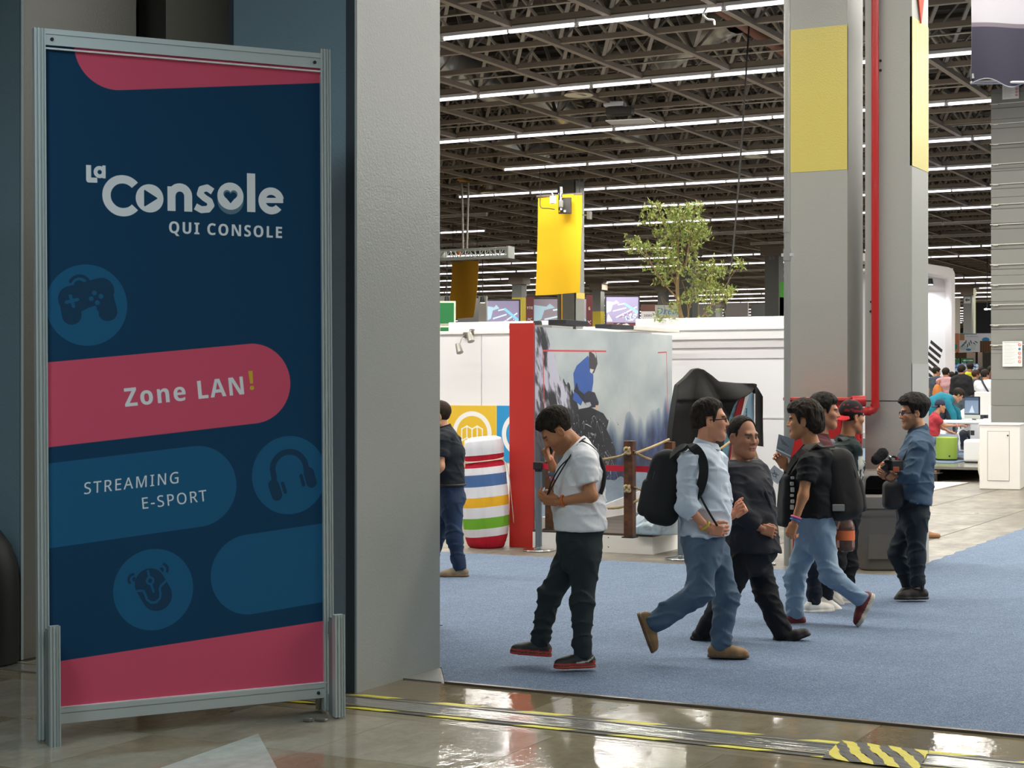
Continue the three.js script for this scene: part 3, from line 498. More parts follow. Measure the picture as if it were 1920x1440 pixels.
  // odd boards lying on top of the wall
  const onTop = (px0, px1, h, m, nm, cat) => { const a = onX(px0, 618, X - .12), c = onX(px1, 620, X - .12); solo('board_piece', bx(.22, h, Math.abs(c.z - a.z), X - .14, 2.475 + h / 2, (a.z + c.z) / 2, .004), m, nm, cat); };
  onTop(1047, 1090, .06, M.black, 'flat black board lying on the mural wall nearest its red end', 'board'); onTop(1134, 1176, .05, mat('#20242e', .5), 'flat dark blue board lying on the middle of the mural wall', 'board'); onTop(1180, 1262, .05, mat('#e2dcd2', .6), 'long pale timber lying on the far end of the mural wall', 'timber');
  const k = onX(1098, 611, X - .3); const kb = thing('white_box', 'small white box with grey lid standing behind the mural top', 'box', [k.x - .6, 0, k.z]); part('box_body', bx(.5, 2.46, .5, 0, 1.23, 0), mat('#ecebea', .5), kb); part('box_lid', bx(.58, .04, .58, 0, 2.49, 0), mat('#9b9a98', .5), kb); part('lid_knob', cyl(.05, .06, .06, -.05, 2.54, 0), M.dark, kb);
}
// ---------- deck, rope fence, stanchions ----------
const woodTex = dataTex(256, (u, v) => { const g = fbm(u * 3, v * 26, 2, 4), k = .5 + .5 * g; return [lerp(.2, .42, k), lerp(.115, .245, k), lerp(.06, .12, k)]; });
const wood = new THREE.MeshPhysicalMaterial({ map: rep(woodTex, 1, 1), roughness: .5, bumpMap: woodTex, bumpScale: .002 });
{
  const d = thing('deck', 'low white edged deck with brown boards below the mural', 'platform', [-7.9, 0, -18.4]);
  const x0 = -.71, x1 = .71, z0 = 1.63, z1 = -.75;
  part('white_side', bx(x1 - x0, .185, .03, 0, .0925, z0 - .015, .001), mat('#efedea', .5), d);
  part('white_side', bx(.03, .184, z0 - z1 - .031, x1 - .015, .0925, (z0 + z1) / 2 - .0155, .001), mat('#efedea', .5), d); part('white_side', bx(.03, .184, z0 - z1 - .031, x0 + .015, .0925, (z0 + z1) / 2 - .0155, .001), mat('#efedea', .5), d);
  const bm = ['#4f443c', '#574b42', '#483e37'].map((c) => mat(c, .6)); for (let i = 0, z = z0; z > z1; z -= .145, i++) part('deck_board', bx(x1 - x0, .025, .14, 0, .198, z - .0725, .002), bm[i * 7 % 3], d);
  for (const [x, y] of [[.2, .16], [.2, .06]]) { const g = cyl(.006, .006, .006, 0, 0, 0, 8); g.rotateX(Math.PI / 2); g.translate(x, y, z0 + .001); part('screw', g, M.dark, d); }
}
const ropeMat = new THREE.MeshPhysicalMaterial({ color: '#bba47c', roughness: .9, bumpMap: rep(texPeel, 3, 3), bumpScale: .002 });
function ropeGeo(pts, r = .014) {                                  // three strands laid around each other
  const c = new THREE.CatmullRomCurve3(pts), L = c.getLength(), n = Math.max(10, Math.round(L / .02)), out = [];
  for (let s = 0; s < 3; s++) { const q = []; for (let i = 0; i <= n; i++) { const p = c.getPointAt(i / n), t = c.getTangentAt(i / n), a = V(0, 1, 0).cross(t).normalize(), b = t.clone().cross(a), th = i / n * L / .075 * 6.283 + s * 2.094; q.push(p.addScaledVector(a, Math.cos(th) * r * .55).addScaledVector(b, Math.sin(th) * r * .55)); } out.push(tube(q, r * .62, n, 6)); }
  return mg(out);
}
{
  const post = (px, base, top, d, label) => {
    const b = at(px, base, d), h = d * (base - top) / FPX; const t = thing('rope_post', label, 'post', [b.x, .21, b.z]);
    part('post_shaft', metricUV(bx(.1, h, .1, 0, h / 2, 0, .008)), wood, t); part('foot_ring', bx(.13, .012, .13, 0, .006, 0), M.dark, t); return [t, b.y];
  };
  const dP = 17.85;
  const [a] = post(1181, 1007, 825, dP, 'dark wooden rope post at the deck front with a rope knot on top');
  const [b] = post(1256, 958, 805, 19.7, 'dark wooden rope post at the deck back beside the cloth covered kiosk');
  const [c] = post(1033, 993, 842, 18.85, 'dark wooden rope post behind the man on the phone');
  const knot = (t, y, z) => { const k = []; for (let i = 0; i <= 40; i++) { const u = i / 40 * 6.283; k.push(V(.024 * Math.sin(u * 2), y + .03 * Math.cos(u * 3), z + .018 * Math.cos(u * 5) + .004)); } part('rope_knot', tube(k, .015, 80, 6, true), ropeMat, t); };
  for (const [t, y1, y2] of [[a, .9, .51], [b, .76, .45], [c, .78, .4]]) { knot(t, y1, .062); knot(t, y2, .062); }
  const R = (pts) => pts.map(([x, y, d]) => at(x, y, d));
  solo('rope', ropeGeo(R([[1184, 846, 17.8], [1160, 856, 18.1], [1120, 862, 18.3], [1080, 858, 18.5], [1037, 846, 18.8]])), ropeMat, 'pale twisted rope running from the front post behind the white tee shirt', 'rope');
  solo('rope', ropeGeo(R([[1190, 850, 17.8], [1205, 845, 18.2], [1230, 835, 18.9], [1254, 824, 19.65]])), ropeMat, 'pale twisted rope rising from the front post to the back post', 'rope');
  solo('rope', ropeGeo(R([[1188, 846, 17.8], [1205, 856, 18], [1228, 864, 18.1], [1262, 868, 18.2], [1310, 862, 18.6]])), ropeMat, 'pale twisted rope sagging from the front post towards the black backpack', 'rope');
  solo('rope', ropeGeo(R([[1190, 914, 17.8], [1206, 919, 18], [1224, 921, 18.2], [1262, 906, 18.9], [1300, 880, 19.5]])), ropeMat, 'pale lower rope from the front post dipping behind the black backpack', 'rope');
  solo('rope', ropeGeo(R([[1140, 953, 18.1], [1165, 951, 17.95], [1190, 941, 17.8], [1210, 930, 18], [1226, 918, 18.2]])), ropeMat, 'pale lower rope curving up past the front post near the deck', 'rope');
  solo('rope', ropeGeo(R([[1340, 848, 19.4], [1356, 838, 19.5], [1376, 822, 19.7], [1392, 806, 19.9]])), ropeMat, 'short pale rope seen between the two men in front of the kiosk', 'rope');
}
{
  const grey = mat('#7f8a93', .3, .7);
  const st = (x, z, label) => {
    const t = thing('stanchion', label, 'stanchion', [x, 0, z]);
    const bg = lathe([[0, 0], [.17, 0], [.172, .01], [.165, .02], [.1, .03], [.04, .038], [.035, .05], [0, .05]], 40); part('base', bg, M.chrome, t);
    part('pole', cyl(.036, .036, .86, 0, .45, 0), grey, t); part('collar', cyl(.04, .04, .03, 0, .87, 0), M.black, t); part('belt_head', bx(.1, .085, .09, 0, .92, 0, .012), M.black, t); return t;
  };
  const s1 = ground(1010, 1033), s2 = ground(1277, 1049), s3 = V(-6.3, 0, -15.75);
  st(s1.x, s1.z, 'belt stanchion on a chrome base beside the red wall end'); st(s2.x, s2.z, 'belt stanchion mostly hidden behind the light blue shirt'); st(-5.86, -16.35, 'belt stanchion behind the man in the black tee shirt');
  const belt = (a, b, label) => { const d = b.clone().sub(a), g = bx(d.length() - .1, .062, .003); const pos = g.attributes.position; g.rotateY(-Math.atan2(d.z, d.x)); g.translate((a.x + b.x) / 2, .915, (a.z + b.z) / 2); solo('barrier_belt', g, mat('#bb1530', .6), label, 'belt'); };
  belt(s1, s2, 'red barrier belt stretched in front of the deck'); belt(s2, V(-5.86, 0, -16.35), 'red barrier belt between the covered kiosk and the fire cabinet');
}
// ---------- striped cushion, sack, snow cloth ----------
{
  const d = 19.05, b = ground(914, 1026), k = FPX / 19.05; const t = thing('striped_cushion', 'tall white cylinder cushion with coloured stripes and a tied rope', 'cushion', b, YAW);
  t.rotation.order = 'YXZ'; t.rotation.z = .045;
  const prof = [[1027, 32], [1018, 37], [1005, 40.5], [990, 43], [968, 45], [950, 45.5], [930, 44.5], [912, 43], [888, 41], [877, 38.5], [866, 35.5], [853, 37], [838, 37], [824, 34], [820, 24]];
  const rad = (y) => { for (let i = 0; i < prof.length - 1; i++) if (y <= prof[i][0] && y >= prof[i + 1][0]) return lerp(prof[i][1], prof[i + 1][1], (prof[i][0] - y) / (prof[i][0] - prof[i + 1][0])) / k; return prof[prof.length - 1][1] / k; };
  const seg = (y0, y1, c, name, bulge = 0) => {
    const P = []; for (let i = 0; i <= 8; i++) { const y = lerp(y0, y1, i / 8); P.push([rad(y) + bulge, (1027 - y) / k]); } if (y0 === 1027) P.unshift([0, 0]); if (y1 === 820) P.push([.05, .0 + 207 / k + .004], [0, 207 / k + .004]);
    const g = lathe(P, 72), p = g.attributes.position; for (let i = 0; i < p.count; i++) { const x = p.getX(i), y = p.getY(i), z = p.getZ(i), a = Math.atan2(z, x), n = fbm(Math.cos(a) * 2.2, y * 3, Math.sin(a) * 2.2, 3) * .02 + fbm(Math.cos(a) * 9 + y * 2, y * 3, Math.sin(a) * 9, 2) * .012; const s = 1 + n / Math.max(.06, Math.hypot(x, z)); p.setXYZ(i, x * s, y + (y > .02 ? x * .05 : 0), z * s); } g.computeVertexNormals(); part(name, g, mat(c, .85), t);
  };
  seg(1027, 1004, '#c41330', 'red_stripe'); seg(1004, 989, '#eceaf0', 'white_stripe'); seg(989, 969, '#76b62f', 'green_stripe'); seg(969, 949, '#eceaf0', 'white_stripe'); seg(949, 931, '#f0b423', 'yellow_stripe'); seg(931, 911, '#eceaf0', 'white_stripe'); seg(911, 889, '#4d71a6', 'blue_stripe'); seg(889, 876, '#eceaf0', 'white_stripe'); seg(876, 853, '#c41330', 'red_stripe', -.004); seg(853, 820, '#eceaf0', 'white_stripe');
  const loop = (y, tilt) => { const q = []; for (let i = 0; i <= 32; i++) { const a = i / 32 * 6.283; q.push(V(Math.cos(a) * .222, (1027 - y) / k + .02 * Math.sin(a * 1 + tilt), Math.sin(a) * .222)); } return tube(q, .006, 64, 6); };
  part('tie_rope', [loop(866, 1), loop(862, 2.4)], mat('#e6dcc0', .8), t); part('loose_rope', tube([V(.2, .96, .05), V(.24, .93, .05), V(.27, .8, .05), V(.285, .6, .03), V(.3, .3, 0), V(.31, .12, 0)], .005, 30, 5), mat('#e6dcc0', .8), t);
}
{
  const c = ground(962, 1016); const s = solo('burlap_sack', nets((x, y, z) => { const q = Math.hypot(x / .2, (y - .2) / .2, z / .2); return (q - 1) * .19 + .014 * fbm(x * 12, y * 12, z * 12, 2); }, [-.26, -.06, -.26], [.26, .46, .26], .014), mat('#8a6f45', .9), 'round brown burlap sack lying between cushion and red wall end', 'sack'); s.position.set(c.x - .02, 0, c.z - .45);
}
{
  const c = at(1230, 1000, 18.35);
  const g = nets((x, y, z) => { const r = Math.hypot(x, z); const h = .36 * Math.exp(-((x - .06) * (x - .06) * 10 + (z + .05) * (z + .05) * 8)) * (1 + .5 * fbm(x * 4, 1, z * 4, 3)) + .07 * Math.abs(noise3(x * 9 + z * 3, 2, z * 9)) - .02; return Math.max((y - h) * .75, Math.hypot(x / .34, z / .36) * .4 - .4, -y); }, [-.75, -.02, -.5], [.75, .48, .5], .014, (x, y, z) => { const v = Math.abs(fbm(x * 7, y * 7, z * 7, 3)), b = fbm(x * 3, y * 3, z * 3 + 5, 2); return mix3(mix3([.56, .62, .66], [.3, .44, .58], clamp(b + .3, 0, .8)), [.2, .21, .21], clamp(.6 - v * 6, 0, .6)); });
  solo('snow_cloth', g, new THREE.MeshPhysicalMaterial({ vertexColors: true, roughness: .8 }), 'crumpled white and blue painted cloth heaped on the deck corner', 'cloth').position.set(c.x, .212, c.z - .12);
}
// ---------- kiosk under a black cloth ----------
{
  const d = 20.6, k = FPX / d, o = at(1345, 880, d), base = V(o.x, 0, o.z); const t = thing('covered_kiosk', 'display kiosk draped in a black cloth with its red and blue side showing', 'kiosk', base, YAW);
  const q = (px, py) => [(px - 1345) / k, (880 - py) / k + (o.y)];
  const outline = [[1307, 690], [1318, 693], [1332, 703], [1345, 715], [1380, 718], [1414, 719], [1418, 722], [1408, 734], [1392, 744], [1378, 749], [1371, 760], [1362, 790], [1349, 840], [1336, 900], [1258, 900], [1254, 860], [1256, 806], [1262, 760], [1269, 722], [1285, 708], [1300, 692]].map(([x, y]) => q(x, y));
  const flap = [[1408, 721], [1416, 719], [1424, 730], [1431, 743], [1431, 780], [1433, 838], [1420, 836], [1415, 800], [1415, 733]].map(([x, y]) => q(x, y));
  const pd = (P, x, y) => { let dd = 1e9, s = 1; for (let i = 0, j = P.length - 1; i < P.length; j = i++) { const [ax, ay] = P[i], [bx0, by0] = P[j], ex = bx0 - ax, ey = by0 - ay, wx = x - ax, wy = y - ay, tt = clamp((wx * ex + wy * ey) / (ex * ex + ey * ey), 0, 1), qx = wx - ex * tt, qy = wy - ey * tt; dd = Math.min(dd, qx * qx + qy * qy); const c1 = y >= ay, c2 = y < by0, c3 = ex * wy > ey * wx; if ((c1 && c2 && c3) || (!c1 && !c2 && !c3)) s = -s; } return s * Math.sqrt(dd); };
  const [ax, ay] = q(1307, 690), folds = (x, y) => { const dy = ay - y, dx = x - ax, th = Math.atan2(dx, dy + .05), r = Math.hypot(dx, dy); return .065 * (Math.abs(Math.sin(th * 5 + .5)) * 2 - 1) * smooth(.04, .45, r) + .018 * fbm(x * 6, y * 5, 3, 3) + .12 * smooth(.1, .5, dy) - .04 * smooth(.37, .41, dy) + .08 * smooth(.0, .4, dy); };
  const cloth = new THREE.MeshPhysicalMaterial({ color: '#131212', roughness: .9, sheen: .15, sheenColor: '#55524c', sheenRoughness: .5 });
  part('black_cloth', nets((x, y, z) => Math.max(pd(outline, x, y), (z - folds(x, y) - .1) * .75, -z - .35), [-.75, o.y - .35, -.42], [.62, ay + .08, .42], .016), cloth, t);
  part('cloth_flap', nets((x, y, z) => Math.max(pd(flap, x, y), (z - .02 * Math.sin(x * 50 + y * 3) + .02) * .7, -z - .32), [.35, o.y + .1, -.38], [.62, q(0, 712)[1], .12], .014), cloth, t);
  const fl = (pts, z, m, nm, th = .03) => { const s = new THREE.Shape(pts.map(([x, y]) => new THREE.Vector2(...q(x, y)))); const g = new THREE.ExtrudeGeometry(s, { depth: th, bevelEnabled: false }); g.translate(0, 0, z - th); part(nm, g, m, t); };
  const icy = new THREE.MeshPhysicalMaterial({ map: rep(dataTex(128, (u, v) => { const n = wrapN(u, v, 5) * .5 + wrapN(u, v, 14, 3) * .4; return [.5 + n * .25, .68 + n * .2, .76 + n * .18]; }), 2.2), roughness: .5 }), ice2 = mat('#8fb3cc', .5);
  fl([[1374, 752], [1386, 746], [1362, 880], [1345, 880], [1352, 850]], -.02, icy, 'blue_front'); fl([[1386, 748], [1398, 738], [1404, 738], [1390, 780], [1376, 782]], 0, mat('#a51224', .4), 'red_stripe'); fl([[1376, 782], [1390, 781], [1378, 880], [1364, 880]], 0, mat('#8a0f20', .5), 'red_stripe_lower');
  fl([[1404, 734], [1407, 731], [1415, 739], [1415, 880], [1378, 880], [1391, 780]], -.03, ice2, 'blue_side'); fl([[1398, 740], [1404, 732], [1407, 733], [1392, 780], [1389, 780]], .008, mat('#f0eeee', .4), 'white_edge'); fl([[1414, 738], [1416, 738], [1416, 880], [1414, 880]], .004, mat('#f0e6e6', .4), 'white_edge');
  for (let i = 0; i < 5; i++) fl([[1399 + (i % 2), 766 + i * 3], [1401.5, 766 + i * 3], [1401.5, 768 + i * 3], [1399, 768 + i * 3]], -.026, M.dark, 'printed_mark', .01);
  const sp = new THREE.Shape(); part('kiosk_body', bx(.95, o.y + .2, .3, -.02, (o.y + .2) / 2, -.2, .02), mat('#6d93ad', .5), t);
  fl([[1412, 848], [1420, 846], [1440, 905], [1424, 905]], -.1, mat('#b08d62', .6), 'wooden_strut', .06);
}
// ---------- far columns of the hall ----------
const boardZ = (x0, y0, x1, y1, Z, th = .1) => { const a = onZ(x0, y0, Z), b = onZ(x1, y1, Z); return span(a.x, b.x, Math.min(a.y, b.y), Math.max(a.y, b.y), Z - th, Z); };
const letters = (str, color, bg, w = 256, h = 64, font = 'bold 44px sans-serif') => print(w, h, (g, W, H) => { g.fillStyle = bg; g.fillRect(0, 0, W, H); g.fillStyle = color; g.font = font; g.textAlign = 'center'; g.textBaseline = 'middle'; g.fillText(str, W / 2, H / 2); });
{
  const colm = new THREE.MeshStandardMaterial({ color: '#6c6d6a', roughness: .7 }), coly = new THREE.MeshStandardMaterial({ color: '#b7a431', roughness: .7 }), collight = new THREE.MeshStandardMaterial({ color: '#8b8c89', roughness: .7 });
  const col = (x0, x1, d, yel, mark, side) => {
    const a = at(x0, 560, d), b = onZ(x1, 560, a.z), w = b.x - a.x, s = struct('column_far', [(a.x + b.x) / 2, 0, a.z]);
    const hY = (py) => EYE + d * (720 - py) / FPX; const top = Math.min(7.3, 7.3);
    const y0 = yel ? hY(yel[1]) : 0, y1 = yel ? hY(yel[0]) : 0;
    if (!yel) part('shaft', bx(w, top, w, 0, top / 2, -w / 2), colm, s); else { if (y0 > .05) part('shaft_lower', bx(w, y0, w, 0, y0 / 2, -w / 2), colm, s); part('yellow_band', bx(w + .01, y1 - y0, w + .01, 0, (y0 + y1) / 2, -w / 2), coly, s); part('shaft_upper', bx(w, top - y1, w, 0, (top + y1) / 2, -w / 2), colm, s); }
    if (x0 !== 1045) part('capital', [bx(w * 1.5, .5, w * 1.5, 0, 6.95, -w / 2), bx(w * 2.1, .25, w * 2.1, 0, 7.15, -w / 2)], M.steelDark, s);
    if (mark) { const m = part('mark_plate', sheet(w * .98, w * .42, .012), letters(mark[0], '#a7a6a0', '#6c6d6a', 160, 68, '46px sans-serif'), s); m.position.set(0, hY(mark[1]), .008); if (mark[2]) { const m2 = part('mark_plate', sheet(w * .98, w * .42, .012), letters(mark[2], '#a7a6a0', '#6c6d6a', 160, 68, '46px sans-serif'), s); m2.position.set(w / 2 + .008, hY(mark[1]), -w / 2); m2.rotation.y = Math.PI / 2; } }
    return s;
  };
  col(960, 978, 85, [558, 640], ['H·4', 522, 'R E']); col(1110, 1126, 90, [584, 640], ['I·4', 537, '4 I']); col(1233, 1248, 92, null, ['J·4', 548]); col(1272, 1298, 66, null); const g5 = col(1434, 1460, 66, null, ['G·5', 484]);
  col(1337, 1350, 110, [598, 604]); const k = col(1806, 1822, 95, null, ['K', 548]);
  part('notice', sheet(.36, .36, .02), print(64, 64, (g, W, H) => { g.fillStyle = '#b9bab8'; g.fillRect(0, 0, W, H); g.fillStyle = '#4c4e4d'; g.beginPath(); g.moveTo(8, 30); g.lineTo(30, 10); g.lineTo(30, 22); g.lineTo(56, 22); g.lineTo(56, 38); g.lineTo(30, 38); g.lineTo(30, 50); g.fill(); }), k).position.set(0, EYE + 95 * (720 - 563) / FPX, .03);
  const yel = at(1302, 544, 66); part('yellow_strip', bx(.05, 2.0, .6, .0, yel.y - .0, 0), coly, struct('column_far_strip', [yel.x, 0, yel.z - .1]));
  // column behind the hanging banner
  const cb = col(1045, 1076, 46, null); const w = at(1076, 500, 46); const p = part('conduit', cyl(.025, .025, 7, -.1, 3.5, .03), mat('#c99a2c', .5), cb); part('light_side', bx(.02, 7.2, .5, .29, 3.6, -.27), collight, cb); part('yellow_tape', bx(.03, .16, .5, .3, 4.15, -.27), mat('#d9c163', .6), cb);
  const rp = at(1462, 540, 66); solo('fire_pipe', rod(V(rp.x, .2, rp.z), V(rp.x, 6.4, rp.z), .045), mat('#8f1f24', .5), 'thin red fire pipe beside the far column marked with a letter and five', 'pipe');
}
// ---------- hanging banners, truss, projector ----------
{
  const yb = (x0, y0, x1, y1, d, color, label, bend) => {
    const a = at(x0, y0, d), b = onZ(x1, y0, a.z), w = b.x - a.x, h = d * (y1 - y0) / FPX; const t = thing('hanging_banner', label, 'banner', [(a.x + b.x) / 2, a.y - h, a.z]);
    const g = new THREE.BoxGeometry(w, h, .02, 12, 16, 1), p = g.attributes.position; for (let i = 0; i < p.count; i++) { const u = p.getX(i) / w, v = p.getY(i) / h; p.setZ(i, p.getZ(i) + .03 * Math.sin(u * 5 + v * 2) + bend * (.5 - v) * (.5 - v)); p.setY(i, p.getY(i) + (v < 0 ? .04 * Math.sin(u * 3) * -v : 0) + h / 2); } g.computeVertexNormals();
    part('cloth', g, new THREE.MeshPhysicalMaterial({ color, roughness: .8, transmission: .0, bumpMap: rep(texCarpetB, 3), bumpScale: .002 }), t); part('top_bar', bx(w + .04, .05, .05, 0, h, 0), mat('#77736a', .5, .4), t);
    part('hanging_wire', bars([[V(-w * .45, h, 0), V(-w * .45, ROOF - (a.y - h), 0), .012, .012]]), M.dark, t); part('hanging_wire', bars([[V(w * .45, h, 0), V(w * .45, ROOF - (a.y - h), 0), .012, .012]]), M.dark, t); return t;
  };
  yb(1008, 368, 1091, 553, 43.5, '#e9b915', 'bright yellow hanging banner in front of a grey column', .1); yb(847, 490, 897, 598, 58, '#b07f0c', 'dull dark yellow hanging banner below the lighting truss', .3);
  const d = 42.8, sp = at(1055, 382, d); const pj = thing('ceiling_speaker', 'dark boxed speaker on a steel pole hung before the yellow banner', 'speaker', sp, YAW * .6); const u = d / FPX;
  part('back_plate', bx(24 * u, 30 * u, .1, 3 * u, -3 * u, -.1, .01), mat('#3c3836', .5), pj); part('pole', cyl(.05, .05, 44 * u, -4 * u, 10 * u, 0, 12), M.chrome, pj); part('driver_box', bx(8 * u, 14 * u, .16, -2 * u, -1 * u, .08, .02), mat('#8d8a88', .4, .4), pj); part('label_plate', bx(4 * u, 4 * u, .02, 4 * u, -14 * u, 0), M.white, pj); part('yellow_plate', bx(3 * u, 4 * u, .02, -6 * u, -14 * u, 0), mat('#d7a11c', .5), pj);
  const wb = at(1037, 375, 42.6); const wx = thing('junction_box', 'small white junction box hanging by a cable before the yellow banner', 'box', wb, YAW * .6); part('box_body', bx(12 * u, 14 * u, .1, 0, 0, 0, .02), mat('#f4f2f2', .4), wx); part('cable', tube([V(0, 7 * u, 0), V(-.02, 12 * u, 0), V(-.06, 17 * u, 0)], .012, 10, 6), M.white, wx); part('loop_cable', tube([V(-21 * u, 18 * u, .04), V(-24 * u, 0, .04), V(-22 * u, -14 * u, .06), V(-8 * u, -16 * u, .06), V(4 * u, -18 * u, .06)], .012, 30, 6), M.dark, wx);
  const cs = at(1101, 404, 43.5); const cc = thing('ceiling_speaker', 'small grey speaker sticking out beside the yellow banner edge', 'speaker', cs); part('arm', rod(V(-.16, .02, 0), V(.03, 0, 0), .02), M.alu, cc); part('box_body', bx(.09, .2, .14, .06, 0, 0, .01), mat('#8f8d88', .5), cc);
  // lighting truss
  const a = at(790, 480, 47), b = onZ(955, 480, a.z), L = b.x - a.x, t = thing('lighting_truss', 'silver aluminium box truss hung under the roof beside the near pillar', 'truss', [(a.x + b.x) / 2, a.y, a.z]); const h = .115;
  const ch = (y, z) => part('chord', rod(V(-L / 2, y, z), V(L / 2, y, z), .028), M.alu, t); ch(h, .13); ch(h, -.13); ch(-h, .13); ch(-h, -.13);
  const br = []; for (let i = 0; i < 9; i++) { const x0 = -L / 2 + L * i / 9, x1 = x0 + L / 9; for (const z of [.13, -.13]) br.push(rod(V(x0 + .04, i % 2 ? h : -h, z), V(x1 - .08, i % 2 ? -h : h, z), .016, .016, 6), rod(V(x1 - .06, h, z), V(x1 - .06, -h, z), .016, .016, 6)); } br.forEach((g) => part('brace', g, M.alu, t));
  part('end_plate', bx(.07, .32, .36, L / 2 + .03, 0, 0, .01), M.alu, t); for (const px of [888, 897]) { const q = at(px, 450, 46.9); part('hanger_pole', rod(V(q.x - t.position.x, h, 0), V(q.x - t.position.x + (px - 892) * .01, ROOF - t.position.y, 0), .03), mat('#a9a49a', .5, .3), t); }
  const cx = at(833, 450, 46.9); part('hanger_wire', rod(V(cx.x - t.position.x, h, 0), V(cx.x - t.position.x, ROOF - t.position.y, 0), .01, .01, 6), M.dark, t); part('truss_lamp', bx(.14, .2, .2, cx.x - t.position.x + .1, 0, 0, .03), M.white, t); part('orange_lamp', bx(.05, .09, .06, onZ(865, 480, a.z).x - t.position.x, .02, .13), mat('#d9731c', .5), t);
}
// ---------- screens, sign boards and walls far behind ----------
{
  const film = (seed, warm) => (g, W, H) => {
    const r = rng(seed); g.fillStyle = warm ? '#8f8590' : '#8a82a0'; g.fillRect(0, 0, W, H); g.fillStyle = '#a9c6d8'; g.beginPath(); g.moveTo(0, H * .16); g.lineTo(W * .24, H * .2); g.lineTo(W * .3, H * .12); g.lineTo(W * .4, H * .23); g.lineTo(W * .2, H * .3); g.lineTo(W * .14, H * .55); g.lineTo(0, H * .62); g.fill();
    g.strokeStyle = '#c6e2ee'; g.lineWidth = H * .045; for (const [x0, y0, x1, y1] of [[.2, .55, .62, .42], [.3, .8, .95, .38], [.36, .3, .6, .25]]) { g.beginPath(); g.moveTo(x0 * W, y0 * H); g.lineTo(x1 * W, y1 * H); g.stroke(); } g.strokeStyle = '#7fc0d8'; g.lineWidth = H * .09; g.beginPath(); g.moveTo(W * .56, H * .25); g.lineTo(W * .98, H * .6); g.stroke(); g.strokeStyle = '#8c3f55'; g.lineWidth = H * .02; g.beginPath(); g.moveTo(W * .4, H * .8); g.lineTo(W * .82, H * .56); g.stroke();
    for (let i = 0; i < 60; i++) { g.fillStyle = ['#d8e6f0', '#5f6680', '#b6d2e0'][i % 3]; g.fillRect(W * (.5 + r() * .45), H * (.55 + r() * .35), W * .012 + r() * W * .04, H * .02 + r() * H * .03); } g.strokeStyle = '#dfe8f2'; g.lineWidth = H * .02; for (let i = 0; i < 6; i++) { g.beginPath(); g.moveTo(W * (.02 + i * .03), H * .95); g.lineTo(W * (.06 + i * .02), H * (.66 + i * .04)); g.stroke(); }
  };
  const screen = (x0, y0, x1, y1, d, label, seed, glow, rr = 0) => {
    const a = at(x0, y0, d), b = at(x1, y1, d), c = a.clone().add(b).multiplyScalar(.5), w = d * (x1 - x0) / FPX, h = d * (y1 - y0) / FPX, t = thing('projection_screen', label, 'screen', c, YAW);
    const tx = canvasTex(256, 192, film(seed, rr)); part('screen_frame', bx(w + .14, h + .14, .08, 0, 0, -.06, .02), mat('#141420', .5), t); part('screen_stand', bx(.2, c.y - h / 2, .2, 0, -c.y / 2 - h / 4, -.22), M.dark, t);
    part('screen_image', sheet(w, h, .02), new THREE.MeshStandardMaterial({ map: tx, emissiveMap: tx, emissive: '#ffffff', emissiveIntensity: glow, roughness: .9 }), t);
    const l = new THREE.RectAreaLight('#b9c4ff', .8, w, h); l.position.copy(c).addScaledVector(CF, -.05); l.rotation.y = YAW + Math.PI; scene.add(l); return t;
  };
  screen(912, 564, 973, 625, 80, 'projection screen showing a pale blue film left of the yellow footed column', 3, .4); screen(1001, 561, 1100, 630, 80, 'wide dim projection screen behind the column below the yellow banner', 4, .15, 1); screen(1137, 557, 1197, 605, 80, 'bright projection screen showing machinery just left of the tree', 3, .55);
  const maroon = mat('#4f1f20', .7);
  const pan = (x0, y0, x1, y1, d, m, label, cat = 'panel', nm = 'display_panel') => { const a = at(x0, y0, d), z = a.z, lo2 = onZ(x0, y0, z), hi2 = onZ(x1, y1, z), g = span(lo2.x, hi2.x, 0, lo2.y, z - .15, z); return solo(nm, g, m, label, cat); };
  const sgn = (x0, y0, x1, y1, d, m, label, nm = 'sign_board') => { const a = at(x0, y0, d), b = at(x1, y1, d), w = d * (x1 - x0) / FPX, h = d * (y1 - y0) / FPX; const c = a.clone().add(b).multiplyScalar(.5), o = thing(nm, label, 'sign', [c.x, 0, c.z], YAW); part('sign_face', sheet(w, h, .06), m, o).position.y = c.y; part('support', bx(.08, c.y - h / 2, .05, 0, (c.y - h / 2) / 2, -.06), M.dark, o); return o; };
  const vert = (txt) => print(64, 256, (g, W, H) => { g.fillStyle = '#5a2325'; g.fillRect(0, 0, W, H); g.fillStyle = '#cbbdbb'; g.font = 'bold 30px sans-serif'; g.textAlign = 'center'; g.fillText(txt, W / 2, H * .42); g.beginPath(); g.strokeStyle = '#cbbdbb'; g.lineWidth = 4; g.moveTo(12, H * .78); g.lineTo(50, H * .72); g.moveTo(16, H * .72); g.lineTo(46, H * .82); g.stroke(); });
  sgn(986, 556, 1001, 612, 79.5, vert('YTE'), 'dark red booth strip with pale lettering behind the yellow footed column'); sgn(1099, 553, 1111, 620, 79.5, vert('G'), 'dark red booth strip with pale lettering right of the wide dim screen');
  sgn(1137, 606, 1204, 640, 79, print(128, 64, (g, W, H) => { g.fillStyle = '#6a2e28'; g.fillRect(0, 0, W, H); g.fillStyle = '#c9653a'; g.fillRect(0, 0, 26, 30); g.strokeStyle = '#e4d8d0'; g.lineWidth = 3; g.beginPath(); g.arc(W * .45, H * .5, 34, 3.4, 6); g.stroke(); g.fillStyle = '#f0eae6'; g.fillRect(58, 3, 18, 4); g.font = 'bold 16px sans-serif'; g.fillText('7Tek', 78, 22); }), 'dark red sign with white letters under the bright projection screen');
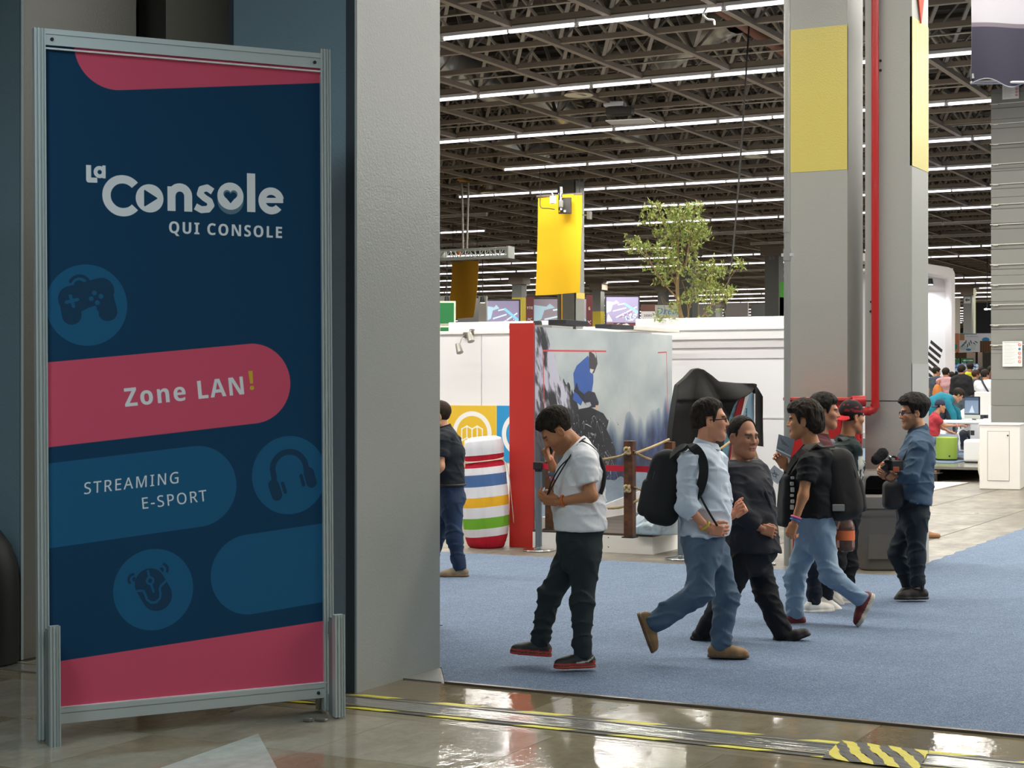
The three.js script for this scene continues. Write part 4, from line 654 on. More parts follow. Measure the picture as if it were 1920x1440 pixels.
  sgn(1202, 571, 1228, 612, 78, print(96, 128, (g, W, H) => { g.fillStyle = '#5d3a34'; g.fillRect(0, 0, W, 44); g.fillStyle = '#c9c6c8'; g.fillRect(0, 40, W, H); g.fillStyle = '#4a4547'; g.font = 'bold 20px sans-serif'; g.textAlign = 'center'; g.fillText('DEMO', W / 2, 72); g.fillText('BOARDS', W / 2, 94); }), 'pale sign board with dark lettering right of the bright projection screen');
  const script = (g, W, H) => { g.fillStyle = '#d4d4d2'; g.fillRect(0, 0, W, H); g.fillStyle = '#5d97b3'; g.font = 'italic bold 40px serif'; g.fillText('Dreams', 4, 42); };
  sgn(1228, 572, 1305, 612, 84, print(192, 96, script), 'white booth wall with blue script lettering behind the tree trunks'); pan(1302, 571, 1340, 612, 88, mat('#a39d9d', .7), 'pale grey booth wall right of the tree trunks');
  pan(1360, 568, 1402, 612, 90, mat('#b7b2b1', .7), 'pale booth panel right of the blue grey far column'); pan(1408, 570, 1436, 612, 92, mat('#7f8285', .7), 'grey booth panel left of the column marked with a letter and five');
  pan(1462, 529, 1476, 557, 62, mat('#4fa83c', .6), 'bright green sign board edge left of the grey conduit'); pan(1462, 557.5, 1476, 612, 62, mat('#cfccc0', .7), 'pale cream board edge below the bright green board');
  pan(858, 560, 912, 612, 84, mat('#4c4b4a', .8), 'dark grey stage panel behind the dull yellow banner'); for (const [x0, x1] of [[822, 848], [897, 912]]) { const zz = at(x0, 555, 75).z, q0 = onZ(x0, 555, zz), q1 = onZ(x1, 555, zz), g = span(q0.x, q1.x, 0, q0.y, zz - .1, zz); solo('stage_drape', g, mat('#8c8781', .7), `grey lit stage drape ${x0 < 850 ? 'behind the green sign' : 'between dull yellow banner and first screen'}`, 'drape'); }
  for (const [px, nm] of [[838, 'behind the green sign'], [905, 'beside the first projection screen']]) { const p = at(px, 556, 74); const t = thing('stage_light', `small black stage light ${nm}`, 'light', p); part('lamp_can', cyl(.09, .13, .26, 0, -.13, 0, 16), M.black, t); part('hanger', rod(V(0, 0, 0), V(0, ROOF - p.y, 0), .02), M.dark, t); part('lens', cyl(.1, .1, .02, 0, -.265, 0, 16), new THREE.MeshStandardMaterial({ color: '#fff', emissive: '#fff4e0', emissiveIntensity: 2.5 }), t); const l = new THREE.SpotLight('#fff2dc', 60, 12, .5, .6); l.position.set(p.x, p.y - .3, p.z); l.target.position.set(p.x, 0, p.z - .6); l.castShadow = true; scene.add(l, l.target); }
  // green signs on the left
  const gs = (x0, y0, x1, y1, label) => { const d = x0 > 810 ? 32.8 : 33, a = at(x0, y0, d), b = at(x1, y1, d), w = d * (x1 - x0) / FPX, h = d * (y1 - y0) / FPX; const t = thing('green_sign', label, 'sign', a.clone().add(b).multiplyScalar(.5), YAW); part('sign_frame', bx(w + .05, h + .05, .04, 0, 0, -.02, .005), mat('#d9dccb', .5), t); part('sign_face', bx(w - .02, h - .02, .02, 0, 0, .01), mat('#14743b', .5), t); part('post', bx(.06, 1.6, .05, 0, -h / 2 - .8, -.05), M.alu, t); };
  gs(800, 567, 852, 607, 'large green sign board with pale frame above the booth wall'); gs(825, 613, 843, 632, 'small green sign board below the large green one');
  // dark back boundary of the hall is broken up by booths
  const r = rng(11); const cols = ['#8e8a88', '#5c5a5a', '#b5b1ae', '#3a3836', '#6f7478'];
  for (let i = 0; i < 12; i++) { const px = 790 + i * 100 + r() * 20, d = 112 + r() * 12, p = at(px, 600, d), w = 2 + r() * .9, h = 2.6 + r() * 1.6; solo('far_booth', [bx(w, h, 2.5, p.x, h / 2, p.z, .02), bx(w * .9, .4, .06, p.x, h - .3, p.z + 1.28)], mat(cols[i % 5], .8), 'plain exhibition booth far down the hall', 'booth', 'plain booths far down the hall'); }
}
// ---------- right side: column with slats, hanging banner, counter ----------
{
  const d = 31.2, a = at(1858, 780, d), k = d / FPX; const t = thing('clad_column', 'tall grey slatted column block with stretched wires and a notice', 'column', [a.x + .75, 0, a.z]);
  const cm = mat('#7d7d78', .6); const hgt = EYE + (720 - 168) * k;
  for (let i = 0, y = 0; y < hgt; y += .47, i++) part('slat', [bx(1.5, Math.min(.467, hgt - y) , .8, 0, y + Math.min(.467, hgt - y) / 2, -.4, .006)], i % 3 ? cm : mat('#777772', .6), t);
  part('core', bx(1.46, hgt, .7, 0, hgt / 2, -.41), cm, t);
  for (let i = 0; i < 13; i++) { const y = EYE + (720 - (196 + i * 37.6)) * k; if (y > .6 && y < hgt) { part('wire', rod(V(-.76, y, .03), V(.76, y + .01, .03), .008, .008, 6), mat('#c9c8be', .5), t); part('wire_shadow_strip', bx(1.5, .012, .01, 0, y - .08, .001), mat('#5b5b57', .8), t); part('wire_clip', bx(.09, .02, .03, -.66, y - .01, .03), mat('#b7b6ac', .5), t); } }  // each dark strip paints the shadow a wire casts below it
  part('hanging_cord', tube([V(-.02, 6.4, .05), V(-.03, 4, .05), V(-.05, 2.1, .05), V(-.12, 1.2, .05), V(-.12, .9, .05)], .007, 40, 5), M.dark, t);
  const notice = print(192, 240, (g, W, H) => { g.fillStyle = '#dcdbd8'; g.fillRect(0, 0, W, H); g.fillStyle = '#8f8e8c'; g.fillRect(14, 10, 150, 5); for (let i = 0; i < 16; i++) { g.fillRect(14, 30 + i * 12, 70 + (i * 37) % 60, 2); } const c = ['#c43c34', '#2f6f9f', '#c43c34', '#c43c34', '#c43c34']; c.forEach((k2, i) => { g.lineWidth = 5; g.strokeStyle = k2; g.fillStyle = k2; g.beginPath(); g.arc(166, 34 + i * 40, 13, 0, 7); i === 1 ? g.fill() : g.stroke(); if (i !== 1) { g.beginPath(); g.moveTo(157, 25 + i * 40); g.lineTo(175, 43 + i * 40); g.lineWidth = 3; g.stroke(); g.fillRect(161, 30 + i * 40, 9, 9); } }); });
  const n = part('notice_sheet', sheet(36 * k, 47 * k, .006), notice, t); n.position.set(a.x + .75 > 0 ? 0 : (1896 - 1858) * k * 1.06 - .75, EYE + (720 - 664) * k, .04); const n2 = part('notice_sheet', sheet(30 * k, 34 * k, .006), notice, t); n2.position.set((1893 - 1858) * k * 1.06 - .75, EYE + (720 - 172) * k, .04);
  // white counter
  const c0 = ground(1843, 917), c1 = ground(1906, 919); const ct = thing('counter', 'white counter with a locked cupboard door at the platform corner', 'counter', [(c0.x + c1.x) / 2 , 0, (c0.z + c1.z) / 2], .12); const w = c0.distanceTo(c1) + .1, h = 1.1; const wg = mat('#e3deda', .35);
  part('counter_body', bx(w, h, .9, 0, h / 2, -.45, .02), wg, ct); part('counter_top', bx(w + .02, .03, .94, 0, h + .01, -.45, .012), mat('#edeae8', .3), ct); part('door', bx(w * .52, h * .76, .012, -.02, h * .52, .004, .003), mat('#dfdad6', .35), ct); part('door_gap', bx(w * .54, h * .775, .006, -.02, h * .52, .001), mat('#8d8884', .6), ct); { const g = cyl(.014, .014, .02); g.rotateX(Math.PI / 2); g.translate(w * .2, h * .84, .014); part('lock', g, M.dark, ct); }
  const bag = ground(1838, 905); solo('white_bag', nets((x, y, z) => (Math.hypot(x / .09, (y - .3) / .32, z / .12) - 1) * .09 + .012 * fbm(x * 14, y * 14, z * 14, 2), [-.16, -.04, -.16], [.16, .68, .16], .012), mat('#d8d2c0', .8), 'crumpled pale bag leaning against the white counter', 'bag').position.set(bag.x + .05, 0, bag.z + .0);
  // banner hanging at the top
  const db = 14.2, q = at(1820, 157, db), kb = db / FPX, hb = thing('hanging_banner', 'white and purple banner hanging at the upper edge before the slatted column', 'banner', q, YAW); const W = 140 * kb, H = 260 * kb;
  const bm = print(256, 480, (g, w2, h2) => { g.fillStyle = '#ece9ef'; g.fillRect(0, 0, w2, h2); const s = h2 / 260; g.fillStyle = '#a79ca6'; g.fillRect(0, h2 - 113 * s, w2, 9 * s); g.fillStyle = '#58536b'; g.fillRect(0, h2 - 105 * s, w2, 120 * s); g.fillStyle = '#ece9ef'; g.fillRect(0, h2 - 3, w2, 3); }, .9); const bmt = new THREE.MeshPhysicalMaterial({ map: bm.map, roughness: .9, transmission: .55, thickness: 0 });
  const bg = new THREE.BoxGeometry(W, H, .012, 20, 24, 1), uv = bg.attributes.uv, bp = bg.attributes.position; for (let i = 0; i < bp.count; i++) { const u = bp.getX(i) / W + .5, v = bp.getY(i) / H + .5; bp.setZ(i, bp.getZ(i) + .05 * Math.sin(u * 7) * (1 - v) * (1 - v) + .03 * Math.sin(u * 3 + v * 4)); bp.setY(i, bp.getY(i) + H / 2 + (v < .1 ? .03 * Math.sin(u * 9) : 0)); bp.setX(i, bp.getX(i) + W / 2); uv.setXY(i, u, v); } bg.computeVertexNormals(); part('cloth', bg, bmt, hb); for (const x of [.05, W - .05]) part('hanging_wire', rod(V(x, H - .02, 0), V(x, ROOF - q.y, 0), .006, .006, 6), M.dark, hb); part('hem_bar', rod(V(0, .01, 0), V(W, .01, 0), .014), mat('#d9d6d8', .4), hb); part('eyelet', bx(.03, .04, .03, .02, .06, .01), M.alu, hb);
}
// ---------- raised platform with seats, table, arch booth ----------
{
  const e = ground(1800, 906); const pl = thing('platform', 'raised black edged platform with a shiny grey deck', 'platform', [-8.5, 0, -31.6]);
  part('black_riser', bx(5, .15, .06, -1.9, .075, -.03), mat('#1b1815', .6), pl); part('black_riser_upper', bx(5, .1, .06, -1.95, .21, -.45), mat('#1b1815', .6), pl); part('step', bx(5, .02, .45, -1.9, .15, -.25), mat('#2a241e', .6), pl); part('deck_surface', bx(6.0, .05, 26, -1.55, .245, -13.4), new THREE.MeshPhysicalMaterial({ color: '#6a6a62', roughness: .2 }), pl); part('upper_tier', bx(5.2, .24, 18, -1.95, .39, -17.4), new THREE.MeshPhysicalMaterial({ color: '#5d5d58', roughness: .35 }), pl); part('blue_rug', bx(5, .012, 9, -2, .277, -6.2), mat('#5d7187', .9), pl);
  const r = rng(3); for (let i = 0; i < 26; i++) part('wood_chip', bx(.09 + r() * .06, .025, .05, -1.4 + r() * 1.9, .17 + r() * .012, -.2 - r() * .18), mat('#a5692c', .9), pl);
  // slotted white floor mat
  const m0 = thing('floor_mat', 'white slotted plastic floor mat before the platform', 'mat', [-8.3, 0, -29.3]); part('mat_base', bx(3.2, .012, 4.2, -.7, .006, 0), mat('#b78f8a', .6), m0); for (let i = 0; i < 40; i++) part('mat_slat', bx(3.2, .016, .07, -.7, .014, -2.05 + i * .105), mat('#e9dfdf', .5), m0); part('mat_edge', bx(.12, .018, 4.3, .95, .011, 0), mat('#c9bdb9', .5), m0);
  const stool = (px, py, color, label) => { const b = ground(px, py, .283), k = 1; const t = thing('stool', label, 'stool', [b.x, .283, b.z]); part('cushion', lathe([[0, .02], [.19, .02], [.205, .04], [.208, .44], [.195, .465], [0, .472]], 40), mat(color, .55), t); part('foot', cyl(.2, .2, .02, 0, .01, 0), M.black, t); part('tag', bx(.03, .03, .01, .1, .09, .182), M.dark, t); };
  stool(1775, 863, '#8ca43e', 'round lime green stool on the raised platform'); stool(1744, 861, '#efecea', 'round white stool behind the lime green stool');
  const wl = mat('#eeecec', .3);
  // white seat blocks with backrest
  const sb = ground(1838, 866, .283), st = thing('lounge_seat', 'white moulded seat with high back beside the counter', 'chair', [sb.x - .02, .283, sb.z]); part('seat', bx(.5, .44, .55, 0, .22, 0, .06), wl, st); part('backrest', bx(.14, .76, .6, .26, .38, 0, .05), wl, st); part('foot', bx(.45, .02, .5, 0, -.0, 0), M.black, st); part('tag', bx(.03, .03, .01, .1, .05, .28), M.dark, st);
  const tb = ground(1806, 855, .283), tt = thing('table', 'white moulded table carrying a desktop computer', 'table', [tb.x, .283, tb.z]); part('tabletop', bx(1.2, .07, .75, .1, .72, 0, .03), wl, tt); for (const x of [-.38, .6]) part('leg', bx(.18, .7, .6, x, .35, 0, .04), wl, tt); part('shelf_slot', bx(.08, .1, .02, .28, .5, .38), M.dark, tt);
  const mq = at(1823, 797, 36.25), mb = V(mq.x, .283 + .755, mq.z), mo = thing('desktop_computer', 'dark screened desktop computer on the white table', 'computer', mb, -.62); part('screen_panel', bx(.46, .4, .03, 0, .3, 0, .008), mat('#15161a', .3), mo); part('screen_image', sheet(.42, .34, .006), new THREE.MeshStandardMaterial({ map: canvasTex(64, 64, (g) => { g.fillStyle = '#7f93ad'; g.fillRect(0, 0, 64, 64); g.fillStyle = '#4c5d78'; g.fillRect(0, 0, 64, 12); g.fillStyle = '#c9d4e4'; g.beginPath(); g.moveTo(20, 60); g.lineTo(34, 30); g.lineTo(46, 60); g.fill(); }), roughness: .4 }), mo).position.set(0, .31, .016); part('chin', bx(.46, .08, .032, 0, .08, 0, .006), M.alu, mo); part('stand', [bx(.16, .01, .14, 0, .006, -.02), bx(.12, .12, .01, 0, .06, -.05)], M.alu, mo);
  const m2p = at(1858, 745, 37.5), m2 = thing('desktop_computer', 'white backed desktop computer turned away on the far table', 'computer', [m2p.x, .283 + .755, m2p.z], .1); part('screen_back', bx(.9, .5, .04, .1, .34, 0, .02), mat('#e3e0de', .3), m2); part('stand', bx(.14, .3, .02, .02, .15, .05, .004), mat('#efedec', .3), m2); part('base', bx(.3, .01, .2, 0, .006, 0), M.white, m2);
  solo('table', [bx(1.3, .06, .6, m2p.x + .1, 1.0, m2p.z, .02), bx(.2, .72, .5, m2p.x - .3, .64, m2p.z, .03), bx(.2, .72, .5, m2p.x + .5, .64, m2p.z, .03)], wl, 'white table under the computer that is turned away', 'table');
  // arch booth with the keyboard picture
  const d = 58, k = d / FPX, ab = at(1740, 740, d), t = thing('arch_booth', 'white rounded arch booth with a piano keys picture inside', 'booth', [ab.x, 0, ab.z], YAW * .9);
  const X = (px) => (px - 1740) * k, Y = (py) => EYE + (720 - py) * k; const s = new THREE.Shape(); const xr = X(1790), top = Y(494), rad = 12 * k; s.moveTo(-3, 0); s.lineTo(xr, 0); s.lineTo(xr, top - rad - .2); s.quadraticCurveTo(xr, top - .2, xr - rad, top - .13); s.lineTo(-3, top + .5); s.lineTo(-3, 0);
  const hole = new THREE.Path(); hole.moveTo(-2.7, .2); hole.lineTo(-2.7, top + .2); hole.lineTo(xr - rad, top - .45); hole.quadraticCurveTo(xr - 6 * k, top - .5, xr - 6 * k, top - .8); hole.lineTo(xr - 6 * k, .2); s.holes.push(hole); const ag = new THREE.ExtrudeGeometry(s, { depth: 1.2, bevelEnabled: false }); ag.translate(0, 0, -1.2); part('arch_frame', ag, mat('#efe9e8', .4), t);
  const keys = print(256, 512, (g, W, H) => { g.fillStyle = '#e9e9ee'; g.fillRect(0, 0, W, H); g.fillStyle = '#1e1c20'; g.save(); g.translate(W * .3, H * .1); g.rotate(.5); for (let i = -3; i < 16; i++) { g.fillRect(-60 - i * 4, i * 26, 95 + i * 3, 13); } g.restore(); g.save(); g.translate(W * .75, H * .45); g.rotate(.45); for (let i = -2; i < 14; i++) g.fillRect(-50, i * 22, 80, 12); g.restore(); g.fillStyle = '#1b1c22'; g.beginPath(); g.moveTo(0, H); g.lineTo(0, H * .72); g.lineTo(W * .34, H * .56); g.lineTo(W * .5, H * .8); g.lineTo(W * .44, H * .95); g.lineTo(W, H * .84); g.lineTo(W, H); g.fill(); g.fillStyle = '#d5364a'; g.fillRect(0, H * .93, W * .7, H * .07); g.strokeStyle = '#e8e8ec'; g.lineWidth = 4; g.beginPath(); g.moveTo(W * .4, H * .6); g.lineTo(W * .62, H * .92); g.moveTo(W * .1, H * .95); g.lineTo(W * .5, H * .8); g.stroke(); });
  const kp = part('keys_picture', sheet(xr + .5, Y(545), .05), keys, t); kp.position.set((xr - .5) / 2 - .1, Y(545) / 2, -1.1); part('back_panel', bx(xr + 2.7, top - .2, .06, (xr - 2.7) / 2, (top - .2) / 2, -1.17), mat('#d9d8dc', .6), t); part('inner_ceiling', bx(xr + 2.6, .08, 1.1, (xr - 2.7) / 2, top - .2, -.6), M.white, t);
  const sp = V(X(1750), Y(526), -.5); part('spot_can', cyl(.07, .1, .2, sp.x, sp.y, sp.z, 16), M.black, t); part('spot_lens', cyl(.08, .08, .02, sp.x, sp.y - .11, sp.z, 16), new THREE.MeshStandardMaterial({ color: '#fff', emissive: '#eef4ff', emissiveIntensity: 3 }), t); { const l = new THREE.SpotLight('#eef4ff', 7, 10, 1.1, .7); t.updateMatrixWorld(); l.position.copy(t.localToWorld(sp.clone().add(V(0, -.16, 0)))); l.target.position.copy(t.localToWorld(sp.clone().add(V(0, -3, -.6)))); l.castShadow = true; scene.add(l, l.target); }
}
// ---------- far right: signs, screens and panels behind the visitors ----------
{
  const sg = (x0, y0, x1, y1, d, m, label, nm = 'sign_board', cat = 'sign') => { const a = at(x0, y0, d), b = at(x1, y1, d), w = d * (x1 - x0) / FPX, h = d * (y1 - y0) / FPX; const c = a.clone().add(b).multiplyScalar(.5), o = thing(nm, label, cat, [c.x, 0, c.z], YAW); part('sign_face', sheet(w, h, .08), m, o).position.y = c.y; part('support', bx(.08, c.y - h / 2, .05, 0, (c.y - h / 2) / 2, -.07), M.dark, o); return o; };
  sg(1789, 625, 1875, 660, 66, print(320, 128, (g, W, H) => { g.fillStyle = '#e8e8f2'; g.fillRect(0, 0, W, H); g.fillStyle = '#d98a66'; g.fillRect(0, 0, 34, H); g.fillStyle = '#2f9c93'; g.beginPath(); g.arc(0, 92, 22, 0, 7); g.fill(); g.fillRect(36, 2, 120, 6); g.fillStyle = '#b98b60'; g.fillRect(36, 8, 34, 40); g.fillStyle = '#8d9a9a'; g.font = '13px sans-serif'; g.fillText('The difference', 82, 26); g.fillStyle = '#c9d2d2'; g.beginPath(); g.ellipse(62, 98, 28, 18, 0, 0, 7); g.fill(); g.fillStyle = '#3f6d66'; for (let i = 0; i < 9; i++) { g.beginPath(); g.ellipse(56 + i * 12, 84 - (i % 3) * 12, 4, 14, .6 - i * .2, 0, 7); g.fill(); } g.fillStyle = '#d7dede'; g.fillRect(112, 74, 34, 40); g.fillStyle = '#2a8dbd'; g.beginPath(); g.ellipse(98, 112, 18, 8, 0, 0, 7); g.ellipse(218, 44, 26, 16, 0, 0, 7); g.fill(); g.fillStyle = '#6b4a2c'; g.fillRect(178, 52, 142, 76); g.fillStyle = '#4e3520'; for (let i = 0; i < 8; i++) g.fillRect(184 + i * 17, 52, 4, 76); }), 'wide white picture board with plants and wood swatches above the crowd');
  sg(1790, 661, 1812, 672, 65.5, mat('#5f4327', .6), 'dark brown wooden board under the plant picture board', 'wood_board', 'board'); sg(1812, 661, 1842, 690, 66.5, mat('#9a978f', .7), 'grey wall panel under the plant picture board', 'wall_board', 'board'); sg(1842, 661, 1860, 720, 65, mat('#4b4a42', .7), 'dark olive panel with a pale figure beside the slatted column', 'wall_board', 'board');
  const arrow = (t) => print(128, 64, (g, W, H) => { g.fillStyle = '#188a50'; g.fillRect(0, 0, W, H); g.fillStyle = '#eef4ee'; g.beginPath(); g.moveTo(8, 32); g.lineTo(34, 10); g.lineTo(34, 22); g.lineTo(120, 22); g.lineTo(120, 42); g.lineTo(34, 42); g.lineTo(34, 54); g.fill(); if (t) { g.fillStyle = '#188a50'; g.font = 'bold 18px sans-serif'; g.fillText(t, 46, 39); } });
  sg(1803, 672, 1825, 680, 62, arrow('EXIT'), 'green exit sign with a white arrow above the crowd'); sg(1786, 673, 1799, 681, 62, mat('#2d8e50', .5), 'small plain green sign left of the exit arrow sign');
  const tv = canvasTex(128, 64, (g, W, H) => { const r = rng(8); g.fillStyle = '#5f86b8'; g.fillRect(0, 0, W, H); for (let i = 0; i < 90; i++) { g.fillStyle = ['#c9dcec', '#314a78', '#d8b48c', '#8cc0e0'][i % 4]; g.fillRect(r() * W, r() * H, 4 + r() * 14, 3 + r() * 9); } });
  sg(1790, 682, 1834, 697, 61, new THREE.MeshStandardMaterial({ map: tv, emissiveMap: tv, emissive: '#fff', emissiveIntensity: .5 }), 'bright video screen behind the heads of the crowd', 'video_screen', 'screen'); { const l = new THREE.RectAreaLight('#bcd0ff', .7, .8, .28), p = at(1812, 689, 60.8); l.position.copy(p); l.rotation.y = YAW + Math.PI; scene.add(l); }
  sg(1826, 540, 1829, 628, 70, mat('#c9c9a8', .6), 'thin pale upright strip beside the far column marked with one letter', 'upright_strip', 'strip'); sg(1791, 560, 1800, 626, 78, mat('#b9b2a6', .7), 'pale grey far panel just right of the arch booth', 'wall_board', 'board');
  sg(1829, 568, 1860, 628, 84, mat('#2b2d33', .7), 'dark stage wall under the bright flood lamp', 'wall_board', 'board'); const fp = at(1851, 581, 74); const fl = thing('flood_lamp', 'bright white flood lamp bar left of the slatted column', 'light', fp, YAW); part('lamp_bar', bx(.3, .07, .08, 0, .03, 0), M.black, fl); part('hanger', rod(V(0, .06, 0), V(0, ROOF - fp.y, 0), .02), M.dark, fl); part('lens', bx(.28, .05, .02, 0, .03, .05), new THREE.MeshStandardMaterial({ color: '#fff', emissive: '#e8f6f2', emissiveIntensity: 4 }), fl); { const l = new THREE.SpotLight('#e6f4f0', 40, 12, .9, .7); l.position.copy(fp).add(V(0, .03, .12)); l.target.position.copy(fp).add(V(-1, -.6, -1)); l.castShadow = true; scene.add(l, l.target); }
  const sgn3 = onX(1725, 20, -4.449); const tri = new THREE.Shape([[-.27, .42], [.27, .42], [0, -.22]].map((p) => new THREE.Vector2(...p)));
  const tg = new THREE.ExtrudeGeometry(tri, { depth: .012, bevelEnabled: false }); const uv = tg.attributes.uv, pp = tg.attributes.position; for (let i = 0; i < uv.count; i++) uv.setXY(i, (pp.getX(i) + .27) / .54, (pp.getY(i) + .22) / .64);
  const tm = print(256, 256, (g, W, H) => { g.fillStyle = '#d8401f'; g.fillRect(0, 0, W, H); g.fillStyle = '#f4ece8'; g.font = 'bold 46px sans-serif'; g.textAlign = 'center'; g.fillText('HYDRANTE', W / 2, 66); g.strokeStyle = '#f4ece8'; g.lineWidth = 7; g.beginPath(); g.arc(W / 2, 128, 20, .4, 5.4); g.stroke(); g.beginPath(); g.moveTo(W / 2, 128); g.lineTo(W / 2 + 18, 112); g.stroke(); });
  const ts = new THREE.Mesh(tg, tm); ts.name = numbered('triangle_sign'); ts.rotation.y = Math.PI / 2; ts.position.set(-4.447, EYE + 17.4 * (720 - 14) / FPX + .02, (sgn3.z)); scene.add(ts); tag(ts, 'red triangular fire equipment sign on the rear column side above the yellow', 'sign');
}
// ---------- fire cabinet, pipes and conduit at the columns; litter bin ----------
{
  const red = new THREE.MeshPhysicalMaterial({ color: '#b31a1a', roughness: .38, clearcoat: .3, bumpMap: rep(texPeel, 2), bumpScale: .0008 });
  const z = -16.4, a = onZ(1472, 748, z), b = onZ(1588, 748, z); const t = thing('fire_cabinet', 'red fire hose cabinet standing before the grey front column', 'cabinet', [(a.x + b.x) / 2, 0, z]); const w = b.x - a.x, h = a.y;
  part('cabinet_body', bx(w, h - .75, .34, 0, (h + .75) / 2, -.19, .008), red, t); part('cabinet_lip', bx(w + .04, .03, .4, 0, h, -.19, .006), mat('#cf4a40', .4), t); part('cabinet_door', bx(w - .12, h - .92, .02, 0, (h + .75) / 2, -.01, .006), red, t); for (const x of [-w / 2 + .05, w / 2 - .05]) part('cabinet_leg', bx(.05, .76, .05, x, .38, -.19), red, t); part('yellow_label', bx(.1, .06, .006, -w / 2 + .12, EYE - 17 * (812 - 720) / FPX, .003), mat('#c9c93a', .5), t); part('handle', bx(.03, .12, .03, w / 2 - .12, 1.15, .012), M.alu, t);
  const d = 17.08, P = (x, y, q = d) => at(x, y, q); const rp = thing('fire_pipe', 'tall red fire pipe on the rear column bending to the cabinet', 'pipe', ground(1641, 1056)); const o = rp.position; const S2 = (g) => { g.translate(-o.x, -o.y, -o.z); return g; };
  part('riser', S2(rod(P(1641, -60), P(1641, 748), .038, .038, 16)), red, rp); part('elbow', S2(tube([P(1641, 748), P(1641, 760), P(1637, 768), P(1628, 771), P(1616, 772)], .04, 24, 14)), red, rp); part('collar', S2(rod(P(1641, 757), P(1641, 765), .046, .046, 16)), red, rp); part('collar', S2(rod(P(1632, 771), P(1627, 771), .046, .046, 16)), red, rp); part('elbow', S2(tube([P(1616, 772), P(1606, 771, 17.0), P(1604, 762, 16.9), P(1604, 750, 16.85)], .04, 20, 14)), red, rp); part('flange', S2(rod(P(1597, 753, 16.85), P(1622, 752, 16.85), .055, .055, 16)), red, rp);
  const lp = thing('fire_pipe', 'short red fire pipe going down beside the front column', 'pipe', ground(1605, 1056)); const o2 = lp.position, S3 = (g) => { g.translate(-o2.x, -o2.y, -o2.z); return g; }; part('drop', S3(rod(P(1605, 776, 16.7), P(1605, 903, 16.7), .034, .034, 16)), red, lp); part('flange', S3(rod(P(1605, 822, 16.7), P(1605, 828, 16.7), .046, .046, 16)), red, lp); part('valve_plate', S3(bx(.13, .5, .03, at(1602, 855, 16.75).x, at(1602, 862, 16.75).y, at(1602, 855, 16.75).z - .03)), red, lp);
  const cp = at(1476, 700, 17.1); const cd = thing('conduit', 'grey vertical conduit pipe along the left edge of the front column', 'pipe', [cp.x, 0, cp.z]); part('conduit_pipe', cyl(.033, .033, 7.1, 0, 3.55, 0, 16), mat('#9a9a96', .35, .3), cd); for (const py of [425, 478]) { part('coupling', cyl(.038, .038, .12, 0, EYE + 17.1 * (720 - py) / FPX, 0, 16), mat('#9a9a96', .35, .3), cd); } part('strap', bx(.11, .03, .08, -.0, EYE + 17.1 * (720 - 478) / FPX, -.02), M.alu, cd);
  // litter bin: lidded rolling bin with a wide opening
  const bp = ground(1652, 1066), k = FPX / 16.6; const bt = thing('domed_shape', 'large dark grey litter bin with hooded lid in front of the rear column', 'bin', bp, YAW);
  const bm = new THREE.MeshPhysicalMaterial({ color: '#59534e', roughness: .5, bumpMap: rep(texPeel, 2), bumpScale: .0006 }); const Y = (py) => (1068 - py) / k;
  const sq = (w, dd, r) => { const s = new THREE.Shape(), a2 = w / 2, b2 = dd / 2; s.moveTo(-a2 + r, -b2); s.lineTo(a2 - r, -b2); s.quadraticCurveTo(a2, -b2, a2, -b2 + r); s.lineTo(a2, b2 - r); s.quadraticCurveTo(a2, b2, a2 - r, b2); s.lineTo(-a2 + r, b2); s.quadraticCurveTo(-a2, b2, -a2, b2 - r); s.lineTo(-a2, -b2 + r); s.quadraticCurveTo(-a2, -b2, -a2 + r, -b2); return s; };
  const loft = (secs) => { const n = 48, pos = [], idx = []; secs.forEach(([y, w, dd, r]) => { const p = sq(w, dd, r).getSpacedPoints(n); p.slice(0, n).forEach((v) => pos.push(v.x, y, -v.y)); }); for (let i = 0; i < secs.length - 1; i++) for (let j = 0; j < n; j++) { const q = i * n + j, s = i * n + (j + 1) % n; idx.push(q, s, q + n, s, s + n, q + n); } const g = new THREE.BufferGeometry(); g.setAttribute('position', new THREE.BufferAttribute(new Float32Array(pos), 3)); g.setIndex(idx); g.computeVertexNormals(); return g; };
  part('bin_body', loft([[0, .02, .02, .005], [0, .43, .43, .09], [.02, .45, .45, .1], [Y(965), .53, .53, .1], [Y(963), .55, .55, .1], [Y(950), .56, .56, .1], [Y(948), .5, .5, .1]]), bm, bt);
  const arch = new THREE.Shape(); arch.moveTo(-.17, .12); arch.lineTo(-.17, Y(1000)); arch.quadraticCurveTo(-.15, Y(962) - .05, 0, Y(962) - .04); arch.quadraticCurveTo(.15, Y(962) - .05, .17, Y(1000)); arch.lineTo(.17, .12); const hg = new THREE.ExtrudeGeometry(arch, { depth: .02, bevelEnabled: true, bevelSize: .006, bevelThickness: .006, bevelSegments: 2 }); hg.translate(0, 0, .225); part('front_rib', hg, bm, bt);
  part('lid_skirt', loft([[Y(950), .58, .58, .11], [Y(930), .6, .6, .12], [Y(926), .58, .58, .12], [Y(924), .5, .5, .1]]), mat('#6d6761', .45), bt);
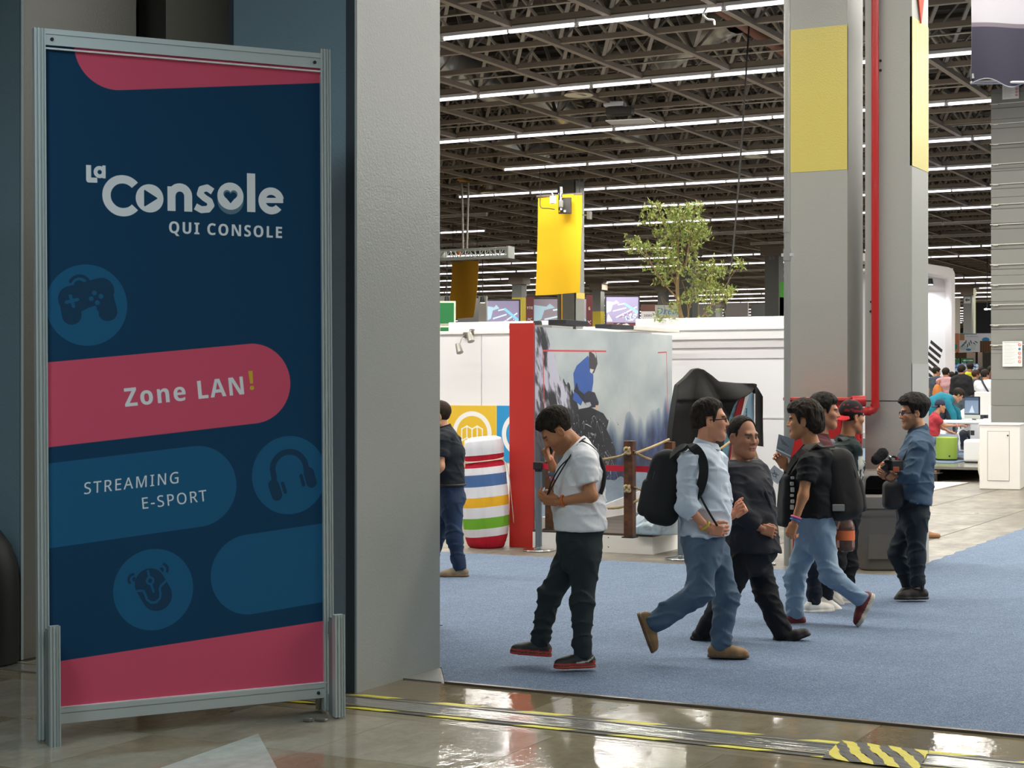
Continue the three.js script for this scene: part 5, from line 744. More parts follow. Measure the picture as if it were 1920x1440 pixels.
  const hood = nets((x, y, z) => { const yy = y - Y(926); const box = (w, hh, dd, r) => { const q = [Math.abs(x) - w + r, Math.abs(yy) - hh + r, Math.abs(z) - dd + r]; return Math.hypot(Math.max(q[0], 0), Math.max(q[1], 0), Math.max(q[2], 0)) + Math.min(Math.max(...q), 0) - r; }; const taper = 1 + yy * .25; const o1 = (() => { const q = [Math.abs(x) * taper - .26 + .08, Math.abs(yy) - .235 + .08, Math.abs(z) * taper - .26 + .08]; return Math.hypot(Math.max(q[0], 0), Math.max(q[1], 0), Math.max(q[2], 0)) + Math.min(Math.max(...q), 0) - .08; })(); const q2 = [Math.abs(x) * taper - .205 + .06, Math.abs(yy - .02) - .165 + .06, Math.max(-.2 - z, z - .6) + .03]; const hol = Math.hypot(Math.max(q2[0], 0), Math.max(q2[1], 0), Math.max(q2[2], 0)) + Math.min(Math.max(...q2), 0) - .06; return Math.max(o1, -hol, -yy) * .9; }, [-.32, Y(926) - .03, -.32], [.32, Y(926) + .28, .32], .01);
  part('lid_hood', hood, mat('#6d6761', .45), bt); part('inner_bag', loft([[Y(926) + .02, .02, .02, .005], [Y(926) + .03, .44, .44, .1]]), M.black, bt);
}
// ---------- tree in the planter ----------
{
  const d = 25.2, J = (x, y, z = 0) => at(x, y, d + z), o = J(1290, 612), t = thing('tree', 'slender leafy tree with several pale stems growing from the planter box', 'tree', o), r = rng(77);
  const bark = new THREE.MeshPhysicalMaterial({ color: '#8d7350', roughness: .9, bumpMap: rep(texPeel, 2), bumpScale: .003 }); const L = (a) => a.map(([x, y, z]) => J(x, y, z).sub(o));
  const stem = (pts, r0, r1, nm = 'stem') => { const c = new THREE.CatmullRomCurve3(L(pts), false, 'centripetal'), n = 24, g = new THREE.TubeGeometry(c, n, r0, 7), p = g.attributes.position; for (let i = 0; i < p.count; i++) { const k = Math.floor(i / 8) / n, q = c.getPointAt(k), s = lerp(1, r1 / r0, k); p.setXYZ(i, q.x + (p.getX(i) - q.x) * s, q.y + (p.getY(i) - q.y) * s, q.z + (p.getZ(i) - q.z) * s); } g.computeVertexNormals(); part(nm, g, bark, t); return c; };
  const C = [];
  C.push(stem([[1283, 614, 0], [1276, 590, 0], [1270, 550, .02], [1271, 510, 0], [1271, 470, 0], [1272, 440, .05], [1276, 400, .1]], .036, .008), stem([[1271, 515, 0], [1285, 495, -.1], [1290, 470, -.15], [1294, 445, -.1], [1300, 410, -.1], [1304, 388, -.1]], .018, .004), stem([[1285, 494, -.1], [1293, 470, .1], [1299, 460, .2], [1312, 430, .25]], .012, .004), stem([[1270, 540, .02], [1262, 522, .1], [1253, 500, .15], [1240, 470, .2], [1232, 440, .15], [1226, 405, .2]], .014, .004), stem([[1270, 560, 0], [1248, 535, -.1], [1236, 520, -.15], [1225, 500, -.2], [1212, 475, -.2], [1205, 460, -.2]], .013, .004), stem([[1225, 500, -.2], [1205, 478, -.3], [1185, 460, -.3], [1178, 452, -.3]], .007, .003), stem([[1271, 470, 0], [1262, 450, -.1], [1248, 430, -.2], [1240, 395, -.2], [1222, 388, -.2]], .012, .003),
    stem([[1293, 612, .1], [1290, 580, .1], [1286, 550, .1], [1278, 525, .15]], .014, .005), stem([[1289, 612, -.05], [1291, 585, -.1], [1297, 560, -.15], [1305, 530, -.2]], .012, .004), stem([[1313, 612, .0], [1320, 592, 0], [1330, 575, .05], [1348, 552, .1], [1358, 540, .1], [1370, 520, .1], [1384, 500, .1]], .014, .004), stem([[1320, 592, 0], [1332, 560, -.1], [1330, 530, -.15], [1335, 500, -.2]], .01, .004), stem([[1330, 575, .05], [1352, 565, .2], [1372, 556, .2]], .007, .003), stem([[1250, 592, .1], [1244, 570, .1], [1238, 555, .12]], .005, .002), stem([[1252, 612, .15], [1248, 605, .15], [1240, 598, .15]], .008, .003), stem([[1258, 575, -.05], [1246, 564, -.05], [1240, 553, -.05]], .006, .002));
  // leaf sprays: small leaves along twigs, gathered in the clumps the crown shows
  const clumps = [[1230, 395, 26, 14, 90], [1222, 412, 24, 10, 60], [1258, 415, 30, 22, 170], [1300, 392, 16, 12, 70], [1285, 405, 30, 22, 190], [1300, 430, 26, 26, 200], [1316, 440, 14, 16, 90], [1245, 440, 22, 14, 90], [1276, 442, 34, 18, 150], [1258, 470, 22, 18, 120], [1296, 460, 24, 16, 90], [1180, 452, 8, 6, 26], [1196, 464, 20, 12, 110], [1216, 464, 14, 10, 60], [1238, 478, 24, 14, 90], [1216, 486, 12, 8, 30], [1256, 496, 20, 18, 110], [1234, 510, 18, 12, 60], [1212, 503, 8, 5, 14], [1250, 528, 16, 12, 60], [1278, 500, 18, 18, 60], [1300, 490, 14, 14, 50], [1300, 540, 16, 20, 70], [1285, 565, 20, 20, 70], [1272, 590, 12, 14, 36], [1322, 500, 14, 8, 36], [1340, 498, 16, 8, 50], [1350, 510, 18, 10, 60], [1335, 520, 20, 12, 70], [1384, 492, 12, 8, 40], [1396, 500, 8, 5, 16], [1340, 545, 24, 14, 130], [1356, 555, 16, 12, 80], [1326, 556, 16, 14, 80], [1372, 552, 8, 10, 44], [1336, 575, 14, 10, 36], [1314, 598, 6, 6, 12], [1246, 600, 12, 8, 40], [1234, 594, 8, 6, 18], [1262, 572, 10, 10, 24], [1322, 530, 22, 12, 60], [1296, 512, 16, 12, 44]];
  const lf = new THREE.BufferGeometry(); lf.setAttribute('position', new THREE.BufferAttribute(new Float32Array([0, 0, 0, .011, .02, .003, 0, .022, -.001, -.011, .02, .003, 0, .048, .005]), 3)); lf.setIndex([0, 1, 2, 0, 2, 3, 1, 4, 2, 2, 4, 3]); lf.computeVertexNormals();
  const tot = clumps.reduce((a, c) => a + Math.round(c[4] * 1.5), 0), im = new THREE.InstancedMesh(lf, new THREE.MeshPhysicalMaterial({ color: '#ffffff', roughness: .55, transmission: .25, thickness: 0 }), tot); let k = 0; const m = new THREE.Matrix4(), q = new THREE.Quaternion(), e = new THREE.Euler(), cc = new THREE.Color(); const twigs = [];
  for (const [x, y, rx, ry, n0] of clumps) { const n = Math.round(n0 * 1.5); let tw = null, tj = 0; for (let i = 0; i < n; i++) { if (!tw || tj > 7) { const a = r() * 6.283, rr = Math.sqrt(r()) * .92; tw = J(x + Math.cos(a) * rx * rr, y + Math.sin(a) * ry * rr, (r() - .5) * .5).sub(o); const v = V(r() - .5, r() * .5 - .1, r() - .5).normalize().multiplyScalar(.11); twigs.push([tw.clone(), tw.clone().add(v), .004, .004]); tw.v = v; tj = 0; } const p = tw.clone().addScaledVector(tw.v, tj / 7).add(V((r() - .5) * .03, (r() - .5) * .03, (r() - .5) * .03)); tj++; e.set(r() * 6.28, r() * 6.28, r() * 6.28); q.setFromEuler(e); const s = .8 + r() * .8; m.compose(p, q, V(s, s, s)); im.setMatrixAt(k, m); const g = r(); cc.setRGB(lerp(.16, .4, g), lerp(.26, .42, g), lerp(.045, .1, g)); im.setColorAt(k++, cc); } }
  im.name = partName('leaves'); im.userData = { kind: 'stuff' }; im.castShadow = im.receiveShadow = true; t.add(im); part('twigs', bars(twigs), bark, t).userData = { kind: 'stuff' };
  // cable running up to the roof beside the tree
  const a = J(1357, 602, 1.2), b = at(1408, -10, 27.5); solo('hanging_cable', tube([a, at(1364, 545, 26.4), at(1372, 490, 26.5), at(1377, 440, 26.7), at(1386, 330, 27), at(1400, 120, 27.3), at(1407, 0, 27.5)], .014, 60, 6), mat('#2a2724', .8), 'dark cable running from the planter box up to the roof', 'cable');
}
// ---------- things fixed under the roof ----------
{
  const up2 = (px, py, h = ROOF - .05) => at(px, py, (h - EYE) * FPX / (720 - py));
  const cream = mat('#cfc6ae', .6), grille = mat('#2c2a27', .7);
  for (const [px, py, w, nm] of [[1085, 179, .27, 'below the second light row near the duct'], [1417, 294, .27, 'beside the grey conduit'], [918, 362, .25, 'left of the yellow banner'], [1176, 413, .25, 'left of the tree crown']]) { const p = up2(px, py), t = thing('ceiling_dome', `cream round dome fixture under the roof ${nm}`, 'fixture', p); part('dome_shade', lathe([[0, .02], [w, 0], [w, .012], [w * .7, .07], [.1, .1], [0, .1]], 28), cream, t); part('dome_neck', cyl(.1, .12, .14, 0, .16, 0, 16), cream, t); part('dome_box', bx(.2, .14, .2, 0, .28, 0, .01), mat('#8a8272', .6), t); }
  for (const [px, py, nm] of [[1097, 256, 'above the yellow banner'], [1393, 338, 'left of the grey conduit']]) { const p = up2(px, py, ROOF + .1), t = thing('air_diffuser', `dark round louvred air diffuser ${nm}`, 'vent', p); for (let i = 0; i < 5; i++) part('louvre_ring', lathe([[.12 + i * .11, 0], [.19 + i * .11, -.05 + i * .012], [.2 + i * .11, -.04 + i * .012], [.13 + i * .11, .012]], 32), i % 2 ? mat('#5f5b54', .5) : grille, t); part('duct_neck', cyl(.6, .6, .5, 0, .28, 0, 28), mat('#6d675e', .5), t); }
  { const p = up2(1153, 196), t = thing('wireless_box', 'white wireless box with a tray hung under the second light row', 'fixture', p, .2); part('box_body', bx(.4, .1, .3, 0, 0, 0, .03), mat('#e6e6ea', .4), t); part('hanger', bx(.5, .14, .28, .1, -.14, 0, .01), mat('#37332e', .6), t); part('tray', bx(.85, .02, .5, .3, -.34, 0), mat('#b9b6b4', .5), t); part('drop_bar', bx(.03, .4, .03, 0, .25, 0), M.dark, t); }
  // silver flexible ducts above the lower chords
  const foil = new THREE.MeshPhysicalMaterial({ color: '#b9b6ae', roughness: .3, metalness: .75, bumpMap: dataTex(64, (u, v) => [.5 + .5 * Math.sin(u * 6.283 * 8)], false), bumpScale: .02 });
  const duct = (pts, r, label) => { const P = pts.map(([x, y, h]) => up2(x, y, ROOF + h)); const c = new THREE.CatmullRomCurve3(P), n = Math.round(c.getLength() / .06), g = new THREE.TubeGeometry(c, n, r, 14), p = g.attributes.position; for (let i = 0; i <= n; i++) { const q = c.getPointAt(i / n), s = i % 2 ? 1 : .93; for (let j = 0; j <= 14; j++) { const k = i * 15 + j; p.setXYZ(k, q.x + (p.getX(k) - q.x) * s, q.y + (p.getY(k) - q.y) * s, q.z + (p.getZ(k) - q.z) * s); } } g.computeVertexNormals(); solo('air_duct', g, foil, label, 'duct'); };
  duct([[800, 96, .55], [840, 118, .5], [880, 140, .5], [925, 165, .6]], .33, 'silver ribbed air duct above the chords next to the near pillar'); duct([[985, 150, .6], [1010, 172, .5], [1040, 190, .5], [1065, 222, .6]], .3, 'silver ribbed air duct between the first two light rows'); duct([[1150, 238, .6], [1190, 250, .5], [1235, 262, .5]], .28, 'silver ribbed air duct below the third light row');
  duct([[930, 262, .6], [960, 270, .5], [1020, 282, .5]], .25, 'silver ribbed air duct above the fourth light row'); duct([[1240, 110, .7], [1300, 70, .6], [1380, 30, .7]], .3, 'silver ribbed air duct behind the hanging white cable');
  const pipe = (pts, r, c, label) => { const P = pts.map(([x, y, h]) => up2(x, y, ROOF + h)); solo('roof_pipe', tube(P, r, 30, 10), mat(c, .6), label, 'pipe'); };
  pipe([[1310, -10, .5], [1395, 48, .5], [1480, 102, .5]], .09, '#7a4a34', 'rust brown roof pipe running towards the grey conduit'); pipe([[855, 335, .3], [900, 345, .3], [945, 360, .3]], .05, '#b9851f', 'yellow roof pipe above the lighting truss');
  pipe([[1745, 85, .1], [1790, 92, .0], [1830, 82, .05]], .02, '#a39a8a', 'thin loose cable by the hanging white and purple banner');
  // thin conduits running along the light rows and a loose white cable
  for (const [z, nm] of [[ROW0 + .35, 'first'], [ROW0 - ROWSTEP + .35, 'second'], [ROW0 - 2 * ROWSTEP + .35, 'third'], [ROW0 - 3 * ROWSTEP + .35, 'fourth']]) solo('cable_conduit', rod(V(-20, ROOF + .16, z), V(6, ROOF + .16, z), .018, .018, 6), mat('#b3ab9c', .5), `thin pale conduit running along the ${nm} roof light row`, 'conduit');
  const c0 = up2(1325, 14, ROOF - .1), k = c0.clone().sub(V(0, EYE, 0)).dot(CF) / FPX; solo('loose_cable', tube([c0, c0.clone().addScaledVector(CR, -6 * k).add(V(0, -14 * k, 0)), c0.clone().addScaledVector(CR, 2 * k).add(V(0, -22 * k, 0)), c0.clone().addScaledVector(CR, 13 * k).add(V(0, -24 * k, 0)), c0.clone().addScaledVector(CR, 15 * k).add(V(0, -33 * k, 0))], .014, 30, 6), mat('#efeaea', .5), 'loose white cable curling down from the first roof light row', 'cable');
}
// ---------- people: one continuous body meshed from tapered bones, clothes and hair as parts ----------
const skinMat = new THREE.MeshPhysicalMaterial({ vertexColors: true, roughness: .52, sheen: .15, sheenColor: '#d9a58a' });
const clothMat = new THREE.MeshPhysicalMaterial({ vertexColors: true, roughness: .9, sheen: .15, sheenRoughness: .6, sheenColor: '#9a9a9a' });
const hairMat = new THREE.MeshPhysicalMaterial({ vertexColors: true, roughness: .75, specularIntensity: .5 });
const shoeMat = new THREE.MeshPhysicalMaterial({ vertexColors: true, roughness: .6 });
const camDir = (deg) => { const a = deg * Math.PI / 180; return CF.clone().multiplyScalar(-Math.cos(a)).addScaledVector(CR, Math.sin(a)); };   // 0 looks towards the viewpoint, 90 to the right of it
const camLeft = (deg) => { const a = deg * Math.PI / 180; return CR.clone().multiplyScalar(Math.cos(a)).addScaledVector(CF, Math.sin(a)); };
const bone = (a, b, r1, r2) => { const ax = a.x, ay = a.y, az = a.z, dx = b.x - ax, dy = b.y - ay, dz = b.z - az, L = 1 / Math.max(1e-9, dx * dx + dy * dy + dz * dz); return (x, y, z) => { const px = x - ax, py = y - ay, pz = z - az, t = clamp((px * dx + py * dy + pz * dz) * L, 0, 1), ex = px - dx * t, ey = py - dy * t, ez = pz - dz * t; return Math.sqrt(ex * ex + ey * ey + ez * ez) - (r1 + (r2 - r1) * t); }; };
const joinAll = (list, k) => (x, y, z) => { let d = list[0](x, y, z); for (let i = 1; i < list.length; i++) d = smin(d, list[i](x, y, z), k); return d; };
function trunk(st, lat, fr, grow = 0) {                             // elliptic sections {p, a, b} from the shoulders down
  const segs = []; for (let i = 0; i < st.length - 1; i++) { const A = st[i], B = st[i + 1], d = B.p.clone().sub(A.p), L = d.length(); d.multiplyScalar(1 / L); segs.push([A.p, d, L, A.a + grow, A.b + grow, B.a + grow, B.b + grow]); }
  return (x, y, z) => { let best = 9; for (const [p, d, L, a0, b0, a1, b1] of segs) { const vx = x - p.x, vy = y - p.y, vz = z - p.z, s = vx * d.x + vy * d.y + vz * d.z, t = clamp(s / L, 0, 1), e = s - t * L, a = a0 + (a1 - a0) * t, b = b0 + (b1 - b0) * t, wx = vx - d.x * s, wy = vy - d.y * s, wz = vz - d.z * s, l = wx * lat.x + wz * lat.z, f = Math.sqrt(Math.max(0, wx * wx + wy * wy + wz * wz - l * l)), q = Math.sqrt(l * l / (a * a) + f * f / (b * b)); let dd = (q - 1) * Math.min(a, b) * (q < 1 ? 1 : 1.1); if (e) { const r = Math.min(a, b) * .6; dd = Math.hypot(Math.max(dd + r, 0), e) - r; } best = best > 8 ? dd : smin(best, dd, .03); } return best; };
}
const crease = (x, y, z) => { const a = Math.abs(noise3(x * 7 + y * 6, y * 15 - (x + z) * 5, z * 7 - y * 5)), b = Math.abs(noise3(x * 15 - y * 9 + 7, y * 27 + (x - z) * 8, z * 15 + y * 6)); return 1.5 * (Math.min(a * 2, .5) - .35) * 1.3 + .35 * (Math.min(b * 2.2, .5) - .35); };
const box3 = (pts, pad) => { const lo = [1e9, 1e9, 1e9], hi = [-1e9, -1e9, -1e9]; for (const p of pts) { const q = [p.x, p.y, p.z]; for (let i = 0; i < 3; i++) { lo[i] = Math.min(lo[i], q[i] - pad); hi[i] = Math.max(hi[i], q[i] + pad); } } return [lo, hi]; };
function frame(o, X, Y, Z) {                                        // world <-> local of an orthonormal frame
  return { in: (x, y, z) => { x -= o.x; y -= o.y; z -= o.z; return [x * X.x + y * X.y + z * X.z, x * Y.x + y * Y.y + z * Y.z, x * Z.x + y * Z.y + z * Z.z]; }, out: (x, y, z) => V(o.x + X.x * x + Y.x * y + Z.x * z, o.y + X.y * x + Y.y * y + Z.y * z, o.z + X.z * x + Y.z * y + Z.z * z), geo: (g) => { g.applyMatrix4(new THREE.Matrix4().makeBasis(X, Y, Z).setPosition(o)); return g; } };
}
// head in its own axes: x to one side, y up, z out of the face; about 0.24 m from chin to crown at scale 1
const ell = (cx, cy, cz, rx, ry, rz) => (x, y, z) => { const q = Math.hypot((x - cx) / rx, (y - cy) / ry, (z - cz) / rz); return (q - 1) * Math.min(rx, ry, rz); };
const v3 = (x, y, z) => V(x, y, z);
function headShape(o = {}) {
  const fat = o.fat ?? 0, A = [ell(0, .043, -.014, .075, .087, .094), ell(0, -.03, .03, .06 + fat, .082, .064), bone(v3(.046, -.06, .0), v3(.014, -.1, .062), .02 + fat, .019), bone(v3(-.046, -.06, .0), v3(-.014, -.1, .062), .02 + fat, .019), bone(v3(-.012, -.102, .066), v3(.012, -.102, .066), .016, .016)];
  const core = joinAll(A, .035), cheek = [ell(.043, -.018, .062, .024, .022, .024), ell(-.043, -.018, .062, .024, .022, .024), bone(v3(-.036, .026, .08), v3(.036, .026, .08), .012, .012)];
  const nose = joinAll([bone(v3(0, .018, .088), v3(0, -.024, .107), .0085, .0112), ell(.012, -.028, .096, .0095, .008, .011), ell(-.012, -.028, .096, .0095, .008, .011)], .01);
  const lips = joinAll([bone(v3(-.018, -.056, .088), v3(.018, -.056, .088), .0075, .0075), bone(v3(-.014, -.068, .088), v3(.014, -.068, .088), .008, .008)], .004), chk = joinAll(cheek, .012);
  const sock = [ell(.031, .006, .1, .019, .012, .016), ell(-.031, .006, .1, .019, .012, .016)], eye = [ell(.031, .005, .077, .0128, .0125, .0125), ell(-.031, .005, .077, .0128, .0125, .0125)];
  const ear = (s) => (x, y, z) => { x *= s; const d = ell(.079, -.005, -.008, .011, .033, .021)(x + (z + .01) * .25, y, z), h = ell(.09, -.002, -.004, .008, .02, .011)(x + (z + .01) * .25, y, z); return Math.max(d, -h); };
  const eL = ear(1), eR = ear(-1), neck = o.neck;
  return (x, y, z) => { let d = core(x, y, z); d = smin(d, chk(x, y, z), .022); d = smin(d, nose(x, y, z), .012); if (z > .05) { const s = Math.min(sock[0](x, y, z), sock[1](x, y, z)); d = -smin(-d, s, .008); d = Math.min(d, eye[0](x, y, z), eye[1](x, y, z)); d = smin(d, lips(x, y, z), .007); } d = smin(d, Math.min(eL(x, y, z), eR(x, y, z)), .008); if (neck) d = smin(d, neck(x, y, z), .02); return d; };
}
function faceColor(skin, o) {
  const dark = mix3(skin, [0, 0, 0], .55), lip = mix3(skin, [.42, .12, .1], .5), hairc = lin(o.color ?? '#17110d'), st = o.stubble ?? .0;
  return (x, y, z) => {
    let c = skin; const ax = Math.abs(x);
    if (z > .045) { const rosy = Math.exp(-((ax - .045) ** 2 + (y + .03) ** 2) / .0009) * .25; c = mix3(c, [c[0] * 1.05, c[1] * .72, c[2] * .66], rosy); }
    if (st && y < -.028 && z > -.02 && !(ax < .021 && y > -.05 && z > .09)) c = mix3(c, hairc, st * smooth(-.028, -.055, y) * (y > -.11 ? 1 : .6));
    if (z > .07) {
      if (y > .019 && y < .033 - (ax - .03) * .12 && ax > .011 && ax < .052) c = mix3(c, hairc, .8);
      if (Math.hypot(ax - .031, (y - .005) * 1.25) < .0128) { c = Math.hypot(ax - .031, y - .004) < .0062 ? [.02, .012, .008] : [.24, .19, .165]; if (y > .0085) c = dark; if (y < -.001) c = mix3(skin, dark, .35); }
      if (y < -.051 && y > -.076 && ax < .024 && z > .082) c = Math.abs(y + .0618) < .0024 ? mix3(lip, [0, 0, 0], .65) : lip;
      if (y < -.03 && y > -.038 && ax > .005 && ax < .014 && z > .095) c = dark;
    }
    return c;
  };
}
function hairShape(o) {
  const base = ell(0, .045, -.014, .0775, .0895, .0965), blobs = (o.blobs ?? []).map(([x, y, z, r]) => ell(x, y, z, r, r, r)), front = o.front ?? .075, side = o.side ?? -.03, back = o.back ?? -.075, top = o.top ?? .02, st = o.sideT ?? .008, amp = o.rough ?? .006, fq = o.freq ?? 55;
  const line = (z) => z > .06 ? front : z > .012 ? lerp(side, front, smooth(.012, .06, z)) : z > -.004 ? side : lerp(back, side, smooth(-.055, -.004, z)) ;
  return (x, y, z) => { const t = lerp(st, top, smooth(-.01, .09, y)) + (o.quiff ?? 0) * smooth(.02, .09, z) * smooth(.05, .1, y); let d = base(x, y, z) - t * lerp(.3, 1, smooth(0, .035, y - line(z))); for (const b of blobs) d = smin(d, b(x, y, z), .03); if (Math.abs(d) < .03) d += amp * .55 * noise3(x * fq * .8, y * fq * .5, z * fq * .8) + amp * .5 * noise3(x * fq * 2.6, y * fq * 1.2, z * fq * 2.6); const e = Math.abs(x) > .064 && Math.abs(y + .004) < .036 && z > -.03 && z < .016 ? .02 : 0; let m = line(z) - y + (o.part ? o.part(x, y, z) : 0); return Math.max(d, m * .8, e ? Math.min(e, .004) : -9); };
}
// hand in its own axes: x to the thumb, y along the fingers, z out of the palm
function handShape(h) {
  const c = (h.curl ?? [25, 30, 20]).map((a) => a * Math.PI / 180), list = [];
  const palm = (x, y, z) => { const q = [Math.abs(x) - .026, Math.abs(y - .046) - .034, Math.abs(z) - .003]; return Math.hypot(Math.max(q[0], 0), Math.max(q[1], 0), Math.max(q[2], 0)) + Math.min(Math.max(...q), 0) - .012; };
  list.push(palm, bone(v3(0, -.045, 0), v3(0, .012, 0), .0265, .024));
  const tips = [];
  [[.0295, .087, .043, .025, .02, 0], [.0095, .09, .047, .028, .022, 1], [-.0105, .088, .044, .026, .021, 2], [-.0295, .08, .034, .021, .018, 3]].forEach(([x, y, l1, l2, l3, i]) => { const sp = (1.2 - i) * .07, s = h.spread ?? 1; let a = 0, p = v3(x, y - .012, 0), r = i === 3 ? .0078 : .0089; const adj = (h.fan ?? [0, 0, 0, 0])[i] * Math.PI / 180; [l1 + .012, l2, l3].forEach((l, j) => { a += c[j] + (j === 0 ? adj : 0); const q = v3(p.x + Math.sin(sp * s) * l * Math.cos(a), p.y + Math.cos(a) * l, p.z + Math.sin(a) * l); list.push(bone(p, q, r, r * .9)); p = q; r *= .9; }); tips.push(p); });
  const t = h.thumb ?? 0, T0 = v3(.022, .022, .008), T1 = v3(lerp(.05, .036, t), .052, lerp(.012, .03, t)), T2 = v3(lerp(.06, .026, t), lerp(.084, .08, t), lerp(.014, .044, t)), T3 = v3(lerp(.062, .008, t), lerp(.106, .092, t), lerp(.018, .05, t)); list.push(bone(T0, T1, .0145, .0115), bone(T1, T2, .0112, .0098), bone(T2, T3, .0098, .0082));
  const rest = joinAll(list, .006); return rest;
}
function buildPerson(S) {
  const root = thing('person', S.label, 'person', S.base, 0, S.group), skin = lin(S.skin ?? '#9c6b4c'), lat = camLeft(S.face), fr = camDir(S.face), Q = S.q ?? 1;
  // head frame
  const hf = camDir(S.head.face), hl = camLeft(S.head.face), pit = (S.head.pitch ?? 0) * Math.PI / 180, rol = (S.head.roll ?? 0) * Math.PI / 180;
  let Z = hf.clone().multiplyScalar(Math.cos(pit)).add(V(0, -Math.sin(pit), 0)), Y = V(0, Math.cos(pit), 0).addScaledVector(hf, Math.sin(pit)), X = hl.clone(); const X2 = X.clone().multiplyScalar(Math.cos(rol)).addScaledVector(Y, Math.sin(rol)), Y2 = Y.clone().multiplyScalar(Math.cos(rol)).addScaledVector(X, -Math.sin(rol)); X = X2; Y = Y2;
  const s = S.head.s ?? 1, F = frame(S.head.p, X, Y, Z), sc = (f) => (x, y, z) => { const q = F.in(x, y, z); return f(q[0] / s, q[1] / s, q[2] / s) * s; };
  const nk = bone(F.out(0, -.05 * s, -.022 * s), S.neck, .052 * s, .062 * s), hs = headShape(S.head), headW = (x, y, z) => { const q = F.in(x, y, z); return smin(hs(q[0] / s, q[1] / s, q[2] / s) * s, nk(x, y, z), .02); };
  const fc = faceColor(skin, S.hair ?? {});
  const body = [], st = S.torso; const arms = S.arms ?? [], legs = S.legs ?? [];
  body.push(trunk(st, lat, fr, -.03), nk); for (const A of arms) body.push(bone(S.neck.clone().add(V(0, .01, 0)), A.sh, .05, .04));
  for (const A of arms) { body.push(bone(A.sh, A.el, .046, .037), bone(A.el, A.wr, .038, .026)); }
  for (const L of legs) body.push(bone(L.hip, L.kn, .068, .048), bone(L.kn, L.an, .044, .034));
  const bodyF = joinAll(body, .03), all = [...st.map((k) => k.p), S.neck, ...arms.flatMap((A) => [A.sh, A.el, A.wr]), ...legs.flatMap((L) => [L.hip, L.kn, L.an])], [lo, hi] = box3(all, .2);
  const geos = [];
  const strip = (g) => { g.computeVertexNormals(); return g; };
  geos.push(nets(bodyF, lo, hi, .016 * Q, () => skin));
  const hb = box3([F.out(0, .0, 0)], .175 * s + .01); hb[0][1] = Math.min(hb[0][1], S.neck.y - .03); geos.push(nets(headW, hb[0], hb[1], (S.headCell ?? .0036) * (Q > 1 ? Q * .9 : 1), (x, y, z) => { const q = F.in(x, y, z); return fc(q[0] / s, q[1] / s, q[2] / s); }));
  for (const A of arms) if (A.hand) {
    const D = A.hand.dir.clone().normalize(), N0 = A.hand.palm.clone(), N = N0.addScaledVector(D, -N0.dot(D)).normalize(), T = A.right ? D.clone().cross(N) : N.clone().cross(D), H = frame(A.wr.clone().addScaledVector(D, .012), T, D, N), k = A.hand.s ?? 1, hh = handShape(A.hand), P = (x, y, z) => { const q = H.in(x, y, z); return hh(q[0] / k, q[1] / k, q[2] / k) * k; };
    const c = H.out(0, .06, .02), b = box3([c], .135); const nail = mix3(skin, [.8, .5, .45], .35); geos.push(nets(P, b[0], b[1], Math.max(.0036, .0036 * Q), () => mix3(skin, [skin[0] * 1.05, skin[1] * .85, skin[2] * .8], .3))); A.frame = H;
  }
  part('body', mg(geos), skinMat, root);
  // hair
  if (S.hair && !S.hair.none) { const h = hairShape(S.hair), c0 = lin(S.hair.color ?? '#17110d'), c1 = mix3(c0, [.2, .13, .08], .1), b = box3([F.out(0, .02, -.02)], .2 * s); part('hair', nets(sc(h), b[0], b[1], (S.headCell ?? .004) * (Q > 1 ? Q * .9 : 1), (x, y, z) => mix3(c0, c1, clamp(.5 + noise3(x * 90, y * 60, z * 90) * .8, 0, 1))), hairMat, root); }
  // shirt
  const sh = S.shirt; { const base = lin(sh.color), L = [trunk(st, lat, fr, sh.pad ?? .012)], g = sh.loose ?? .014, cut = sh.sleeve ?? .62; L.push(bone(st[0].p.clone().addScaledVector(lat, -.12), st[0].p.clone().addScaledVector(lat, .12), .062, .062));
    const sleeves = arms.map((A) => { L.push(bone(S.neck.clone().add(V(0, .012, 0)), A.sh, .064, .054 + g * .6)); const B = [bone(A.sh, A.el, .056 + g, .048 + g)]; if (cut > 1) B.push(bone(A.el, A.wr, .047 + g * .9, .036 + g * .7)); const a = cut > 1 ? A.el : A.sh, b = cut > 1 ? A.wr : A.el, p = a.clone().lerp(b, cut > 1 ? cut - 1 : cut), n = b.clone().sub(a).normalize(), J2 = joinAll(B, .03); return (x, y, z) => Math.max(J2(x, y, z), (x - p.x) * n.x + (y - p.y) * n.y + (z - p.z) * n.z); });
    const f0 = joinAll(L, .045), hem = sh.hem, amp = sh.wrinkle ?? .006, top = F.out(0, -.05 * s, -.02), collar = S.neck.clone().lerp(top, sh.collarUp ?? .34), cn = top.clone().sub(S.neck).normalize();
    const f = (x, y, z) => { let d = Math.max(f0(x, y, z), hem(x, y, z)); for (const q of sleeves) { const e = q(x, y, z); d = smin(d, e, .03); } if (Math.abs(d) < .05) d += amp * (1.0 * noise3(x * 6 + y * 4, y * 9 - x * 3, z * 6 - y * 4) + 1.45 * crease(x, y, z)); const k = (x - collar.x) * cn.x + (y - collar.y) * cn.y + (z - collar.z) * cn.z, kr = Math.hypot(x - collar.x, z - collar.z); if (k > 0 && kr < .15) d = Math.max(d, k); return d; };
    const b = box3([...st.map((k) => k.p), ...arms.flatMap((A) => cut > 1 ? [A.sh, A.el, A.wr] : [A.sh, A.el])], .25); part('shirt', nets(f, b[0], b[1], .0105 * Q, sh.paint ? (x, y, z, nx, ny, nz) => sh.paint(base, x, y, z, nx, ny, nz, root) : (x, y, z) => { const n = noise3(x * 14, y * 14, z * 14) * .04; return [base[0] * (1 + n), base[1] * (1 + n), base[2] * (1 + n)]; }), clothMat, root);
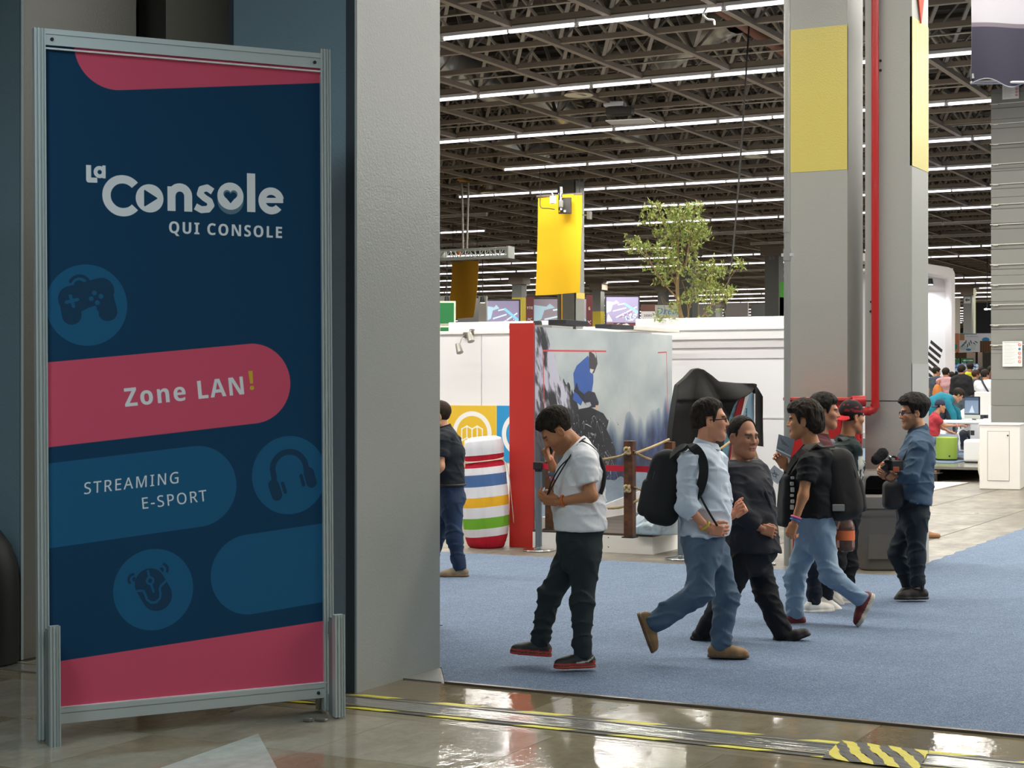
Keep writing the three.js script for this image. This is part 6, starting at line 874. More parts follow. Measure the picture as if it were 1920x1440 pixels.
    if (sh.collar) { const q = S.neck.clone().lerp(F.out(0, -.05 * s, -.02), .3), pts = []; for (let i = 0; i <= 28; i++) { const a = i / 28 * 6.283; pts.push(q.clone().addScaledVector(lat, Math.cos(a) * .066).addScaledVector(fr, Math.sin(a) * .07 + .006).add(V(0, .004 - .022 * Math.sin(a), 0))); } const pos = [], col = lin(sh.collar); for (let i = 0; i < 28; i++) { const o = (p, up, out) => p.clone().add(V(0, up, 0)).add(p.clone().sub(q).setY(0).normalize().multiplyScalar(out)); const A0 = pts[i], B0 = pts[i + 1], sec = [[.016, -.004], [.02, .003], [-.016, .02], [-.022, .012]]; for (let j = 0; j < 4; j++) { const k2 = (j + 1) % 4, a = o(A0, ...sec[j]), b2 = o(B0, ...sec[j]), c = o(B0, ...sec[k2]), d = o(A0, ...sec[k2]); for (const p of [a, c, b2, a, d, c]) pos.push(p.x, p.y, p.z); } } const g = new THREE.BufferGeometry(); g.setAttribute('position', new THREE.BufferAttribute(new Float32Array(pos), 3)); g.computeVertexNormals(); g.setAttribute('color', new THREE.BufferAttribute(new Float32Array(pos.length).map((_, i) => col[i % 3]), 3)); part('collar', g, clothMat, root); }
  }
  // trousers
  if (S.trousers) { const tr = S.trousers, base = lin(tr.color), fade = lin(tr.fade ?? tr.color), L = [trunk(st.slice(tr.from ?? 2), lat, fr, -.004)], g = tr.loose ?? .016; for (const G of legs) { L.push(bone(G.hip, G.kn, .079 + g, .058 + g * .8), bone(G.kn, G.an, .056 + g, .044 + g)); }
    const f0 = joinAll(L, .04), top = tr.top; const f = (x, y, z) => { let d = f0(x, y, z); if (Math.abs(d) < .045) { let k = 1; for (const G of legs) { const q = Math.min(Math.hypot(x - G.kn.x, y - G.kn.y, z - G.kn.z), Math.hypot(x - G.an.x, y - G.an.y - .06, z - G.an.z)); if (q < .16) k = Math.max(k, 1 + 1.4 * (1 - q / .16)); } d += .0048 * k * (.9 * noise3(x * 8 + y * 4, y * 12, z * 8 - y * 4) + 1.8 * crease(x, y, z)); } d = Math.max(d, top(x, y, z)); for (const G of legs) { const dx = x - G.an.x, dy = y - G.an.y, dz = z - G.an.z, n = G.n, ax = dx * n.x + dy * n.y + dz * n.z - (tr.cuff ?? .035); if (ax > -.02 && Math.hypot(dx, dy, dz) < .22) d = Math.max(d, ax); } return d; };
    const b = box3([...st.slice(tr.from ?? 2).map((k) => k.p), ...legs.flatMap((G) => [G.hip, G.kn, G.an])], .2);
    part('trousers', nets(f, b[0], b[1], .0105 * Q, (x, y, z, nx, ny, nz) => { let w = 0; for (const G of legs) { const m = G.hip.clone().lerp(G.kn, .6), kd = Math.hypot(x - m.x, (y - m.y) * .5, z - m.z); w = Math.max(w, Math.exp(-kd * kd / .012) * smooth(-.2, .8, nx * fr.x + nz * fr.z)); } const n = .5 + .5 * fbm(x * 9, y * 5, z * 9, 3); return mix3(base, fade, clamp(w * .8 + n * .35, 0, 1)); }), clothMat, root);
    if (tr.belt) { const w = st[tr.beltAt ?? 3], pts = []; for (let i = 0; i < 32; i++) { const a = i / 32 * 6.283; pts.push(V(w.p.x, tr.belt, w.p.z).addScaledVector(lat, Math.cos(a) * (w.a + .014)).addScaledVector(fr, Math.sin(a) * (w.b + .014))); } part('belt', tube(pts, .014, 48, 6, true), mat('#1b1714', .5), root); }
  }
  // shoes
  for (const G of legs) if (G.shoe) { const D = camDir(G.shoe.face), p = (G.shoe.pitch ?? 0) * Math.PI / 180, y = V(0, Math.cos(p), 0).addScaledVector(D, Math.sin(p)), z = D.clone().multiplyScalar(Math.cos(p)).add(V(0, -Math.sin(p), 0)), x = y.clone().cross(z), W = frame(G.an, x, y, z), k = G.shoe.s ?? 1, AH = G.shoe.ah ?? .085, up = lin(G.shoe.color), so = lin(G.shoe.sole), ac = lin(G.shoe.accent ?? G.shoe.color);
    const parts2 = joinAll([bone(v3(0, .04, -.045), v3(0, .036, .03), .038, .042), bone(v3(0, .034, .03), v3(.004, .026, .15), .043, .032), bone(v3(-.012, .03, .1), v3(.014, .028, .12), .034, .034), bone(v3(0, .05, -.03), v3(0, .085, -.02), .036, .036), bone(v3(0, .07, .0), v3(0, .04, .09), .034, .022)], .03);
    const f = (a, b2, c) => { const q = W.in(a, b2, c), X1 = q[0] / k, Y1 = (q[1] + AH) / k, Z1 = q[2] / k; let d = parts2(X1, Y1, Z1); if (Y1 < .022) d = Math.min(d, Math.max(Math.abs(Y1 - .011) - .011, parts2(X1, .03, Z1) - .004)); return Math.max(d, -Y1, Y1 - (G.shoe.high ?? .085)) * k; };
    const c = W.out(0, -.04, .045), b = box3([c], .19 * k); const col = (a, b2, c2) => { const q = W.in(a, b2, c2), X1 = q[0] / k, Y1 = (q[1] + AH) / k, Z1 = q[2] / k; if (Y1 < (G.shoe.soleH ?? .022)) return so; if (G.shoe.accent && (Math.abs(Y1 - .03) < .006 || (Z1 < -.06 && Y1 > .03 && Y1 < .05))) return ac; if (G.shoe.mark && Math.abs(X1) > .018 && Math.abs(Y1 - .045 - (Z1 + .02) * -.15 - Math.max(0, -Z1 - .03) * .5) < .006 - Math.abs(Z1 + .0) * .06 && Z1 > -.07 && Z1 < .05) return lin('#c9c6bd'); if (Math.abs(X1) < .014 && Z1 > 0 && Z1 < .075 && Y1 > .05 && Math.sin(Z1 * 420) > .1) return mix3(up, [.5, .5, .5], .35); return up; };
    part('shoe', nets(f, b[0], b[1], .0062 * Math.max(1, Q * .8), col), shoeMat, root);
  }
  S.F = F; S.s = s; S.lat = lat; S.fr = fr; S.root = root; return S;
}
// a figure measured in the photograph: joints as [x, y, offset away from the viewpoint] at depth d
function figure(o) {
  const g = at(o.foot[0], o.foot[1], o.d), base = V(g.x, o.floor ?? 0, g.z), J = ([x, y, z = 0]) => at(x, y, o.d + z).sub(base);
  const S = { ...o, base, head: { ...o.head, p: J(o.head.p) }, neck: J(o.neck), torso: o.torso.map(([x, y, z, a, b]) => ({ p: J([x, y, z]), a, b })) };
  S.arms = (o.arms ?? []).map((A) => ({ ...A, sh: J(A.sh), el: J(A.el), wr: J(A.wr) })); S.legs = (o.legs ?? []).map((L) => { const hip = J(L.hip), kn = J(L.kn), an = J(L.an); return { ...L, hip, kn, an, n: an.clone().sub(kn).normalize() }; });
  S.J = J; const hemY = (py) => J([960, py, 0]).y; S.shirt = { ...o.shirt, hem: typeof o.shirt.hem === 'number' ? ((h) => (x, y, z) => h - y)(hemY(o.shirt.hem)) : o.shirt.hem(J) };
  if (o.trousers) S.trousers = { ...o.trousers, top: ((h) => (x, y, z) => y - h)(hemY(o.trousers.top) + .1), belt: o.trousers.belt ? hemY(o.trousers.belt) : 0 };
  return buildPerson(S);
}
const up = V(0, 1, 0), toR = CR, toL = CR.clone().negate(), away = CF, near = CF.clone().negate(), dn = V(0, -1, 0), mixv = (...a) => { const v = V(0, 0, 0); for (let i = 0; i < a.length; i += 2) v.addScaledVector(a[i], a[i + 1]); return v.normalize(); };
const band = (A, t, color, r = .031, w = .006, name = 'wristband') => { const p = A.el.clone().lerp(A.wr, t), d = A.wr.clone().sub(A.el).normalize(), X = d.clone().cross(Math.abs(d.y) > .9 ? CR : up).normalize(), Y = d.clone().cross(X), pts = []; for (let i = 0; i < 20; i++) { const a = i / 20 * 6.283; pts.push(p.clone().addScaledVector(X, Math.cos(a) * r).addScaledVector(Y, Math.sin(a) * r)); } return [name, tube(pts, w, 30, 6, true), mat(color, .5)]; };
const wear = (S, list) => { const [n, g, m] = list; return part(n, g, m, S.root); };
function glasses(S, color) { const F = S.F, s = S.s, ring = (sx) => { const pts = []; for (let i = 0; i < 20; i++) { const a = i / 20 * 6.283; pts.push(F.out((sx * .031 + Math.cos(a) * .021) * s, (.005 + Math.sin(a) * .015) * s, .099 * s)); } return tube(pts, .0028 * s, 28, 5, true); }; part('glasses', [ring(1), ring(-1), rod(F.out(-.01 * s, .008 * s, .1 * s), F.out(.01 * s, .008 * s, .1 * s), .0025), rod(F.out(.052 * s, .01 * s, .098 * s), F.out(.083 * s, .006 * s, -.005 * s), .003), rod(F.out(-.052 * s, .01 * s, .098 * s), F.out(-.083 * s, .006 * s, -.005 * s), .003)], mat(color, .3), S.root).userData = { label: 'dark framed glasses' }; }
// ---------- the walkers on the carpet ----------
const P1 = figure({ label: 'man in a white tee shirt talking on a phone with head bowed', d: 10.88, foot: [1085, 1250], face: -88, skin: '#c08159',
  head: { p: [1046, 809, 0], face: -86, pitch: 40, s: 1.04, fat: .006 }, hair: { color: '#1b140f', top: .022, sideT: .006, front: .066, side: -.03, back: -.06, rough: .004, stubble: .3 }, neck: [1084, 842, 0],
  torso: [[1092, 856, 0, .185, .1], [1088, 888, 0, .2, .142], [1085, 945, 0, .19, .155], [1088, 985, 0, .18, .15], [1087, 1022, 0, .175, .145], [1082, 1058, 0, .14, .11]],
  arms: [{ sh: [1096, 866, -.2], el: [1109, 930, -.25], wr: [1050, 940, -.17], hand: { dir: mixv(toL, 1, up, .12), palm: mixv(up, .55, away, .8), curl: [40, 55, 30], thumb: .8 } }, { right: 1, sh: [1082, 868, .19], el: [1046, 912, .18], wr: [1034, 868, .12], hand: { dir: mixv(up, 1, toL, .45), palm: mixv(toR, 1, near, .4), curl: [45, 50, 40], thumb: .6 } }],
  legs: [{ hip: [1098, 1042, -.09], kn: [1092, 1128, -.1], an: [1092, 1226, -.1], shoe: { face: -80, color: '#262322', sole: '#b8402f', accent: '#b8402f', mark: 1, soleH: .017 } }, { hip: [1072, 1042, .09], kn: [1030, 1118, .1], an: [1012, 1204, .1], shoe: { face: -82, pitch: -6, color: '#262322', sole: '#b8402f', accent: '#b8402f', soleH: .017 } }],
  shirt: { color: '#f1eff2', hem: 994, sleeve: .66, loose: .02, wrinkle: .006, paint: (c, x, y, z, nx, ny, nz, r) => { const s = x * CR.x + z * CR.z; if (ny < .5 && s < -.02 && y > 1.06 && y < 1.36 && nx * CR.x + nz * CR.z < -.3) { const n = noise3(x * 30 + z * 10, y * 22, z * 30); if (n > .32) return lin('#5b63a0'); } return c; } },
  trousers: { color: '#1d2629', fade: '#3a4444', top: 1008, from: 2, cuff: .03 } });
{ const J = P1.J, r = P1.root; wear(P1, band(P1.arms[0], .9, '#e9722c', .033, .007)); wear(P1, band(P1.arms[1], .62, '#3f86b3', .033, .007)); wear(P1, band(P1.arms[1], .42, '#c76aa8', .034, .006));
  const cord = mat('#17161a', .7);
  part('neck_cord', tube([J([1098, 828, .1]), J([1096, 822, -.05]), J([1086, 830, -.12]), J([1066, 860, -.17]), J([1045, 895, -.2]), J([1028, 926, -.2])], .0045, 30, 6), cord, r); part('neck_cord', tube([J([1068, 858, -.15]), J([1050, 876, -.19]), J([1036, 900, -.2]), J([1026, 928, -.2])], .0045, 20, 6), cord, r);
  part('shoulder_strap', tube([J([1090, 828, -.08]), J([1112, 842, -.1]), J([1126, 862, -.1]), J([1133, 885, -.11]), J([1131, 910, -.13]), J([1126, 926, -.14])], .014, 30, 8), cord, r);
  const p = J([1033, 832, .05]).add(P1.base), ph = thing('mobile_phone', 'black mobile phone held to the face of the man in white', 'phone', p); part('phone_body', bx(.062, .125, .011, 0, 0, 0, .004), mat('#101114', .25), ph); ph.rotation.set(0, YAW + 1.25, .5, 'YXZ'); part('screen', bx(.054, .11, .002, 0, 0, .006), mat('#1b1e28', .1), ph); }
const P2 = figure({ label: 'man in a light blue shirt, jeans and glasses striding with a black backpack', d: 11.16, foot: [1325, 1225], face: 84, skin: '#dc9875',
  head: { p: [1332, 789, 0], face: 84, pitch: -2, s: 1.03, fat: .004 }, hair: { color: '#1d1612', top: .014, sideT: .012, front: .08, side: -.035, back: -.075, rough: .006, freq: 45, blobs: [[0, -.02, -.085, .035]], stubble: .14 }, neck: [1322, 846, 0],
  torso: [[1318, 858, 0, .185, .1], [1318, 892, 0, .2, .15], [1322, 950, 0, .19, .158], [1323, 985, 0, .18, .148], [1318, 1015, 0, .175, .14], [1322, 1052, 0, .14, .11]],
  arms: [{ right: 1, sh: [1293, 868, -.2], el: [1287, 950, -.25], wr: [1326, 990, -.22], hand: { dir: mixv(toR, 1, dn, .22), palm: mixv(away, .8, up, .1, toR, .1), curl: [38, 45, 25], thumb: .1 } }, { sh: [1342, 866, .19], el: [1352, 940, .26], wr: [1374, 966, .12], hand: { dir: mixv(toR, .7, up, .5, near, .2), palm: mixv(near, .5, toL, .8), curl: [75, 85, 50], thumb: .2 } }],
  legs: [{ hip: [1312, 1034, -.09], kn: [1316, 1108, -.1], an: [1226, 1166, -.12], shoe: { face: 84, pitch: 70, color: '#8d6a42', sole: '#6a4a2a', soleH: .02 } }, { hip: [1338, 1034, .09], kn: [1362, 1118, .1], an: [1351, 1208, .1], shoe: { face: 80, color: '#8d6a42', sole: '#5d4630' } }],
  shirt: { color: '#d0d9e5', hem: 1003, sleeve: 1.32, loose: .02, wrinkle: .008, collar: '#d4dce6', pad: .008 }, trousers: { color: '#3b5066', fade: '#8798a8', top: 1012, from: 2, loose: .026, cuff: .045 } });
glasses(P2, '#15120f'); wear(P2, band(P2.arms[0], .9, '#c9b93a', .033, .007));
const P3 = figure({ label: 'balding man in a dark suit walking beside the light blue shirt', d: 12.05, foot: [1400, 1200], face: 64, skin: '#b17859',
  head: { p: [1393, 821, 0], face: 34, pitch: 2, s: 1.12, fat: .01 }, hair: { color: '#15110f', top: .006, sideT: .007, front: .112, side: -.03, back: -.07, rough: .003, part: (x, y, z) => z > .02 ? (z - .02) * .9 : 0 }, neck: [1388, 866, .03],
  torso: [[1394, 884, 0, .2, .11], [1400, 915, 0, .215, .155], [1406, 965, 0, .2, .165], [1410, 1005, 0, .195, .165], [1412, 1030, 0, .19, .17], [1408, 1062, 0, .14, .11]],
  arms: [{ right: 1, sh: [1368, 890, -.14], el: [1384, 956, -.22], wr: [1424, 990, -.2], hand: { dir: mixv(toR, 1, dn, .3), palm: mixv(away, .9, dn, .2), curl: [50, 60, 40], thumb: .4 } }, { sh: [1424, 890, .14], el: [1436, 955, .24], wr: [1436, 1012, .26], hand: { dir: mixv(dn, 1), palm: mixv(toL, 1), curl: [40, 50, 30], thumb: .3 } }],
  legs: [{ hip: [1392, 1050, -.08], kn: [1360, 1122, -.02], an: [1322, 1184, .02], shoe: { face: 70, pitch: 18, color: '#1a1412', sole: '#0f0d0c' } }, { hip: [1420, 1050, .09], kn: [1436, 1112, .06], an: [1466, 1186, .04], shoe: { face: 72, pitch: -22, color: '#1a1412', sole: '#0f0d0c' } }],
  shirt: { color: '#25252c', hem: 1034, sleeve: 1.9, loose: .022, wrinkle: .007, pad: .014, collarUp: .12, paint: (c, x, y, z, nx, ny, nz) => c }, trousers: { color: '#15151a', top: 1040, from: 2, loose: .026, cuff: .04 } });
{ const F = P3, lap = (s) => { const q = P3.neck.clone().add(V(0, -.02, 0)), a = q.clone().addScaledVector(P3.lat, s * .075).addScaledVector(P3.fr, .02), b = P3.torso[1].p.clone().addScaledVector(P3.lat, s * .09).addScaledVector(P3.fr, .152), c = P3.torso[2].p.clone().addScaledVector(P3.lat, s * .02).addScaledVector(P3.fr, .172); return tube([a.clone().addScaledVector(P3.fr, -.06), a, b, c], .014, 20, 8); }; part('lapel', lap(1), mat('#2b2b33', .8), P3.root); part('lapel', lap(-1), mat('#2b2b33', .8), P3.root); }
const P4 = figure({ label: 'man in a black tee shirt and pale jeans walking left with a brown black backpack', d: 12.84, foot: [1530, 1170], face: -80, skin: '#cc8d62',
  head: { p: [1506, 790, 0], face: -104, pitch: 2, s: 1.06 }, hair: { color: '#1f1813', top: .03, sideT: .02, front: .06, side: -.035, back: -.1, rough: .009, freq: 36, blobs: [[0, .0, -.095, .055], [.02, -.04, -.09, .05], [-.02, -.04, -.09, .05], [.055, .0, -.06, .045], [-.055, 0, -.06, .045], [0, .09, .06, .04]], stubble: .1 }, neck: [1524, 842, 0],
  torso: [[1532, 856, 0, .18, .1], [1526, 890, 0, .19, .14], [1524, 940, 0, .175, .135], [1527, 968, 0, .17, .135], [1531, 990, 0, .168, .135], [1531, 1022, 0, .14, .11]],
  arms: [{ sh: [1516, 868, -.19], el: [1506, 930, -.24], wr: [1490, 978, -.24], hand: { dir: mixv(dn, 1, toL, .35), palm: mixv(away, .7, toR, .6), curl: [55, 65, 45], thumb: .4 } }, { right: 1, sh: [1530, 866, .18], el: [1492, 905, .25], wr: [1474, 878, .12], hand: { dir: mixv(up, .8, toL, .5), palm: mixv(near, .9, toL, .3), curl: [35, 50, 30], thumb: .5 } }],
  legs: [{ hip: [1540, 1008, -.08], kn: [1556, 1078, -.1], an: [1612, 1124, -.1], shoe: { face: -84, pitch: 62, color: '#6b1f24', sole: '#c9bfae', soleH: .03 } }, { hip: [1518, 1008, .08], kn: [1490, 1086, .1], an: [1491, 1153, .1], shoe: { face: -80, color: '#6b1f24', sole: '#cfc6b4', soleH: .028 } }],
  shirt: { color: '#17181a', hem: 968, sleeve: .58, loose: .022, wrinkle: .006, collarUp: .22 }, trousers: { color: '#7590aa', fade: '#bccbd8', top: 975, from: 2, loose: .02, cuff: .03 } });
wear(P4, band(P4.arms[0], .83, '#e070a8', .034, .008)); wear(P4, band(P4.arms[0], .93, '#3d8ad0', .033, .007));
const P5 = figure({ label: 'black haired man in a maroon tee seen between the backpack wearer and the cap', d: 13.62, foot: [1535, 1150], face: 100, skin: '#c18563',
  head: { p: [1547, 773, 0], face: 78, pitch: 2, s: 1.02 }, hair: { color: '#0f0c0c', top: .024, sideT: .012, front: .066, side: -.04, back: -.08, rough: .005 }, neck: [1538, 826, 0],
  torso: [[1534, 840, 0, .17, .095], [1535, 872, 0, .18, .125], [1536, 920, 0, .165, .12], [1537, 958, 0, .165, .12], [1537, 980, 0, .16, .12], [1536, 1008, 0, .13, .1]],
  arms: [{ right: 1, sh: [1520, 850, -.16], el: [1516, 910, -.19], wr: [1526, 958, -.17], hand: { dir: mixv(dn, 1), palm: mixv(away, 1), thumb: .3 } }, { sh: [1550, 850, .16], el: [1556, 910, .19], wr: [1560, 955, .17], hand: { dir: mixv(dn, 1), palm: mixv(near, 1), thumb: .3 } }],
  legs: [{ hip: [1530, 994, -.07], kn: [1527, 1062, -.07], an: [1526, 1128, -.04], shoe: { face: 110, color: '#e4ded4', sole: '#d8d0c8', soleH: .02 } }, { hip: [1545, 994, .07], kn: [1552, 1058, .05], an: [1548, 1120, .12], shoe: { face: 105, pitch: 22, color: '#e4ded4', sole: '#d8d0c8' } }],
  shirt: { color: '#4c1c22', hem: 962, sleeve: .6 }, trousers: { color: '#151b27', top: 968, from: 2, loose: .012 } });
const P6 = figure({ label: 'man in a backwards red and black cap and dark green tee carrying a water bottle', d: 14.1, foot: [1585, 1128], face: 112, skin: '#bb805b',
  head: { p: [1597, 783, 0], face: 112, pitch: 4, s: 1.0 }, hair: { color: '#1a1310', top: .004, sideT: .006, front: .09, side: -.03, back: -.07, rough: .003 }, neck: [1588, 828, 0],
  torso: [[1582, 840, 0, .175, .095], [1583, 872, 0, .185, .13], [1583, 918, 0, .17, .125], [1582, 955, 0, .17, .125], [1580, 976, 0, .165, .125], [1578, 1004, 0, .13, .1]],
  arms: [{ right: 1, sh: [1570, 850, -.17], el: [1582, 900, -.24], wr: [1588, 936, -.26], hand: { dir: mixv(dn, 1, toR, .1), palm: mixv(away, 1, toL, .2), curl: [70, 80, 40], thumb: .6 } }, { sh: [1598, 850, .16], el: [1606, 902, .2], wr: [1606, 946, .18], hand: { dir: mixv(dn, 1), palm: mixv(toL, 1), thumb: .3 } }],
  legs: [{ hip: [1572, 990, -.08], kn: [1570, 1052, -.1], an: [1560, 1100, -.08], shoe: { face: 104, pitch: 40, color: '#d8cfc6', sole: '#cfc6be' } }, { hip: [1588, 990, .08], kn: [1590, 1058, .08], an: [1586, 1112, .06], shoe: { face: 108, color: '#d8cfc6', sole: '#cfc6be' } }],
  shirt: { color: '#1d2a2a', hem: 958, sleeve: .62, paint: (c, x, y, z) => { const s = x * CR.x + z * CR.z; if (s > .07 && y > .98 && y < 1.22 && noise3(x * 40, y * 34, z * 40) > .05) return lin('#b9b8b0'); return c; } }, trousers: { color: '#14161a', top: 964, from: 2 } });
{ const F = P6.F, s = 1, red = mat('#c8222e', .6), blk = mat('#1b1718', .8); const crown = nets((x, y, z) => { const q = F.in(x, y, z); return Math.max(ell(0, .05, -.012, .088, .1, .106)(...q), .03 - q[1] + (q[2] > 0 ? -q[2] * .1 : q[2] * .18)); }, ...box3([F.out(0, .05, 0)], .15), .005, (x, y, z) => { const q = F.in(x, y, z); return noise3(q[0] * 40, q[1] * 60, q[2] * 40) > .5 || (q[1] < .062 && q[1] > .045 && noise3(q[0] * 60, 2, q[2] * 60) > 0) ? lin('#8d1a22') : lin('#191516'); }); part('cap_crown', crown, clothMat, P6.root);
  const brim = nets((x, y, z) => { const q = F.in(x, y, z), zz = -q[2], yy = q[1] - .022 + (zz - .08) * .45 + q[0] * q[0] * 5; return Math.max(Math.abs(yy) - .004, Math.hypot(q[0], (zz - .09) * .95) - .088, .07 - zz) * .8; }, ...box3([F.out(0, 0, -.12)], .13), .0035, () => lin('#c8222e')); part('cap_brim', brim, clothMat, P6.root); }
const P7 = figure({ label: 'man in a denim shirt and glasses holding a video camera beside the litter bin', d: 14.3, foot: [1712, 1125], face: -88, skin: '#cf9570',
  head: { p: [1712, 775, 0], face: -86, pitch: 4, s: 1.02 }, hair: { color: '#0e0c0c', top: .036, sideT: .014, front: .07, side: -.035, back: -.07, rough: .006, quiff: .003, stubble: .35 }, neck: [1725, 812, 0],
  torso: [[1724, 828, 0, .18, .1], [1718, 858, 0, .19, .132], [1715, 905, 0, .18, .135], [1713, 938, 0, .172, .13], [1712, 960, 0, .168, .13], [1711, 988, 0, .135, .105]],
  arms: [{ sh: [1720, 838, -.19], el: [1710, 890, -.22], wr: [1678, 893, -.18], hand: { dir: mixv(toL, 1, up, .1), palm: mixv(up, .5, away, .8), curl: [40, 50, 30], thumb: .5 } }, { right: 1, sh: [1724, 838, .18], el: [1704, 888, .22], wr: [1676, 880, .1], hand: { dir: mixv(toL, 1), palm: mixv(up, .6, near, .7), curl: [45, 50, 30], thumb: .5 } }],
  legs: [{ hip: [1718, 974, -.08], kn: [1719, 1042, -.08], an: [1722, 1104, -.08], shoe: { face: -86, color: '#231d1b', sole: '#1a1614' } }, { hip: [1706, 974, .08], kn: [1682, 1036, .08], an: [1702, 1094, .08], shoe: { face: -86, pitch: 35, color: '#231d1b', sole: '#1a1614' } }],
  shirt: { color: '#41566c', hem: (J) => { const a = J([1690, 936, 0]), b = J([1742, 948, 0]); return (x, y, z) => { const t = clamp((x * CR.x + z * CR.z - (a.x * CR.x + a.z * CR.z)) / ((b.x - a.x) * CR.x + (b.z - a.z) * CR.z), -.3, 1.2); return lerp(a.y, b.y, t) - y; }; }, sleeve: 1.86, loose: .018, wrinkle: .008, collar: '#3a4e63' }, trousers: { color: '#171f28', fade: '#2c3742', top: 950, from: 2, loose: .016, cuff: .02 } });
glasses(P7, '#2a2f52');
const P8 = figure({ label: 'man in a navy polo shirt partly hidden behind the near pillar', d: 16.12, foot: [845, 1078], face: -86, skin: '#d19977',
  head: { p: [822, 782, 0], face: -88, pitch: 6, s: 1.04 }, hair: { color: '#2a1d14', top: .014, sideT: .006, front: .07, side: -.03, back: -.075, rough: .003 }, neck: [833, 808, 0],
  torso: [[836, 820, 0, .185, .1], [838, 848, 0, .2, .15], [838, 885, 0, .185, .145], [842, 910, 0, .18, .135], [846, 932, 0, .175, .14], [843, 958, 0, .14, .11]],
  arms: [{ sh: [826, 828, -.2], el: [826, 875, -.26], wr: [806, 905, -.22], hand: { dir: mixv(toL, 1, dn, .5), palm: mixv(away, 1), thumb: .3 } }, { right: 1, sh: [850, 828, .2], el: [864, 872, .24], wr: [862, 905, .16], hand: { dir: mixv(toL, .6, dn, 1), palm: mixv(toL, .6, near, .5), thumb: .3 } }],
  legs: [{ hip: [848, 944, -.08], kn: [852, 1006, -.08], an: [862, 1064, -.06], shoe: { face: -86, color: '#8a7a62', sole: '#6b4e34' } }, { hip: [838, 944, .08], kn: [820, 1004, .08], an: [806, 1062, .1], shoe: { face: -86, color: '#8a7a62', sole: '#6b4e34' } }],
  shirt: { color: '#141a24', hem: 907, sleeve: .64, loose: .02, collar: '#141a24', paint: (c, x, y, z, nx, ny, nz, r) => y > 1.44 && y < 1.55 && noise3(x * 60, y * 60, z * 60) > .62 ? lin('#c9c9c9') : c }, trousers: { color: '#1c2c44', fade: '#34496a', top: 912, from: 2, loose: .02, cuff: .02, belt: 908 } });
// ---------- what the walkers carry ----------
const fabric = (c, r = .8) => new THREE.MeshPhysicalMaterial({ color: c, roughness: r, sheen: .2, sheenColor: '#6a6660', bumpMap: rep(texCarpetB, 6), bumpScale: .001 });
function ribbon(pts, axis, w, th) {                               // flat strap lying around an upright axis
  const c = new THREE.CatmullRomCurve3(pts, false, 'centripetal'), n = 36, pos = [], R = []; for (let i = 0; i <= n; i++) { const p = c.getPointAt(i / n), t = c.getTangentAt(i / n), o = p.clone().sub(axis).setY(0).normalize(); if (Math.abs(t.y) < .75) o.lerp(up, 1 - Math.abs(t.y)); o.addScaledVector(t, -o.dot(t)).normalize(); const b = t.clone().cross(o); R.push([[1, 1], [-1, 1], [-1, -1], [1, -1]].map(([x, y]) => p.clone().addScaledVector(b, x * w / 2).addScaledVector(o, y * th / 2))); }
  for (let i = 0; i < n; i++) for (let j = 0; j < 4; j++) { const k = (j + 1) % 4; for (const q of [R[i][j], R[i][k], R[i + 1][k], R[i][j], R[i + 1][k], R[i + 1][j]]) pos.push(q.x, q.y, q.z); } const g = new THREE.BufferGeometry(); g.setAttribute('position', new THREE.BufferAttribute(new Float32Array(pos), 3)); g.computeVertexNormals(); return g;
}
